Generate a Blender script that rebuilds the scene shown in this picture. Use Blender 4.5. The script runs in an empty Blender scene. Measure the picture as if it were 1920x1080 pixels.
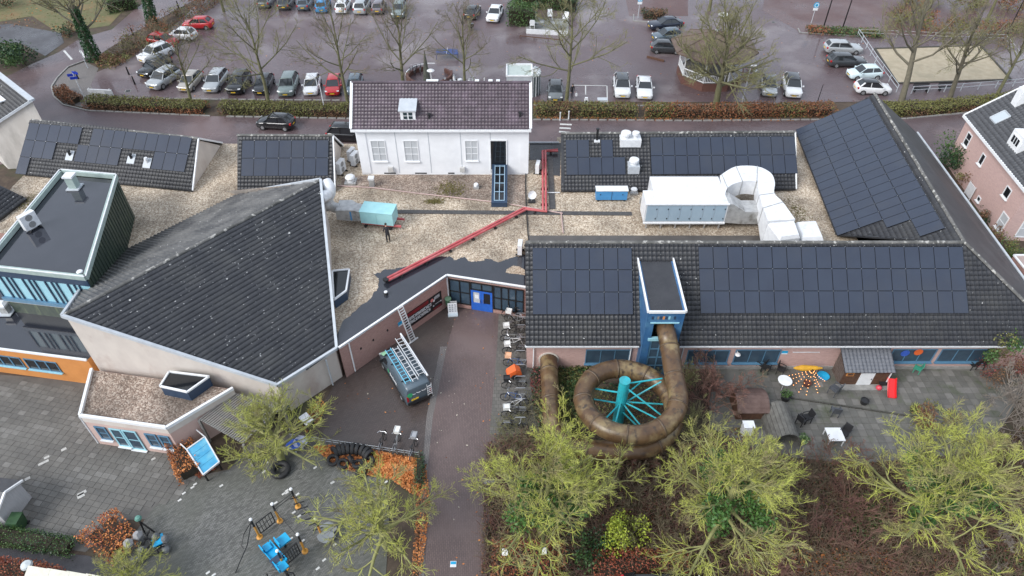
import bpy,math,random
import numpy as np
from mathutils import Vector,Matrix
R=math.radians
sc=bpy.context.scene
COL=sc.collection
random.seed(7)
RNG=np.random.default_rng(11)
CAMH,PITCH,FPX=37.0,R(43.0),1280.0
cam_d=bpy.data.cameras.new("camera")
cam_d.sensor_width=36.0
cam_d.lens=24.0
cam_d.clip_end=2000.0
cam=bpy.data.objects.new("camera",cam_d)
COL.objects.link(cam)
cam.location=(0,0,CAMH)
cam.rotation_euler=(R(90)-PITCH,0,0)
sc.camera=cam
SUN_EL,SUN_AZ=R(38),R(236)
world=bpy.data.worlds.new("World")
sc.world=world
world.use_nodes=True
wn,wl=world.node_tree.nodes,world.node_tree.links
wn.clear()
w_out=wn.new("ShaderNodeOutputWorld")
w_bg=wn.new("ShaderNodeBackground")
w_sky=wn.new("ShaderNodeTexSky")
w_sky.sky_type='NISHITA'
w_sky.sun_disc=False
w_sky.sun_elevation=SUN_EL
w_sky.sun_rotation=SUN_AZ
w_sky.air_density=1.0
w_sky.dust_density=5.0
w_sky.ozone_density=1.0
w_hs=wn.new("ShaderNodeHueSaturation")
w_hs.inputs['Saturation'].default_value=0.42
w_bg.inputs['Strength'].default_value=0.12
w_mix=wn.new("ShaderNodeMix")
w_mix.data_type='RGBA'
w_mix.inputs['Factor'].default_value=0.75
w_mix.inputs[7].default_value=(5.3,6.0,7.1,1)
wl.new(w_sky.outputs[0],w_hs.inputs['Color'])
wl.new(w_hs.outputs[0],w_mix.inputs[6])
wl.new(w_mix.outputs[2],w_bg.inputs['Color'])
wl.new(w_bg.outputs[0],w_out.inputs['Surface'])
sun_d=bpy.data.lights.new("sun",'SUN')
sun_d.energy=1.8
sun_d.angle=R(30)
sun_d.color=(1.0,0.985,0.965)
sun=bpy.data.objects.new("sun",sun_d)
COL.objects.link(sun)
sv=Vector((math.sin(SUN_AZ)*math.cos(SUN_EL),math.cos(SUN_AZ)*math.cos(SUN_EL),math.sin(SUN_EL)))
sun.rotation_euler=sv.to_track_quat('Z','Y').to_euler()
sc.view_settings.view_transform='Standard'
sc.view_settings.look='None'
sc.view_settings.gamma=1.0
sc.view_settings.exposure=0.68
sc.render.engine='CYCLES'
sc.cycles.use_denoising=True
sc.cycles.max_bounces=5
sc.cycles.diffuse_bounces=3
sc.cycles.glossy_bounces=3
sc.cycles.transmission_bounces=3
sc.cycles.transparent_max_bounces=4
def at(x,y,z=0.0):
 """point at height z on the survey ray of a photograph position"""
 dx,dy=(x-960)/FPX,(540-y)/FPX
 d=Vector((dx,math.cos(PITCH)+dy*math.sin(PITCH),-math.sin(PITCH)+dy*math.cos(PITCH)))
 return Vector((0,0,CAMH))+d*((z-CAMH)/d.z)
def at_y(x,y,Y):
 dx,dy=(x-960)/FPX,(540-y)/FPX
 d=Vector((dx,math.cos(PITCH)+dy*math.sin(PITCH),-math.sin(PITCH)+dy*math.cos(PITCH)))
 return Vector((0,0,CAMH))+d*(Y/d.y)
def at_plane(x,y,p,n):
 dx,dy=(x-960)/FPX,(540-y)/FPX
 d=Vector((dx,math.cos(PITCH)+dy*math.sin(PITCH),-math.sin(PITCH)+dy*math.cos(PITCH)))
 o=Vector((0,0,CAMH))
 return o+d*((p-o).dot(n)/d.dot(n))
def V(*a):
 return Vector(a)
class MB:
 """collects faces, becomes one mesh object"""
 def __init__(s):
  s.v,s.f,s.m,s.mi,s.smooth=[],[],[],0,False
 def add(s,vs,fs):
  o=len(s.v)
  s.v.extend([tuple(a)for a in vs])
  for f in fs:
   s.f.append(tuple(i+o for i in f))
   s.m.append(s.mi)
  return s
 def quad(s,a,b,c,d):
  return s.add([a,b,c,d],[(0,1,2,3)])
 def poly(s,pts):
  return s.add(pts,[tuple(range(len(pts)))])
 def box(s,c,size,rz=0.0,rx=0.0,ry=0.0):
  hx,hy,hz=size[0]/2,size[1]/2,size[2]/2
  M=Matrix.Rotation(rz,3,'Z')@Matrix.Rotation(ry,3,'Y')@Matrix.Rotation(rx,3,'X')
  c=Vector(c)
  vs=[c+M@Vector((x,y,z))for z in(-hz,hz)for y in(-hy,hy)for x in(-hx,hx)]
  return s.add(vs,[(0,2,3,1),(4,5,7,6),(0,1,5,4),(2,6,7,3),(0,4,6,2),(1,3,7,5)])
 def bar(s,a,b,w,h,up=Vector((0,0,1))):
  """box from a to b, w wide, h high"""
  a,b=Vector(a),Vector(b)
  d=(b-a)
  if d.length<1e-6:
   return s
  d.normalize()
  up=Vector(up)
  sd=d.cross(up)
  if sd.length<1e-4:
   sd=d.cross(Vector((1,0,0)))
  sd.normalize()
  u=sd.cross(d)
  vs=[p+sd*(w/2*i)+u*(h/2*j)for p in(a,b)for j in(-1,1)for i in(-1,1)]
  return s.add(vs,[(0,1,3,2),(4,6,7,5),(0,4,5,1),(2,3,7,6),(0,2,6,4),(1,5,7,3)])
 def prism(s,pts,z0,z1,top=True,bottom=False):
  """vertical walls over a plan outline; z0/z1 numbers or lists"""
  n=len(pts)
  z0=z0 if isinstance(z0,(list,tuple))else[z0]*n
  z1=z1 if isinstance(z1,(list,tuple))else[z1]*n
  vs=[(p[0],p[1],z0[i])for i,p in enumerate(pts)]+[(p[0],p[1],z1[i])for i,p in enumerate(pts)]
  fs=[(i,(i+1)%n,n+(i+1)%n,n+i)for i in range(n)]
  if top:
   fs.append(tuple(range(n,2*n)))
  if bottom:
   fs.append(tuple(reversed(range(n))))
  return s.add(vs,fs)
 def slab(s,pts,t):
  """thick sheet: pts is the top outline in space, t its thickness downwards"""
  n=len(pts)
  pts=[Vector(p)for p in pts]
  vs=pts+[p-Vector((0,0,t))for p in pts]
  fs=[tuple(range(n)),tuple(range(2*n-1,n-1,-1))]
  fs+=[(i,n+i,n+(i+1)%n,(i+1)%n)for i in range(n)]
  return s.add(vs,fs)
 def tube(s,pts,r,n=8,caps=True):
  pts=[Vector(p)for p in pts]
  r=r if isinstance(r,(list,tuple))else[r]*len(pts)
  rings,prev=[],None
  for i,p in enumerate(pts):
   d=(pts[min(i+1,len(pts)-1)]-pts[max(i-1,0)])
   d.normalize()
   a=prev if prev is not None else(Vector((0,0,1))if abs(d.z)<.9 else Vector((1,0,0)))
   x=a-d*a.dot(d)
   if x.length<1e-4:
    x=d.orthogonal()
   x.normalize()
   prev=x
   y=d.cross(x)
   rings.append([p+(x*math.cos(2*math.pi*k/n)+y*math.sin(2*math.pi*k/n))*r[i]for k in range(n)])
  vs=[q for ring in rings for q in ring]
  fs=[]
  for i in range(len(rings)-1):
   for k in range(n):
    fs.append((i*n+k,i*n+(k+1)%n,(i+1)*n+(k+1)%n,(i+1)*n+k))
  if caps:
   fs.append(tuple(reversed(range(n))))
   fs.append(tuple(range((len(rings)-1)*n,len(rings)*n)))
  return s.add(vs,fs)
 def cyl(s,c,r,h,n=12,r2=None):
  r2=r if r2 is None else r2
  c=Vector(c)
  vs=[c+Vector((math.cos(2*math.pi*k/n)*q,math.sin(2*math.pi*k/n)*q,z))for z,q in((0,r),(h,r2))for k in range(n)]
  fs=[(k,(k+1)%n,n+(k+1)%n,n+k)for k in range(n)]+[tuple(reversed(range(n))),tuple(range(n,2*n))]
  return s.add(vs,fs)
 def lathe(s,c,prof,n=14,axis='Z',rz=0.0):
  """profile of (radius, height) turned about an axis"""
  c=Vector(c)
  vs=[]
  for(q,h)in prof:
   for k in range(n):
    a=2*math.pi*k/n
    p=Vector((q*math.cos(a),q*math.sin(a),h))
    if axis=='Y':
     p=Vector((p.x,p.z,p.y))
    if axis=='X':
     p=Vector((p.z,p.x,p.y))
    if rz:
     p=Matrix.Rotation(rz,3,'Z')@p
    vs.append(c+p)
  fs=[]
  for i in range(len(prof)-1):
   for k in range(n):
    fs.append((i*n+k,i*n+(k+1)%n,(i+1)*n+(k+1)%n,(i+1)*n+k))
  return s.add(vs,fs)
 def loft(s,rings,caps=True):
  n=len(rings[0])
  vs=[p for r_ in rings for p in r_]
  fs=[]
  for i in range(len(rings)-1):
   for k in range(n):
    fs.append((i*n+k,i*n+(k+1)%n,(i+1)*n+(k+1)%n,(i+1)*n+k))
  if caps:
   fs.append(tuple(reversed(range(n))))
   fs.append(tuple(range((len(rings)-1)*n,len(rings)*n)))
  return s.add(vs,fs)
 def mesh(s,name,mats,M=None):
  me=bpy.data.meshes.new(name)
  v=s.v if M is None else[tuple(M@Vector(p))for p in s.v]
  me.from_pydata(v,[],s.f)
  mats=mats if isinstance(mats,(list,tuple))else[mats]
  for m in mats:
   me.materials.append(m)
  if len(mats)>1:
   me.polygons.foreach_set("material_index",s.m)
  if s.smooth:
   me.polygons.foreach_set("use_smooth",[True]*len(s.f))
  me.update()
  return me
 def build(s,name,mats,parent=None,world=True):
  M=None
  if parent is not None and world:
   M=WM.get(parent.name,Matrix.Identity(4)).inverted()
  return put(name,s.mesh(name,mats,M),parent)
WM={}
def put(name,me,parent=None,loc=None,rot=None):
 o=bpy.data.objects.new(name,me)
 COL.objects.link(o)
 if parent is not None:
  o.parent=parent
  WM[o.name]=WM.get(parent.name,Matrix.Identity(4))
 if loc is not None:
  o.location=loc
 if rot is not None:
  o.rotation_euler=rot
 return o
def tag(o,label,cat,group=None):
 o['label']=label
 o['category']=cat
 if group:
  o['group']=group
 return o
def thing(name,label,cat,loc=(0,0,0),rz=0.0,group=None):
 o=bpy.data.objects.new(name,None)
 COL.objects.link(o)
 o.empty_display_size=.2
 o.location=loc
 o.rotation_euler=(0,0,rz)
 WM[o.name]=Matrix.Translation(Vector(loc))@Matrix.Rotation(rz,4,'Z')
 return tag(o,label,cat,group)
def structure(o):
 o['kind']='structure'
 return o
def stuff(o):
 o['kind']='stuff'
 return o
def clone(root,loc,rz,label=None,group=None,mats=None,skip=()):
 """copy of a thing with copies of its parts and their sub-parts"""
 r=root.copy()
 COL.objects.link(r)
 r.location=loc
 r.rotation_euler=(0,0,rz)
 if label:
  r['label']=label
 if group:
  r['group']=group
 WM[r.name]=Matrix.Translation(Vector(loc))@Matrix.Rotation(rz,4,'Z')
 def rec(src,dst):
  for ch in list(src.children):
   if ch.name.split('.')[0]in skip:
    continue
   c=ch.copy()
   COL.objects.link(c)
   c.parent=dst
   WM[c.name]=WM[r.name]
   if mats and c.type=='MESH':
    paint(c,mats)
   rec(ch,c)
 rec(root,r)
 return r
def paint(o,mats):
 """object-level material swap: mats maps a material name to another material"""
 for sl in o.material_slots:
  if sl.material and sl.material.name in mats:
   m=mats[sl.material.name]
   sl.link='OBJECT'
   sl.material=m
def inpoly(x,y,poly):
 c=False
 j=len(poly)-1
 for i in range(len(poly)):
  xi,yi=poly[i][0],poly[i][1]
  xj,yj=poly[j][0],poly[j][1]
  if(yi>y)!=(yj>y)and x<(xj-xi)*(y-yi)/(yj-yi)+xi:
   c=not c
  j=i
 return c
def inpoly_np(P,poly):
 x,y=P[:,0],P[:,1]
 c=np.zeros(len(P),bool)
 j=len(poly)-1
 for i in range(len(poly)):
  xi,yi=poly[i][0],poly[i][1]
  xj,yj=poly[j][0],poly[j][1]
  if yi!=yj:
   t=((yi>y)!=(yj>y))&(x<(xj-xi)*(y-yi)/(yj-yi)+xi)
   c^=t
  j=i
 return c
def rand_in(poly,n,rng=RNG):
 P=np.array([(p[0],p[1])for p in poly])
 lo,hi=P.min(0),P.max(0)
 out=[]
 tot=0
 while tot<n:
  q=lo+rng.random((n*2,2))*(hi-lo)
  q=q[inpoly_np(q,poly)]
  if len(q)==0:
   break
  out.append(q)
  tot+=len(q)
 return np.concatenate(out)[:n]
def np_object(name,verts,faces,mats,parent=None,midx=None,smooth=False,world=True):
 """fast mesh from arrays, all faces with the same corner count"""
 verts=np.asarray(verts,np.float32)
 faces=np.asarray(faces,np.int32)
 if parent is not None and world:
  M=np.array(WM.get(parent.name,Matrix.Identity(4)).inverted())
  verts=(verts@M[:3,:3].T+M[:3,3]).astype(np.float32)
 me=bpy.data.meshes.new(name)
 k=faces.shape[1]
 me.vertices.add(len(verts))
 me.vertices.foreach_set("co",verts.ravel())
 me.loops.add(faces.size)
 me.loops.foreach_set("vertex_index",faces.ravel())
 me.polygons.add(len(faces))
 me.polygons.foreach_set("loop_start",np.arange(0,faces.size,k,dtype=np.int32))
 me.polygons.foreach_set("loop_total",np.full(len(faces),k,np.int32))
 mats=mats if isinstance(mats,(list,tuple))else[mats]
 for m in mats:
  me.materials.append(m)
 if midx is not None:
  me.polygons.foreach_set("material_index",np.asarray(midx,np.int32))
 if smooth:
  me.polygons.foreach_set("use_smooth",np.ones(len(faces),bool))
 me.update()
 me.validate()
 return put(name,me,parent)
def leaves(P,size,rng=RNG,flat=0.0,aspect=.6):
 """one quad leaf at each point; flat 1 lies level"""
 n=len(P)
 a=rng.normal(size=(n,3))
 a[:,2]*=(1-flat)
 a/=np.linalg.norm(a,axis=1)[:,None]+1e-9
 b=rng.normal(size=(n,3))
 b[:,2]*=(1-flat)
 b-=a*(a*b).sum(1)[:,None]
 b/=np.linalg.norm(b,axis=1)[:,None]+1e-9
 sz=size*(.6+.8*rng.random(n))[:,None]
 a,b=a*sz*.5,b*sz*.5*aspect
 v=np.stack([P-a,P-b,P+a,P+b],1).reshape(-1,3)
 f=np.arange(4*n).reshape(n,4)
 return v,f
MATS={}
def mat(name,c1,c2=None,scale=4.0,rough=.7,bump=0.0,metal=0.0,spec=.5,bscale=None,detail=4.0,rough2=None,rscale=.5,rlo=.4,rhi=.6,lo=.35,hi=.65,coords='pos',c3=None,c3scale=30,c3lo=.7,c3hi=.75,stretch=None,emit=0.0,coat=0.0,c4=None,c4scale=.25,c4lo=.5,c4hi=.7,transl=0.0):
 """noise-mottled principled surface; rough2 = wet patches; c3 = small specks, c4 = broad stains"""
 if name in MATS:
  return MATS[name]
 m=bpy.data.materials.new(name)
 m.use_nodes=True
 nt=m.node_tree
 N,L=nt.nodes,nt.links
 b=N['Principled BSDF']
 b.inputs['Roughness'].default_value=rough
 b.inputs['Metallic'].default_value=metal
 b.inputs['Specular IOR Level'].default_value=spec
 if coat:
  b.inputs['Coat Weight'].default_value=coat
  b.inputs['Coat Roughness'].default_value=.06
 if coords=='pos':
  src=N.new('ShaderNodeNewGeometry').outputs['Position']
 else:
  src=N.new('ShaderNodeTexCoord').outputs['Object']
 if stretch:
  mp=N.new('ShaderNodeMapping')
  mp.inputs['Scale'].default_value=stretch
  L.new(src,mp.inputs['Vector'])
  src=mp.outputs[0]
 def noise(sca,det=detail,rgh=.6):
  t=N.new('ShaderNodeTexNoise')
  t.inputs['Scale'].default_value=sca
  t.inputs['Detail'].default_value=det
  t.inputs['Roughness'].default_value=rgh
  L.new(src,t.inputs['Vector'])
  return t.outputs['Fac']
 def ramp(v,a,c):
  r=N.new('ShaderNodeMapRange')
  r.inputs['From Min'].default_value=a
  r.inputs['From Max'].default_value=c
  L.new(v,r.inputs['Value'])
  return r.outputs['Result']
 def mix(fac,A,B):
  x=N.new('ShaderNodeMix')
  x.data_type='RGBA'
  L.new(fac,x.inputs['Factor'])
  for sock,val in((x.inputs[6],A),(x.inputs[7],B)):
   if isinstance(val,tuple):
    sock.default_value=(*val,1)
   else:
    L.new(val,sock)
  return x.outputs[2]
 col=None
 if c2 is not None:
  col=mix(ramp(noise(scale),lo,hi),c1,c2)
 if c4 is not None:
  col=mix(ramp(noise(c4scale,5),c4lo,c4hi),col if col is not None else c1,c4)
 if c3 is not None:
  col=mix(ramp(noise(c3scale,2,.5),c3lo,c3hi),col if col is not None else c1,c3)
 if col is None:
  b.inputs['Base Color'].default_value=(*c1,1)
 else:
  L.new(col,b.inputs['Base Color'])
 if rough2 is not None:
  r=N.new('ShaderNodeMapRange')
  r.inputs['From Min'].default_value=rlo
  r.inputs['From Max'].default_value=rhi
  r.inputs['To Min'].default_value=rough
  r.inputs['To Max'].default_value=rough2
  L.new(noise(rscale,5),r.inputs['Value'])
  L.new(r.outputs[0],b.inputs['Roughness'])
 if bump:
  bp=N.new('ShaderNodeBump')
  bp.inputs['Strength'].default_value=bump
  bp.inputs['Distance'].default_value=.03
  L.new(noise(bscale or scale*3,3),bp.inputs['Height'])
  L.new(bp.outputs[0],b.inputs['Normal'])
 if emit:
  b.inputs['Emission Color'].default_value=(*c1,1)
  b.inputs['Emission Strength'].default_value=emit
 MATS[name]=m
 m.diffuse_color=(*c1,1)
 return m
def brick_mat(name,c1,c2,mortar,bw,bh,rz=0.0,rough=.5,rough2=None,vertical=False,offset=.5,mort=.012,rlo=.42,rhi=.6,rscale=.25,c4=None,c4scale=.2,c4lo=.5,c4hi=.65,bumpd=.01):
 """laid bricks or pavers too small to pick apart: colour per brick, recessed joints"""
 if name in MATS:
  return MATS[name]
 m=bpy.data.materials.new(name)
 m.use_nodes=True
 N,L=m.node_tree.nodes,m.node_tree.links
 b=N['Principled BSDF']
 g=N.new('ShaderNodeNewGeometry')
 mp=N.new('ShaderNodeMapping')
 L.new(g.outputs['Position'],mp.inputs['Vector'])
 src=mp.outputs[0]
 if vertical:
  mp.inputs['Rotation'].default_value=(0,0,-rz)
  sx=N.new('ShaderNodeSeparateXYZ')
  L.new(src,sx.inputs[0])
  cx=N.new('ShaderNodeCombineXYZ')
  ad=N.new('ShaderNodeMath')
  L.new(sx.outputs[0],ad.inputs[0])
  L.new(sx.outputs[1],ad.inputs[1])
  L.new(ad.outputs[0],cx.inputs[0])
  L.new(sx.outputs[2],cx.inputs[1])
  src=cx.outputs[0]
 else:
  mp.inputs['Rotation'].default_value=(0,0,-rz)
 t=N.new('ShaderNodeTexBrick')
 t.offset=offset
 t.inputs['Scale'].default_value=1.0
 t.inputs['Brick Width'].default_value=bw
 t.inputs['Row Height'].default_value=bh
 t.inputs['Mortar Size'].default_value=mort
 t.inputs['Bias'].default_value=0.0
 t.inputs['Color1'].default_value=(*c1,1)
 t.inputs['Color2'].default_value=(*c2,1)
 t.inputs['Mortar'].default_value=(*mortar,1)
 L.new(src,t.inputs['Vector'])
 n=N.new('ShaderNodeTexNoise')
 n.inputs['Scale'].default_value=c4scale
 n.inputs['Detail'].default_value=6
 L.new(g.outputs['Position'],n.inputs['Vector'])
 col=t.outputs['Color']
 if c4 is not None:
  r=N.new('ShaderNodeMapRange')
  r.inputs['From Min'].default_value=c4lo
  r.inputs['From Max'].default_value=c4hi
  r.inputs['To Max'].default_value=.8
  L.new(n.outputs['Fac'],r.inputs['Value'])
  x=N.new('ShaderNodeMix')
  x.data_type='RGBA'
  L.new(r.outputs[0],x.inputs['Factor'])
  L.new(col,x.inputs[6])
  x.inputs[7].default_value=(*c4,1)
  col=x.outputs[2]
 L.new(col,b.inputs['Base Color'])
 b.inputs['Roughness'].default_value=rough
 if rough2 is not None:
  n2=N.new('ShaderNodeTexNoise')
  n2.inputs['Scale'].default_value=rscale
  n2.inputs['Detail'].default_value=6
  L.new(g.outputs['Position'],n2.inputs['Vector'])
  r=N.new('ShaderNodeMapRange')
  r.inputs['From Min'].default_value=rlo
  r.inputs['From Max'].default_value=rhi
  r.inputs['To Min'].default_value=rough
  r.inputs['To Max'].default_value=rough2
  L.new(n2.outputs['Fac'],r.inputs['Value'])
  L.new(r.outputs[0],b.inputs['Roughness'])
 bp=N.new('ShaderNodeBump')
 bp.inputs['Strength'].default_value=.4
 bp.inputs['Distance'].default_value=bumpd
 bp.invert=True
 L.new(t.outputs['Fac'],bp.inputs['Height'])
 L.new(bp.outputs[0],b.inputs['Normal'])
 MATS[name]=m
 return m
def gravel_mat(name,a,b_,c,moss=None,scale=26.0,mlo=.6,mhi=.75):
 """loose pebbles: a colour per stone and a bump"""
 if name in MATS:
  return MATS[name]
 m=bpy.data.materials.new(name)
 m.use_nodes=True
 N,L=m.node_tree.nodes,m.node_tree.links
 bs=N['Principled BSDF']
 bs.inputs['Roughness'].default_value=.75
 g=N.new('ShaderNodeNewGeometry')
 v=N.new('ShaderNodeTexVoronoi')
 v.inputs['Scale'].default_value=scale*.45
 L.new(g.outputs['Position'],v.inputs['Vector'])
 sp=N.new('ShaderNodeSeparateColor')
 L.new(v.outputs['Color'],sp.inputs[0])
 r=N.new('ShaderNodeValToRGB')
 e=r.color_ramp.elements
 e[0].position,e[0].color=0.0,(*a,1)
 e[1].position,e[1].color=1.0,(*c,1)
 k=e.new(.5)
 k.color=(*b_,1)
 L.new(sp.outputs[0],r.inputs[0])
 n=N.new('ShaderNodeTexNoise')
 n.inputs['Scale'].default_value=.45
 n.inputs['Detail'].default_value=7
 n.inputs['Roughness'].default_value=.65
 L.new(g.outputs['Position'],n.inputs['Vector'])
 col=r.outputs[0]
 if moss:
  mr=N.new('ShaderNodeMapRange')
  mr.inputs['From Min'].default_value=mlo
  mr.inputs['From Max'].default_value=mhi
  mr.inputs['To Max'].default_value=.75
  L.new(n.outputs['Fac'],mr.inputs['Value'])
  x=N.new('ShaderNodeMix')
  x.data_type='RGBA'
  L.new(mr.outputs[0],x.inputs['Factor'])
  L.new(col,x.inputs[6])
  x.inputs[7].default_value=(*moss,1)
  col=x.outputs[2]
 n2=N.new('ShaderNodeTexNoise')
 n2.inputs['Scale'].default_value=.4
 n2.inputs['Detail'].default_value=5
 L.new(g.outputs['Position'],n2.inputs['Vector'])
 hv=N.new('ShaderNodeMapRange')
 hv.inputs['From Min'].default_value=.3
 hv.inputs['From Max'].default_value=.7
 hv.inputs['To Min'].default_value=.58
 hv.inputs['To Max'].default_value=1.2
 L.new(n2.outputs['Fac'],hv.inputs['Value'])
 mm=N.new('ShaderNodeMix')
 mm.data_type='RGBA'
 mm.blend_type='MULTIPLY'
 mm.inputs['Factor'].default_value=1
 L.new(col,mm.inputs[6])
 L.new(hv.outputs[0],mm.inputs[7])
 L.new(mm.outputs[2],bs.inputs['Base Color'])
 bp=N.new('ShaderNodeBump')
 bp.inputs['Strength'].default_value=.8
 bp.inputs['Distance'].default_value=.03
 bp.invert=True
 L.new(v.outputs['Distance'],bp.inputs['Height'])
 L.new(bp.outputs[0],bs.inputs['Normal'])
 MATS[name]=m
 return m
white_paint=mat('white_paint',(.78,.79,.80),(.70,.71,.72),3,.5)
white_metal=mat('white_metal',(.74,.75,.76),(.62,.63,.65),2.5,.4,c4=(.5,.5,.5),c4scale=1.2,c4lo=.6,c4hi=.75)
white_render=mat('white_render',(.80,.81,.83),(.74,.75,.77),1.2,.7,bump=.1,bscale=20)
cream_render=mat('cream_render',(.60,.545,.49),(.53,.475,.43),.9,.8,bump=.15,bscale=14,c4=(.42,.33,.29),c4scale=.5,c4lo=.55,c4hi=.75,stretch=(1,1,.6))
orange_render=mat('orange_render',(.60,.25,.07),(.54,.22,.06),1.5,.7,bump=.1,bscale=15)
pink_brick=brick_mat('pink_brick',(.42,.235,.20),(.34,.18,.155),(.36,.28,.25),.22,.075,vertical=True,rough=.8,mort=.008)
pale_brick=brick_mat('pale_brick',(.56,.35,.31),(.48,.29,.26),(.46,.37,.34),.22,.075,vertical=True,rough=.8,mort=.008)
house_brick=brick_mat('light_pink_brick',(.56,.38,.345),(.49,.325,.30),(.47,.38,.355),.22,.075,vertical=True,rough=.8,mort=.008)
annex_render=mat('annex_render',(.56,.41,.36),(.50,.36,.32),1.0,.8,bump=.1,bscale=14)
tile_mat=mat('roof_tile',(.022,.023,.027),(.034,.035,.040),2.6,.5,bump=.2,bscale=25,c3=(.55,.55,.53),c3scale=5.5,c3lo=.73,c3hi=.75,c4=(.047,.047,.047),c4scale=.55,c4lo=.45,c4hi=.75)
tile_speck=mat('speckled_roof_tile',(.032,.033,.038),(.048,.049,.055),2.6,.5,bump=.2,bscale=25,c3=(.60,.60,.58),c3scale=5.5,c3lo=.70,c3hi=.722,c4=(.066,.066,.067),c4scale=.55,c4lo=.45,c4hi=.75)
tile_pale=mat('roof_tile_lichen',(.062,.063,.067),(.095,.095,.096),1.4,.6,bump=.2,bscale=25,c3=(.5,.5,.48),c3scale=3.2,c3lo=.68,c3hi=.74,c4=(.165,.162,.157),c4scale=.5,c4lo=.42,c4hi=.62)
tile_purple=mat('glazed_roof_tile',(.062,.046,.057),(.09,.066,.080),3.5,.4,bump=.15,bscale=25,c4=(.13,.095,.12),c4scale=.9)
tile_house=mat('house_roof_tile',(.055,.057,.063),(.08,.082,.088),3,.55,bump=.2,bscale=20)
ridge_mat=mat('ridge_tile',(.10,.098,.092),(.17,.165,.155),2.2,.7,bump=.3,bscale=12,c3=(.40,.39,.36),c3scale=3.5,c3lo=.58,c3hi=.66,c4=(.06,.06,.055),c4scale=.7)
membrane=mat('roof_membrane',(.028,.028,.032),(.040,.040,.044),1.0,.30,rough2=.12,rscale=.6)
membrane_wet=mat('wet_membrane',(.022,.024,.032),(.028,.030,.039),.8,.10,spec=.9,rough2=.04,rscale=.5)
gravel=gravel_mat('roof_gravel',(.21,.155,.11),(.41,.325,.235),(.62,.54,.43),moss=(.20,.15,.105),mlo=.58,mhi=.76)
gravel_dark=gravel_mat('weathered_gravel',(.15,.105,.08),(.30,.22,.17),(.50,.42,.35),moss=(.11,.085,.065),mlo=.48,mhi=.7)
steel=mat('galvanised_steel',(.48,.48,.47),(.36,.36,.36),3,.45,metal=.3,c4=(.25,.24,.22),c4scale=1.5,c4lo=.55,c4hi=.7)
zinc=mat('zinc_trim',(.50,.53,.56),(.42,.45,.48),2,.5)
green_clad=mat('green_metal_cladding',(.030,.048,.040),(.055,.075,.055),2,.45,c4=(.12,.15,.09),c4scale=1.2,c4lo=.56,c4hi=.72,stretch=(3,3,.5))
green_trim=mat('pale_green_trim',(.36,.44,.41),(.30,.37,.35),2,.5)
sky_blue=mat('sky_blue_panel',(.33,.60,.68),(.28,.53,.62),1.0,.35)
navy=mat('navy_frame',(.022,.045,.085),(.03,.055,.1),3,.4)
frame_blue=mat('blue_window_frame',(.10,.22,.33),(.08,.18,.28),3,.4)
glass_dark=mat('dark_glass',(.012,.014,.017),None,rough=.06,spec=.6)
glass_blue=mat('blue_tinted_glass',(.035,.06,.09),(.05,.085,.12),1.2,.08,spec=.6)
glass_pale=mat('pale_blind_glass',(.50,.52,.54),(.44,.46,.48),2,.2)
black_metal=mat('black_metal',(.012,.012,.013),None,rough=.4)
black_rubber=mat('black_rubber',(.012,.012,.013),(.025,.025,.026),6,.7)
black_plastic=mat('black_plastic',(.02,.02,.022),None,rough=.5)
chrome=mat('bright_metal',(.55,.56,.58),None,rough=.3,metal=.8)
blue_door=mat('blue_door_paint',(.02,.11,.48),(.025,.13,.52),2,.35)
tower_blue=mat('tower_blue_paint',(.04,.13,.28),(.028,.09,.20),1.5,.45,c4=(.07,.18,.31),c4scale=.8)
turquoise=mat('turquoise_paint',(.03,.42,.48),(.025,.36,.42),2,.4,c4=(.04,.28,.31),c4scale=1.5,c4lo=.48,c4hi=.7,c3=(.10,.16,.10),c3scale=7,c3lo=.64,c3hi=.74)
red_paint=mat('red_pipe_paint',(.46,.07,.08),(.54,.16,.16),1.2,.5,c4=(.36,.06,.065),c4scale=.8,c3=(.3,.2,.18),c3scale=9,c3lo=.66,c3hi=.72)
red_bright=mat('red_plastic',(.62,.018,.02),None,rough=.35)
orange_plastic=mat('orange_plastic',(.72,.13,.03),None,rough=.4)
ochre=mat('ochre_post',(.62,.30,.045),(.5,.23,.04),4,.45)
cyan_toy=mat('cyan_plastic',(.015,.38,.66),(.012,.33,.6),3,.35)
blue_plastic=mat('blue_plastic',(.03,.09,.42),(.05,.12,.5),3,.4)
ahu_cyan=mat('cyan_unit_panel',(.36,.64,.66),(.30,.57,.60),1.5,.35)
ahu_blue=mat('blue_unit_panel',(.07,.28,.56),(.06,.24,.5),2,.35)
ahu_grey=mat('pale_blue_unit_panel',(.36,.46,.54),(.32,.42,.5),.8,.4)
wood=mat('weathered_boards',(.17,.16,.145),(.26,.25,.235),5,.75,bump=.2)
wood_dark=mat('dark_stained_boards',(.075,.035,.022),(.12,.06,.035),6,.7,bump=.2)
solar_glass=mat('solar_glass',(.023,.030,.050),(.027,.036,.058),.5,.12,spec=.65,c4=(.032,.038,.054),c4scale=.3)
solar_frame=mat('solar_frame',(.006,.007,.010),None,rough=.6,spec=.3)
concrete=mat('concrete_kerb',(.30,.29,.275),(.22,.215,.205),3,.75,bump=.2)
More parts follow.
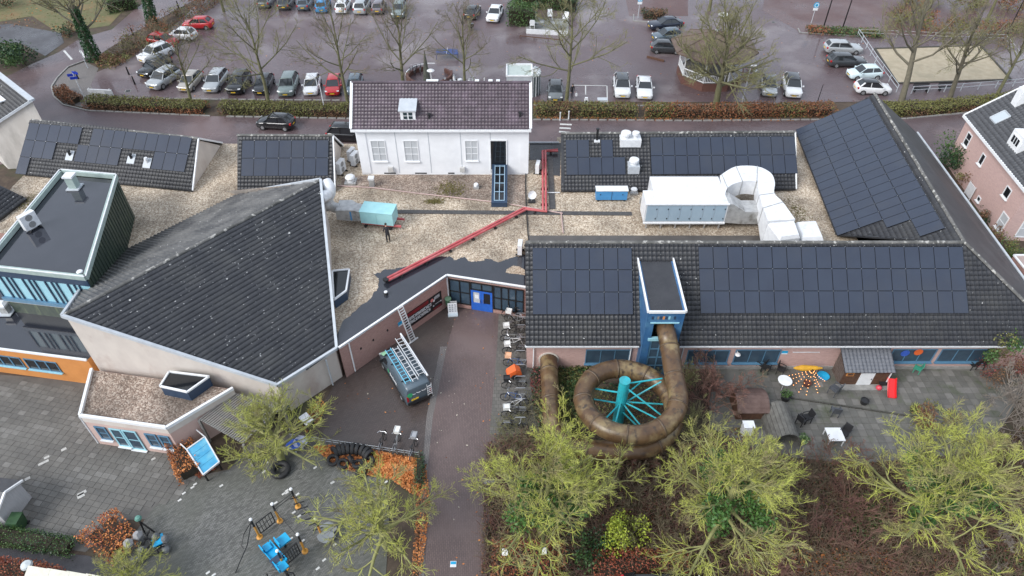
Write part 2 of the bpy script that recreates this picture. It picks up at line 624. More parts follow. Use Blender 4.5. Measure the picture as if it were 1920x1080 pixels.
# ================================================================== GROUND AND PAVING
def sheet(name,px,z,material,extra=None,kind=True):
 pts=[at(x,y,0)for x,y in px]
 if extra:
  pts=extra(pts)
 mb=MB()
 mb.poly([(p.x,p.y,z)for p in pts])
 o=mb.build(name,material)
 return structure(o)if kind else o
soil=mat('soil',(.055,.038,.028),(.09,.065,.045),1.5,.9,bump=.5,bscale=12,c4=(.05,.06,.025),c4scale=.3)
grass_m=mat('winter_grass',(.10,.11,.04),(.15,.13,.065),1.5,.9,bump=.5,bscale=16,c4=(.19,.13,.06),c4scale=.25)
road_m=brick_mat('wet_street_pavers',(.135,.097,.10),(.105,.076,.08),(.07,.052,.055),.21,.105,rz=.1,rough=.42,rough2=.10,rlo=.4,rhi=.6,rscale=.11,c4=(.17,.12,.118),c4scale=.13)
park_m=brick_mat('wet_car_park_pavers',(.142,.102,.106),(.112,.08,.085),(.075,.055,.058),.21,.105,rz=.03,rough=.45,rough2=.08,rlo=.42,rhi=.58,rscale=.09,c4=(.20,.168,.168),c4scale=.12,c4lo=.52,c4hi=.62)
court_m=brick_mat('wet_courtyard_pavers',(.098,.074,.066),(.078,.058,.052),(.05,.042,.038),.21,.105,rz=.5,rough=.42,rough2=.16,rlo=.42,rhi=.62,rscale=.2,c4=(.095,.082,.072),c4scale=.16)
drive_m=brick_mat('red_brown_drive_pavers',(.148,.105,.097),(.118,.083,.077),(.08,.06,.056),.21,.105,rz=1.57,rough=.5,rough2=.25,rlo=.42,rhi=.62,rscale=.2,c4=(.155,.112,.104),c4scale=.2)
strip_m=brick_mat('grey_edge_pavers',(.20,.18,.17),(.16,.145,.138),(.09,.08,.075),.21,.105,rz=1.57,rough=.65,c4=(.14,.13,.12),c4scale=.4)
asphalt=mat('dark_wet_asphalt',(.045,.042,.046),(.06,.056,.06),2,.45,bump=.3,bscale=40,rough2=.25,rscale=.3)
yard_base_m=mat('yard_tile_bed',(.085,.08,.074),(.12,.113,.103),1.2,.75,bump=.3,bscale=20,c4=(.085,.084,.074),c4scale=.3)
clinker_m=brick_mat('grey_playground_clinkers',(.20,.197,.182),(.085,.084,.077),(.05,.05,.044),.21,.07,rz=.75,rough=.7,rough2=.5,mort=.008,c4=(.088,.09,.075),c4scale=.22,c4lo=.42,c4hi=.62)
patio_m=mat('patio_slab',(.155,.148,.132),(.115,.112,.10),1.0,.72,bump=.2,bscale=30,c4=(.085,.09,.066),c4scale=.6)
mb=MB()
mb.quad((-320,-200,-.02),(320,-200,-.02),(320,420,-.02),(-320,420,-.02))
structure(mb.build('ground',soil))
sheet('lawn',[(-260,-60),(180,-60),(245,5),(205,48),(110,62),(60,30),(-80,55),(-300,60)],.004,grass_m)
sheet('forecourt',[(-200,60),(20,45),(115,62),(120,80),(85,105),(40,82),(-60,78),(-200,120)],.006,asphalt)
street_px=[(330,-40),(440,-40),(300,35),(250,62),(190,100),(160,112),(128,125),(108,145),(96,162),(100,180),(118,196),(165,207),(300,213),(400,218),(650,222),(1000,224),(1300,226),(1520,224),(1700,222),(1800,212),(1930,196),(2100,175),(2100,260),(1930,262),(1800,290),(1740,300),(1500,300),(1000,300),(600,300),(300,300),(60,300),(-150,330),(-150,200),(0,150),(60,120),(110,98),(150,72),(210,55),(250,20)]
sheet('street',street_px,.004,road_m)
car_park_px=[(128,182),(160,145),(245,108),(330,45),(440,-60),(2040,-70),(2040,180),(1700,190),(1500,192),(650,190),(200,186)]
sheet('car_park',car_park_px,.008,park_m)
sheet('junction_island',[(160,116),(128,128),(108,148),(99,164),(104,180),(122,194),(165,203),(190,195),(170,160),(185,128)],.012,strip_m)
sheet('far_bays',[(1440,-60),(1950,-60),(1950,70),(1660,66),(1500,60),(1430,20)],.012,brick_mat('red_bay_pavers',(.135,.066,.058),(.10,.048,.044),(.06,.04,.036),.21,.105,rough=.5,rough2=.25,rscale=.15,c4=(.13,.078,.07)))
sheet('red_bays',[(1165,-40),(1290,-40),(1290,30),(1180,30)],.012,MATS['red_bay_pavers'])
sheet('courtyard',[(560,800),(600,765),(640,700),(832,565),(990,570),(1010,640),(1015,830),(935,860),(915,1000),(908,1140),(786,1140),(792,852),(690,836),(560,815)],.008,court_m)
sheet('entrance_lane',[(858,580),(938,582),(934,700),(926,850),(914,1000),(908,1140),(796,1140),(800,900),(812,780),(838,650)],.012,drive_m)
sheet('lane_edge_strip',[(826,650),(838,650),(812,780),(800,900),(794,1140),(784,1140),(790,900),(800,780)],.016,strip_m)
sheet('bicycle_stand_paving',[(936,575),(990,575),(992,640),(1000,690),(1012,815),(918,815),(926,720),(932,650)],.016,brick_mat('bicycle_stand_pavers',(.145,.135,.12),(.11,.104,.093),(.065,.06,.055),.3,.3,rz=.0,rough=.7,c4=(.10,.096,.082),c4scale=.5))
yard=sheet('school_yard',[(-160,690),(165,715),(190,820),(340,840),(372,892),(430,880),(470,830),(560,810),(690,838),(690,900),(560,960),(240,975),(160,1035),(-10,1010),(-190,1000)],.004,yard_base_m)
sheet('playground_paving',[(372,897),(440,880),(500,850),(640,852),(720,880),(730,960),(720,1150),(150,1150),(190,1060),(260,990),(290,950)],.008,clinker_m)
sheet('garden_path',[(-120,1022),(20,1028),(165,1042),(200,1052),(190,1085),(60,1060),(-140,1055)],.012,asphalt)
patio=sheet('patio',[(1330,670),(1420,678),(1560,684),(1700,690),(1890,684),(1940,700),(1880,800),(1830,850),(1600,870),(1420,850),(1330,800)],.004,patio_m)
def kerb(px,w=.15,h=.11,name='kerb',closed=False):
 pts=[at(x,y,0)for x,y in px]
 mb=MB()
 k=len(pts)
 for i in range(k if closed else k-1):
  a,b=pts[i],pts[(i+1)%k]
  n=max(1,int((b-a).length/1.0))
  for j in range(n):
   p,q=a.lerp(b,j/n),a.lerp(b,(j+1)/n-.012)
   mb.bar((p.x,p.y,h/2-.005),(q.x,q.y,h/2-.005),w,h+.01+(j%2)*.006)
 return structure(mb.build(name,concrete))
kerb([(160,114),(128,126),(108,146),(97,163),(101,181),(119,197),(165,208),(300,214),(395,218)])
kerb([(425,219),(650,223),(1000,225),(1300,227),(1520,225),(1700,223),(1800,213),(1930,197),(2100,176)])
kerb([(130,180),(200,184),(395,187),(640,189)])
kerb([(1000,198),(1200,199),(1500,194)])
kerb([(1496,54),(1500,62),(1580,66),(1660,70)])
kerb([(1188,28),(1188,40),(1218,42)])
for i,(x,y,s)in enumerate([(240,171,.5),(822,20,.3),(1450,42,.4),(960,760,.3)]):
 mb=MB()
 p=at(x,y)
 mb.box((p.x,p.y,.012),(s*1.3,s*1.3,.03),.2)
 mb.mi=1
 mb.box((p.x,p.y,.02),(s,s,.03),.2)
 o=mb.build('drain_cover',[concrete,black_metal])
 tag(o,['square utility cover in pale frame by the long hedge end','small drain lid in far car park lane','dark drain lid near the far right bays','small drain lid at the lane edge beside bicycles'][i],'drain cover')
road_white=mat('road_paint',(.62,.62,.60),(.5,.5,.48),6,.6)
def stripes(name,lines,w,z,label=None):
 mb=MB()
 for a,b in lines:
  p,q=at(*a),at(*b)
  mb.bar((p.x,p.y,z),(q.x,q.y,z),w,.006)
 o=mb.build(name,road_white)
 return structure(o)
stripes('bay_marking',[((1072,160),(1138,161)),((1138,161),(1139,198)),((1098,161),(1098,178))],.12,.018)
stripes('hatched_marking',[((1050,233),(1072,234)),((1049,240),(1070,241)),((1048,247),(1068,249))],.3,.014)
stripes('zebra_marking',[((120,95),(135,112)),((150,95),(160,108))],.25,.014)
tile_cols=[mat('yard_tile_%d'%i,c,tuple(v*.82 for v in c),3,.72,coords='pos',c4=tuple(v*.75 for v in c),c4scale=.8)for i,c in enumerate([(.145,.138,.125),(.122,.116,.106),(.18,.172,.158),(.132,.125,.113)])]
yd=(at(330,862)-at(75,806));yd.z=0
ya=math.atan2(yd.y,yd.x)
ux,uy=Vector((math.cos(ya),math.sin(ya),0)),Vector((-math.sin(ya),math.cos(ya),0))
yard_in=[(p.x,p.y)for p in[at(*q)for q in[(-40,712),(158,728),(182,832),(335,848),(365,897),(330,935),(225,965),(150,1010),(60,1000),(-60,985)]]]
TW,TH=.5,.36
cand=[]
o0=at(200,860)
for i in range(-40,40):
 for j in range(-40,40):
  c=o0+ux*((i+(.5 if(j//5)%2 else 0))*TW)+uy*(j*TH)
  if inpoly(c.x,c.y,yard_in):
   cand.append((c,i,j))
focus=at(240,880)
cand.sort(key=lambda t:(t[0]-focus).length)
tmesh=[]
for k in range(4):
 mb=MB()
 w,h=TW/2-.009,TH/2-.009
 mb.loft([[(-w,-h,0),(w,-h,0),(w,h,0),(-w,h,0)],[(-w,-h,.02),(w,-h,.02),(w,h,.02),(-w,h,.02)],[(-w+.012,-h+.012,.027),(w-.012,-h+.012,.027),(w-.012,h-.012,.027),(-w+.012,h-.012,.027)]])
 tmesh.append(mb.mesh('paving_tile',tile_cols[k]))
def tile_kind(i,j):
 t=math.sin(i*.9+j*1.7)+math.sin(i*.31-j*.53)*1.3
 r=random.random()
 if r<.05:
  return 2
 return 2 if t>1.95 else(0 if t>.3 else(3 if t>-.9 else 1))
rest=[MB()for _ in range(4)]
for n_,(c,i,j)in enumerate(cand):
 k=tile_kind(i,j)
 dz=random.uniform(-.004,.004)
 if n_<300:
  o=put('paving_tile',tmesh[k],yard,(c.x,c.y,.002+dz),(random.uniform(-.006,.006),random.uniform(-.006,.006),ya))
 else:
  w,h=TW/2-.009,TH/2-.009
  a,b=ux*w,uy*h
  t=Vector((0,0,.028+dz))
  q=[c-a-b,c+a-b,c+a+b,c-a+b]
  rest[k].add(q+[p+t for p in q],[(4,5,6,7),(0,1,5,4),(1,2,6,5),(2,3,7,6),(3,0,4,7)])
for k in range(4):
 if rest[k].f:
  stuff(rest[k].build('far_paving_tiles',tile_cols[k],yard))
slab_cols=[mat('patio_slab_%d'%i,c,tuple(v*.8 for v in c),2,.72,c4=(.085,.095,.06),c4scale=.7,c4lo=.52,c4hi=.7)for i,c in enumerate([(.16,.152,.136),(.13,.125,.112),(.19,.18,.165)])]
slab_in=[(p.x,p.y)for p in[at(*q)for q in[(1385,682),(1890,692),(1870,790),(1830,840),(1600,862),(1440,845),(1390,800)]]]
PS=.5
smesh=[]
for k in range(3):
 mb=MB()
 w=PS/2-.008
 mb.loft([[(-w,-w,0),(w,-w,0),(w,w,0),(-w,w,0)],[(-w,-w,.018),(w,-w,.018),(w,w,.018),(-w,w,.018)],[(-w+.01,-w+.01,.024),(w-.01,-w+.01,.024),(w-.01,w-.01,.024),(-w+.01,w-.01,.024)]])
 smesh.append(mb.mesh('patio_tile',slab_cols[k]))
pc=[]
b0=at(1390,690)
for i in range(0,60):
 for j in range(-30,6):
  c=Vector((b0.x+i*PS,b0.y+j*PS,0))
  if inpoly(c.x,c.y,slab_in):
   pc.append((c,i,j))
fc=at(1560,760)
pc.sort(key=lambda t:(t[0]-fc).length)
restp=[MB()for _ in range(3)]
for n_,(c,i,j)in enumerate(pc):
 k=random.choice((0,0,1,1,1,2))if(i+j*3)%7 else 1
 if n_<300:
  put('patio_tile',smesh[k],patio,(c.x,c.y,.002+random.uniform(-.003,.003)),(random.uniform(-.005,.005),random.uniform(-.005,.005),0))
 else:
  restp[k].box((c.x,c.y,.013),(PS-.016,PS-.016,.024))
for k in range(3):
 if restp[k].f:
  stuff(restp[k].build('far_patio_tiles',slab_cols[k],patio))
e_=MB()
a,b=at(1480,747),at(1712,782)
n=12
for j in range(n):
 p,q=a.lerp(b,j/n),a.lerp(b,(j+1)/n-.006)
 e_.bar((p.x,p.y,.06),(q.x,q.y,.06),.09,.12)
tag(e_.build('edging_kerb',mat('dark_edging',(.05,.048,.04),(.08,.075,.065),4,.8)),'dark low edging crossing the patio between its two levels','edging')
# ================================================================== BUILDINGS
UP=Vector((0,0,1))
def frame_of(u,n):
 """rotation with x along u, y across, z along n"""
 u,n=u.normalized(),n.normalized()
 w=n.cross(u)
 return Matrix((u,w,n)).transposed()
def plane_n(a,b,c):
 n=(b-a).cross(c-a)
 n.normalize()
 return n if n.z>0 else-n
def roof_tiles(poly,u,material,parent,tw=.30,tl=.34,lip=.05,roll=.036,name='roof_tiles',lo=0):
 """overlapping courses with a rolled profile; real lips and rolls, joined as one mass of tiles"""
 P=[Vector(p)for p in poly]
 n=plane_n(P[0],P[1],P[2])
 u=Vector(u).normalized()
 v=n.cross(u)
 v.normalize()
 if v.z<0:
  v=-v
 o=P[0]
 q2=[((p-o).dot(u),(p-o).dot(v))for p in P]
 us,vs=[q[0]for q in q2],[q[1]for q in q2]
 iu=np.arange(math.floor(min(us)/tw),math.ceil(max(us)/tw)+1)
 iv=np.arange(0,math.ceil((max(vs)-min(vs))/tl)+1)
 A,B=np.meshgrid(iu,iv)
 cu=A.ravel()*tw+tw/2
 cv=min(vs)+B.ravel()*tl+tl/2
 C=np.stack([cu,cv],1)
 keep=inpoly_np(C+[tw*.45,0],q2)&inpoly_np(C-[tw*.45,0],q2)
 C=C[keep]
 k=len(C)
 fr=np.array([0,.42,.58,.84,1.0])-.5
 hh=np.array([0,0,1,1,0])*roll
 jit=RNG.normal(0,.004,(k,1))
 lowc,upc=C[:,1:2]-tl/2-.03,C[:,1:2]+tl/2
 ux_=C[:,0:1]+fr[None,:]*tw
 U,W,Nn=np.array(u),np.array(v),np.array(n)
 def pts(vv,hh_):
  return np.array(o)[None,None,:]+ux_[...,None]*U+np.broadcast_to(vv,ux_.shape)[...,None]*W+(hh_)[...,None]*Nn
 low=pts(lowc,lip+hh[None,:]+jit)
 upr=pts(upc,.008+hh[None,:]+jit*0)
 bot=pts(lowc,np.zeros_like(ux_)+.0)
 vtx=np.concatenate([low,upr,bot],1).reshape(-1,3)
 f=[]
 for i in range(4):
  f.append([i,i+1,5+i+1,5+i])
  f.append([10+i,10+i+1,i+1,i])
 f=np.array(f)
 F=(np.arange(k)[:,None,None]*15+f[None]).reshape(-1,4)
 return stuff(np_object(name,vtx,F,material,parent))
_ridge_mesh={}
def ridge_run(a,b,parent,material=ridge_mat,r=.13,step=.42,name='ridge_tile'):
 a,b=Vector(a),Vector(b)
 key=(material.name,r,step)
 if key not in _ridge_mesh:
  mb=MB()
  n=6
  rings=[]
  for x,q in((0,r),(step*.96,r*.92),(step*.96,r*.8),(0,r*.8)):
   pass
  for x,q in((0,r*1.06),(.06,r*1.06),(.061,r),(step+.03,r*.96)):
   rings.append([(x,-q*math.cos(math.pi*k/n),q*math.sin(math.pi*k/n)-.03)for k in range(n+1)])
  m_=n+1
  vs=[p for r_ in rings for p in r_]
  fs=[(i*m_+k,i*m_+k+1,(i+1)*m_+k+1,(i+1)*m_+k)for i in range(3)for k in range(n)]
  fs.append(tuple(range(m_)))
  mb.add(vs,fs)
  _ridge_mesh[key]=mb.mesh(name,material)
 d=(b-a)
 L=d.length
 n=max(1,round(L/step))
 sx=L/n/step
 rot=frame_of(d,(UP-d.normalized()*UP.dot(d.normalized()))).to_euler()
 W=WM.get(parent.name,Matrix.Identity(4)).inverted()
 for i in range(n):
  o=put(name,_ridge_mesh[key],parent,W@(a+d*(i/n)),rot)
  o.scale=(sx,1+random.uniform(-.03,.03),1+random.uniform(-.05,.05))
_panel_mesh={}
def solar(label,p0,u,dn,cols,rows,pw,ph,mask=None,off=.10):
 """p0 top-left corner on the roof plane, u along the eave, dn down the slope"""
 u,dn=Vector(u).normalized(),Vector(dn).normalized()
 n=u.cross(-dn)
 n.normalize()
 if n.z<0:
  n=-n
 p0=Vector(p0)+n*off
 t=thing('solar_array',label,'solar array',p0)
 key=(round(pw,3),round(ph,3))
 if key not in _panel_mesh:
  mb=MB()
  a,b=pw/2-.008,ph/2-.008
  mb.mi=1
  mb.box((0,0,0),(2*a,2*b,.035))
  mb.mi=0
  mb.loft([[(-a+.016,-b+.016,.0178),(a-.016,-b+.016,.0178),(a-.016,b-.016,.0178),(-a+.016,b-.016,.0178)],[(-a+.017,-b+.017,.0205),(a-.017,-b+.017,.0205),(a-.017,b-.017,.0205),(-a+.017,b-.017,.0205)]])
  mb.mi=2
  mb.box((a,b,.022),(.035,.035,.01))
  _panel_mesh[key]=mb.mesh('solar_panel',[solar_glass,solar_frame,chrome])
 rot0=frame_of(u,n)
 for r in range(rows):
  for c in range(cols):
   if mask and not mask(c,r):
    continue
   q=u*((c+.5)*pw)+dn*((r+.5)*ph)
   e=(rot0@Matrix.Rotation(random.uniform(-.006,.006),3,'X')@Matrix.Rotation(random.uniform(-.004,.004),3,'Y')).to_euler()
   put('solar_panel',_panel_mesh[key],t,q,e)
 mb=MB()
 for r in range(rows):
  cs=[c for c in range(cols)if not mask or mask(c,r)]
  if not cs:
   continue
  runs,st=[],cs[0]
  for i,c in enumerate(cs):
   if i+1==len(cs)or cs[i+1]!=c+1:
    runs.append((st,c))
    if i+1<len(cs):
     st=cs[i+1]
  for(s_,e_)in runs:
   for k in(.25,.75):
    a=p0+u*(s_*pw+.05)+dn*((r+k)*ph)-n*.045
    b=p0+u*((e_+1)*pw-.05)+dn*((r+k)*ph)-n*.045
    mb.bar(a,b,.04,.05,n)
 mb.build('mounting_rail',solar_frame,t)
 return t
def window(parent,p,u,w,h,n,cols=1,rows=1,frame=white_paint,glass=glass_dark,fw=.07,sill=None,name='window',proud=.05,mull=.045,label=None):
 """p lower-left corner on the wall face; frame, muntins and sill stand proud, panes sit back"""
 u,n=Vector(u).normalized(),Vector(n).normalized()
 p=Vector(p)
 mb=MB()
 cw,chh=(w-2*fw)/cols,(h-2*fw)/rows
 for i in range(cols):
  for j in range(rows):
   a=p+u*(fw+i*cw+mull/2*(i>0))+UP*(fw+j*chh+mull/2*(j>0))+n*.012
   ww=cw-mull/2*(i>0)-mull/2*(i<cols-1)
   hh=chh-mull/2*(j>0)-mull/2*(j<rows-1)
   mb.quad(a,a+u*ww,a+u*ww+UP*hh,a+UP*hh)
 g=mb.build(name,glass,parent)
 if label:
  g['label']=label
 mb=MB()
 def fr(a,b,wd,dp):
  mb.bar(a+n*(proud/2),b+n*(proud/2),dp,wd,up=UP if abs((b-a).z)<1e-6 else u)
 mb.bar(p+u*0+UP*(fw/2)+n*(proud/2),p+u*w+UP*(fw/2)+n*(proud/2),proud,fw)
 mb.bar(p+UP*(h-fw/2)+n*(proud/2),p+u*w+UP*(h-fw/2)+n*(proud/2),proud,fw)
 for x in(fw/2,w-fw/2):
  mb.bar(p+u*x+UP*fw+n*(proud/2),p+u*x+UP*(h-fw)+n*(proud/2),fw,proud,up=n)
 for i in range(1,cols):
  x=fw+i*cw
  mb.bar(p+u*x+UP*fw+n*(proud/2-.004),p+u*x+UP*(h-fw)+n*(proud/2-.004),mull,proud-.008,up=n)
 for j in range(1,rows):
  z=fw+j*chh
  mb.bar(p+u*fw+UP*z+n*(proud/2-.008),p+u*(w-fw)+UP*z+n*(proud/2-.008),proud-.016,mull)
 mb.build('frame',frame,g)
 if sill is not None:
  mb=MB()
  mb.bar(p-u*.05-UP*.03+n*.08,p+u*(w+.05)-UP*.03+n*.08,.18,.06)
  mb.build('sill',sill,g)
 return g
def wall_px(Y,x0,y0,x1,y1):
 """rectangle on a wall that faces the viewer at depth Y: lower-left point, width, height"""
 a,b=at_y(x0,y1,Y),at_y(x1,y1,Y)
 t=at_y(x0,y0,Y)
 return Vector((a.x,Y,a.z)),b.x-a.x,t.z-a.z
def gutter(a,b,material=white_metal,r=.09,name='gutter',parent=None):
 """half-round gutter with thickness and a front lip"""
 a,b=Vector(a),Vector(b)
 d=(b-a).normalized()
 s=d.cross(UP).normalized()
 prof=[(-r,r*.6),(-r*.8,-r*.5),(0,-r),(r*.8,-r*.5),(r,r*.6),(r*.8,r*.6),(r*.6,-r*.35),(0,-r*.78),(-r*.6,-r*.35),(-r*.8,r*.6)]
 mb=MB()
 mb.loft([[p+s*x+UP*z for x,z in prof]for p in(a,b)])
 return mb.build(name,material,parent)
FR=2.85
EY=30.95
SL=math.tan(R(39))
hx0=.92
hall=thing('pool_hall','long hall with dark tiled roof, solar panels and pink brick front','building',(hx0,31.4,0))
hr=at_plane(1808,455,V(hx0,EY,FR),Vector((0,-SL,1)).normalized())
ridgeY,ridgeZ=hr.y,hr.z
eR=Vector((37.4,EY,FR))
Er2=at(1640,176,ridgeZ)
n_front=Vector((0,-SL,1)).normalized()
A,B,Cc,D=Vector((hx0,EY,FR)),eR,Vector((hr.x,ridgeY,ridgeZ)),Vector((hx0,ridgeY,ridgeZ))
mb=MB()
mb.prism([(hx0+.12,31.4),(36.9,31.4),(36.9,37),(hr.x,41.2),(hx0+.12,41.2)],0,FR-.02,top=False)
mb.add([(hx0+.12,31.4,FR-.02),(hx0+.12,ridgeY,ridgeZ-.12),(hx0+.12,41.2,3.3)],[(0,1,2)])
mb.build('wall',pale_brick,hall)
mb=MB()
mb.slab([A,B,Cc,D],.14)
mb.slab([D,Cc,Vector((hr.x,40.9,3.4)),Vector((hx0,40.9,3.4))],.14)
rf=mb.build('roof',tile_mat,hall)
TWX0,TWX1=at_y(1213,600,30.6).x,at_y(1282,600,30.6).x
rt=roof_tiles([A,B,Cc,D],(1,0,0),tile_mat,hall)
ridge_run(D+V(0,0,.05),Cc+V(0,0,.05),hall)
ridge_run(Cc+V(0,0,.05),eR+V(0,0,.05),hall)
gutter((hx0-.05,EY-.06,FR-.03),(TWX0-.1,EY-.06,FR-.03),parent=hall)
gutter((TWX1+.1,EY-.06,FR-.03),(37.3,EY-.06,FR-.03),parent=hall)
mb=MB()
mb.bar((hx0,EY+.06,FR-.18),(TWX0-.08,EY+.06,FR-.18),.05,.22)
mb.bar((TWX1+.08,EY+.06,FR-.18),(37.2,EY+.06,FR-.18),.05,.22)
mb.build('fascia_board',white_paint,hall)
mb=MB()
mb.box(((hx0+TWX0)/2,31.2,FR-.28),(TWX0-hx0-.1,.36,.03))
mb.box(((TWX1+37)/2,31.2,FR-.28),(37-TWX1-.1,.36,.03))
mb.build('soffit',white_paint,hall)
for x in(at_y(1000,680,31.3).x,at_y(1179,680,31.3).x,at_y(1275,680,31.3).x):
 mb=MB()
 mb.tube([(x,EY-.02,FR-.1),(x,31.30,FR-.35),(x,31.30,.1)],.045,8)
 mb.build('downpipe',white_metal,hall)
NF=Vector((0,-1,0))
for(x0,y0,x1,y1,c,fm,gm)in[(1096,655,1178,681,3,frame_blue,glass_blue),(1284,656,1362,680,3,frame_blue,glass_blue),(1372,655,1456,680,3,frame_blue,glass_blue),(1662,654,1744,678,3,frame_blue,glass_blue),(1752,654,1841,678,3,frame_blue,glass_blue)]:
 p,w,h=wall_px(31.4,x0,y0,x1,y1)
 window(hall,p,(1,0,0),w,h,NF,c,1,fm,gm,sill=frame_blue)
for(x,y,cm,lab)in[(1697,662,blue_plastic,'round blue picture on the window'),(1722,660,orange_plastic,'round orange picture on the window')]:
 p=at_y(x,y,31.37)
 mb=MB()
 mb.lathe((p.x,31.34,p.z),[(0,0),(.3,0),(.3,.012),(0,.012)],16,'Y')
 o=mb.build('window_picture',cm,hall)
 o['label']=lab
for(x,y)in[(1383,660)]:
 p=at_y(x,y,31.3)
 mb=MB()
 mb.lathe((p.x,31.15,p.z),[(0,.02),(.12,0),(.19,-.08),(.19,-.12),(0,-.12)],12)
 mb.bar((p.x,31.4,p.z),(p.x,31.15,p.z),.04,.04)
 mb.build('wall_lamp',white_metal,hall)
mb=MB()
mb.box(((TWX1+36)/2,31.36,.12),(36-TWX1,.14,.24))
mb.build('plinth',concrete,hall)
p=at_y(1471,662,31.38)
mb=MB()
mb.box((p.x,31.385,p.z+.06),(.42,.02,.3))
mb.mi=1
mb.box((p.x,31.372,p.z-.06),(.40,.02,.09))
mb.build('wall_plaque',[cyan_toy,white_paint],hall)
p=at_y(1512,660,31.35)
mb=MB()
mb.tube([(p.x-.95,31.33,p.z),(p.x+.9,31.33,p.z)],.03,6)
mb.build('wall_rail',white_metal,hall)
pf=(at_plane(998,465,A,n_front),at_plane(1184,465,A,n_front))
pwid=(pf[1].x-pf[0].x)/7
dn=Vector((0,-1,-SL)).normalized()
lenp=(at_plane(1090,591,A,n_front)-at_plane(1090,466,A,n_front)).length/3
solar('block of seven by three dark solar panels left of the blue tower',pf[0],(1,0,0),dn,7,3,pwid,lenp)
pg=(at_plane(1308,463,A,n_front),at_plane(1803,463,A,n_front))
solar('long dark solar array on the hall roof right of the blue tower',pg[0],(1,0,0),dn,18,3,(pg[1].x-pg[0].x)/18,lenp)
wing=thing('side_wing','tiled wing with ridge running back and panels on its left slope','building',(hr.x,45,0))
wE0,wE1=at(1493,250,3.35),at(1572,440,3.35)
gE0,gE1=at(1718,248,2.8),at(1925,540,2.8)
gd=(gE1-gE0)
gEnd=gE0+gd*((EY-gE0.y)/gd.y)
eR2=eR
nW=plane_n(Er2,Cc,wE0)
wlow=at_plane(1572,440,Er2,nW)
wtop=at_plane(1493,249,Er2,nW)
mb=MB()
mb.slab([wtop,wlow,Cc+V(-.05,0,0),Er2],.14)
mb.build('roof',tile_mat,wing)
rdir=(Er2-Cc).normalized()
roof_tiles([wlow,Cc,Er2,wtop],rdir,tile_mat,wing)
mb=MB()
e_top=Vector((gE0.x,gE0.y,2.8))
mb.slab([Er2,Cc,eR+V(0,0,.05),Vector((eR.x+.25,EY,2.82)),e_top],.12)
mb.build('membrane_slope',mat('bitumen_slope',(.03,.03,.033),(.045,.045,.048),1.0,.5,c4=(.06,.06,.062),c4scale=.5,bump=.1,bscale=30),wing)
ridge_run(Cc+V(0,0,.05),Er2+V(0,0,.05),wing)
mb=MB()
mb.bar(e_top+V(.1,0,-.02),Vector((eR.x+.35,EY,2.8)),.16,.16)
mb.build('gutter',zinc,wing)
mb=MB()
mb.prism([(wlow.x+.25,42.3),(37.0,42.3),(38.9,e_top.y-.1),(Er2.x,Er2.y-.15),(wtop.x+.25,wtop.y)],0,2.7,top=False)
mb.add([(wtop.x+.2,wtop.y+.05,2.7),(Er2.x,Er2.y-.05,2.7),(e_top.x-.2,e_top.y+.05,2.7),tuple(Er2+V(0,-.02,-.15)),(wtop.x+.2,wtop.y+.05,wtop.z-.15)],[(0,1,3,4),(1,2,3)])
mb.build('wall',pale_brick,wing)
q0=at_plane(1636,180,Er2,nW)
ue=-rdir
dnw=nW.cross(ue)
dnw.normalize()
if dnw.z>0:
 dnw=-dnw
q0=Er2+dnw*.55+ue*.45
PWs,PHs=1.67,1.02
def wmask(c,r):
 lim={0:20,1:18,2:19,3:18}
 lim={0:21,1:20,2:18,3:18}
 return c<lim.get(r,17)
run=21
solar('large stepped solar field on the left slope of the right wing',q0,ue,dnw,21,4,1.02,1.66,mask=lambda c,r:c<{0:19,1:17,2:16,3:16}[r])
GZ=3.2
mid=thing('flat_roof_block','flat gravel roofed middle block with brick entrance front','building',(-5,44,0))
b0,b1,b2=at(636,654,3.0),at(838,518,3.0),at(985,541,3.0)
b2=Vector((hx0+.15,b2.y,3.0))
pl=[(b0.x,b0.y),(b1.x,b1.y),(b2.x,b2.y),(hx0+.2,41.35),(27.2,41.35),(28.6,57.5),(4.3,57.5),(4.2,56.3),(1.4,56.3),(-14,56.3),(-26.7,56.3),(-42.5,58.5),at(43,327,GZ).xy,at(20,350,GZ).xy,at(-40,430,GZ).xy,(-36,42),(-33,40),(-29,38),(-15,38)]
mb=MB()
mb.poly([(x,y,GZ-.12)for x,y in pl])
o=mb.build('gravel',gravel,mid)
stuff(o)
mb=MB()
mb.prism(pl,0,GZ-.125,top=False)
mb.build('wall',pink_brick,mid)
mb=MB()
for a,b in((b0,b1),(b1,b2)):
 mb.bar(V(a.x,a.y,GZ-.1),V(b.x,b.y,GZ-.1),.14,.16)
mb.build('roof_edge_trim',white_paint,mid)
wet_px=[(633,656),(632,628),(642,604),(668,580),(692,562),(706,545),(713,524),(700,514),(722,506),(750,502),(780,497),(800,487),(828,480),(845,481),(853,488),(870,481),(880,490),(900,490),(915,484),(932,491),(950,487),(968,481),(985,478),(985,541),(838,519)]
mb=MB()
jr=random.Random(3)
wp=[]
for i in range(len(wet_px)):
 a,b=at(*wet_px[i],GZ-.1),at(*wet_px[(i+1)%len(wet_px)],GZ-.1)
 k=6 if i<len(wet_px)-3 else 1
 for j in range(k):
  p=a.lerp(b,j/k)
  if k>1 and i>1:
   p+=V(jr.gauss(0,.05),jr.gauss(0,.05),0)
  wp.append(p)
mb.poly(wp)
mb.build('bare_membrane',membrane_wet,mid)
pp=[at(x,y,GZ-.09)for x,y in[(950,505),(962,498),(975,500),(984,506),(984,516),(972,514),(958,513),(948,511)]]
mb=MB()
mb.poly(pp)
mb.build('pebble_patch',gravel,mid)
pp=[(640,335),(660,330),(760,327),(985,328),(985,386),(950,378),(860,370),(780,362),(700,352),(640,347)]
mb=MB()
mb.poly([at(x,y,GZ-.112)for x,y in pp])
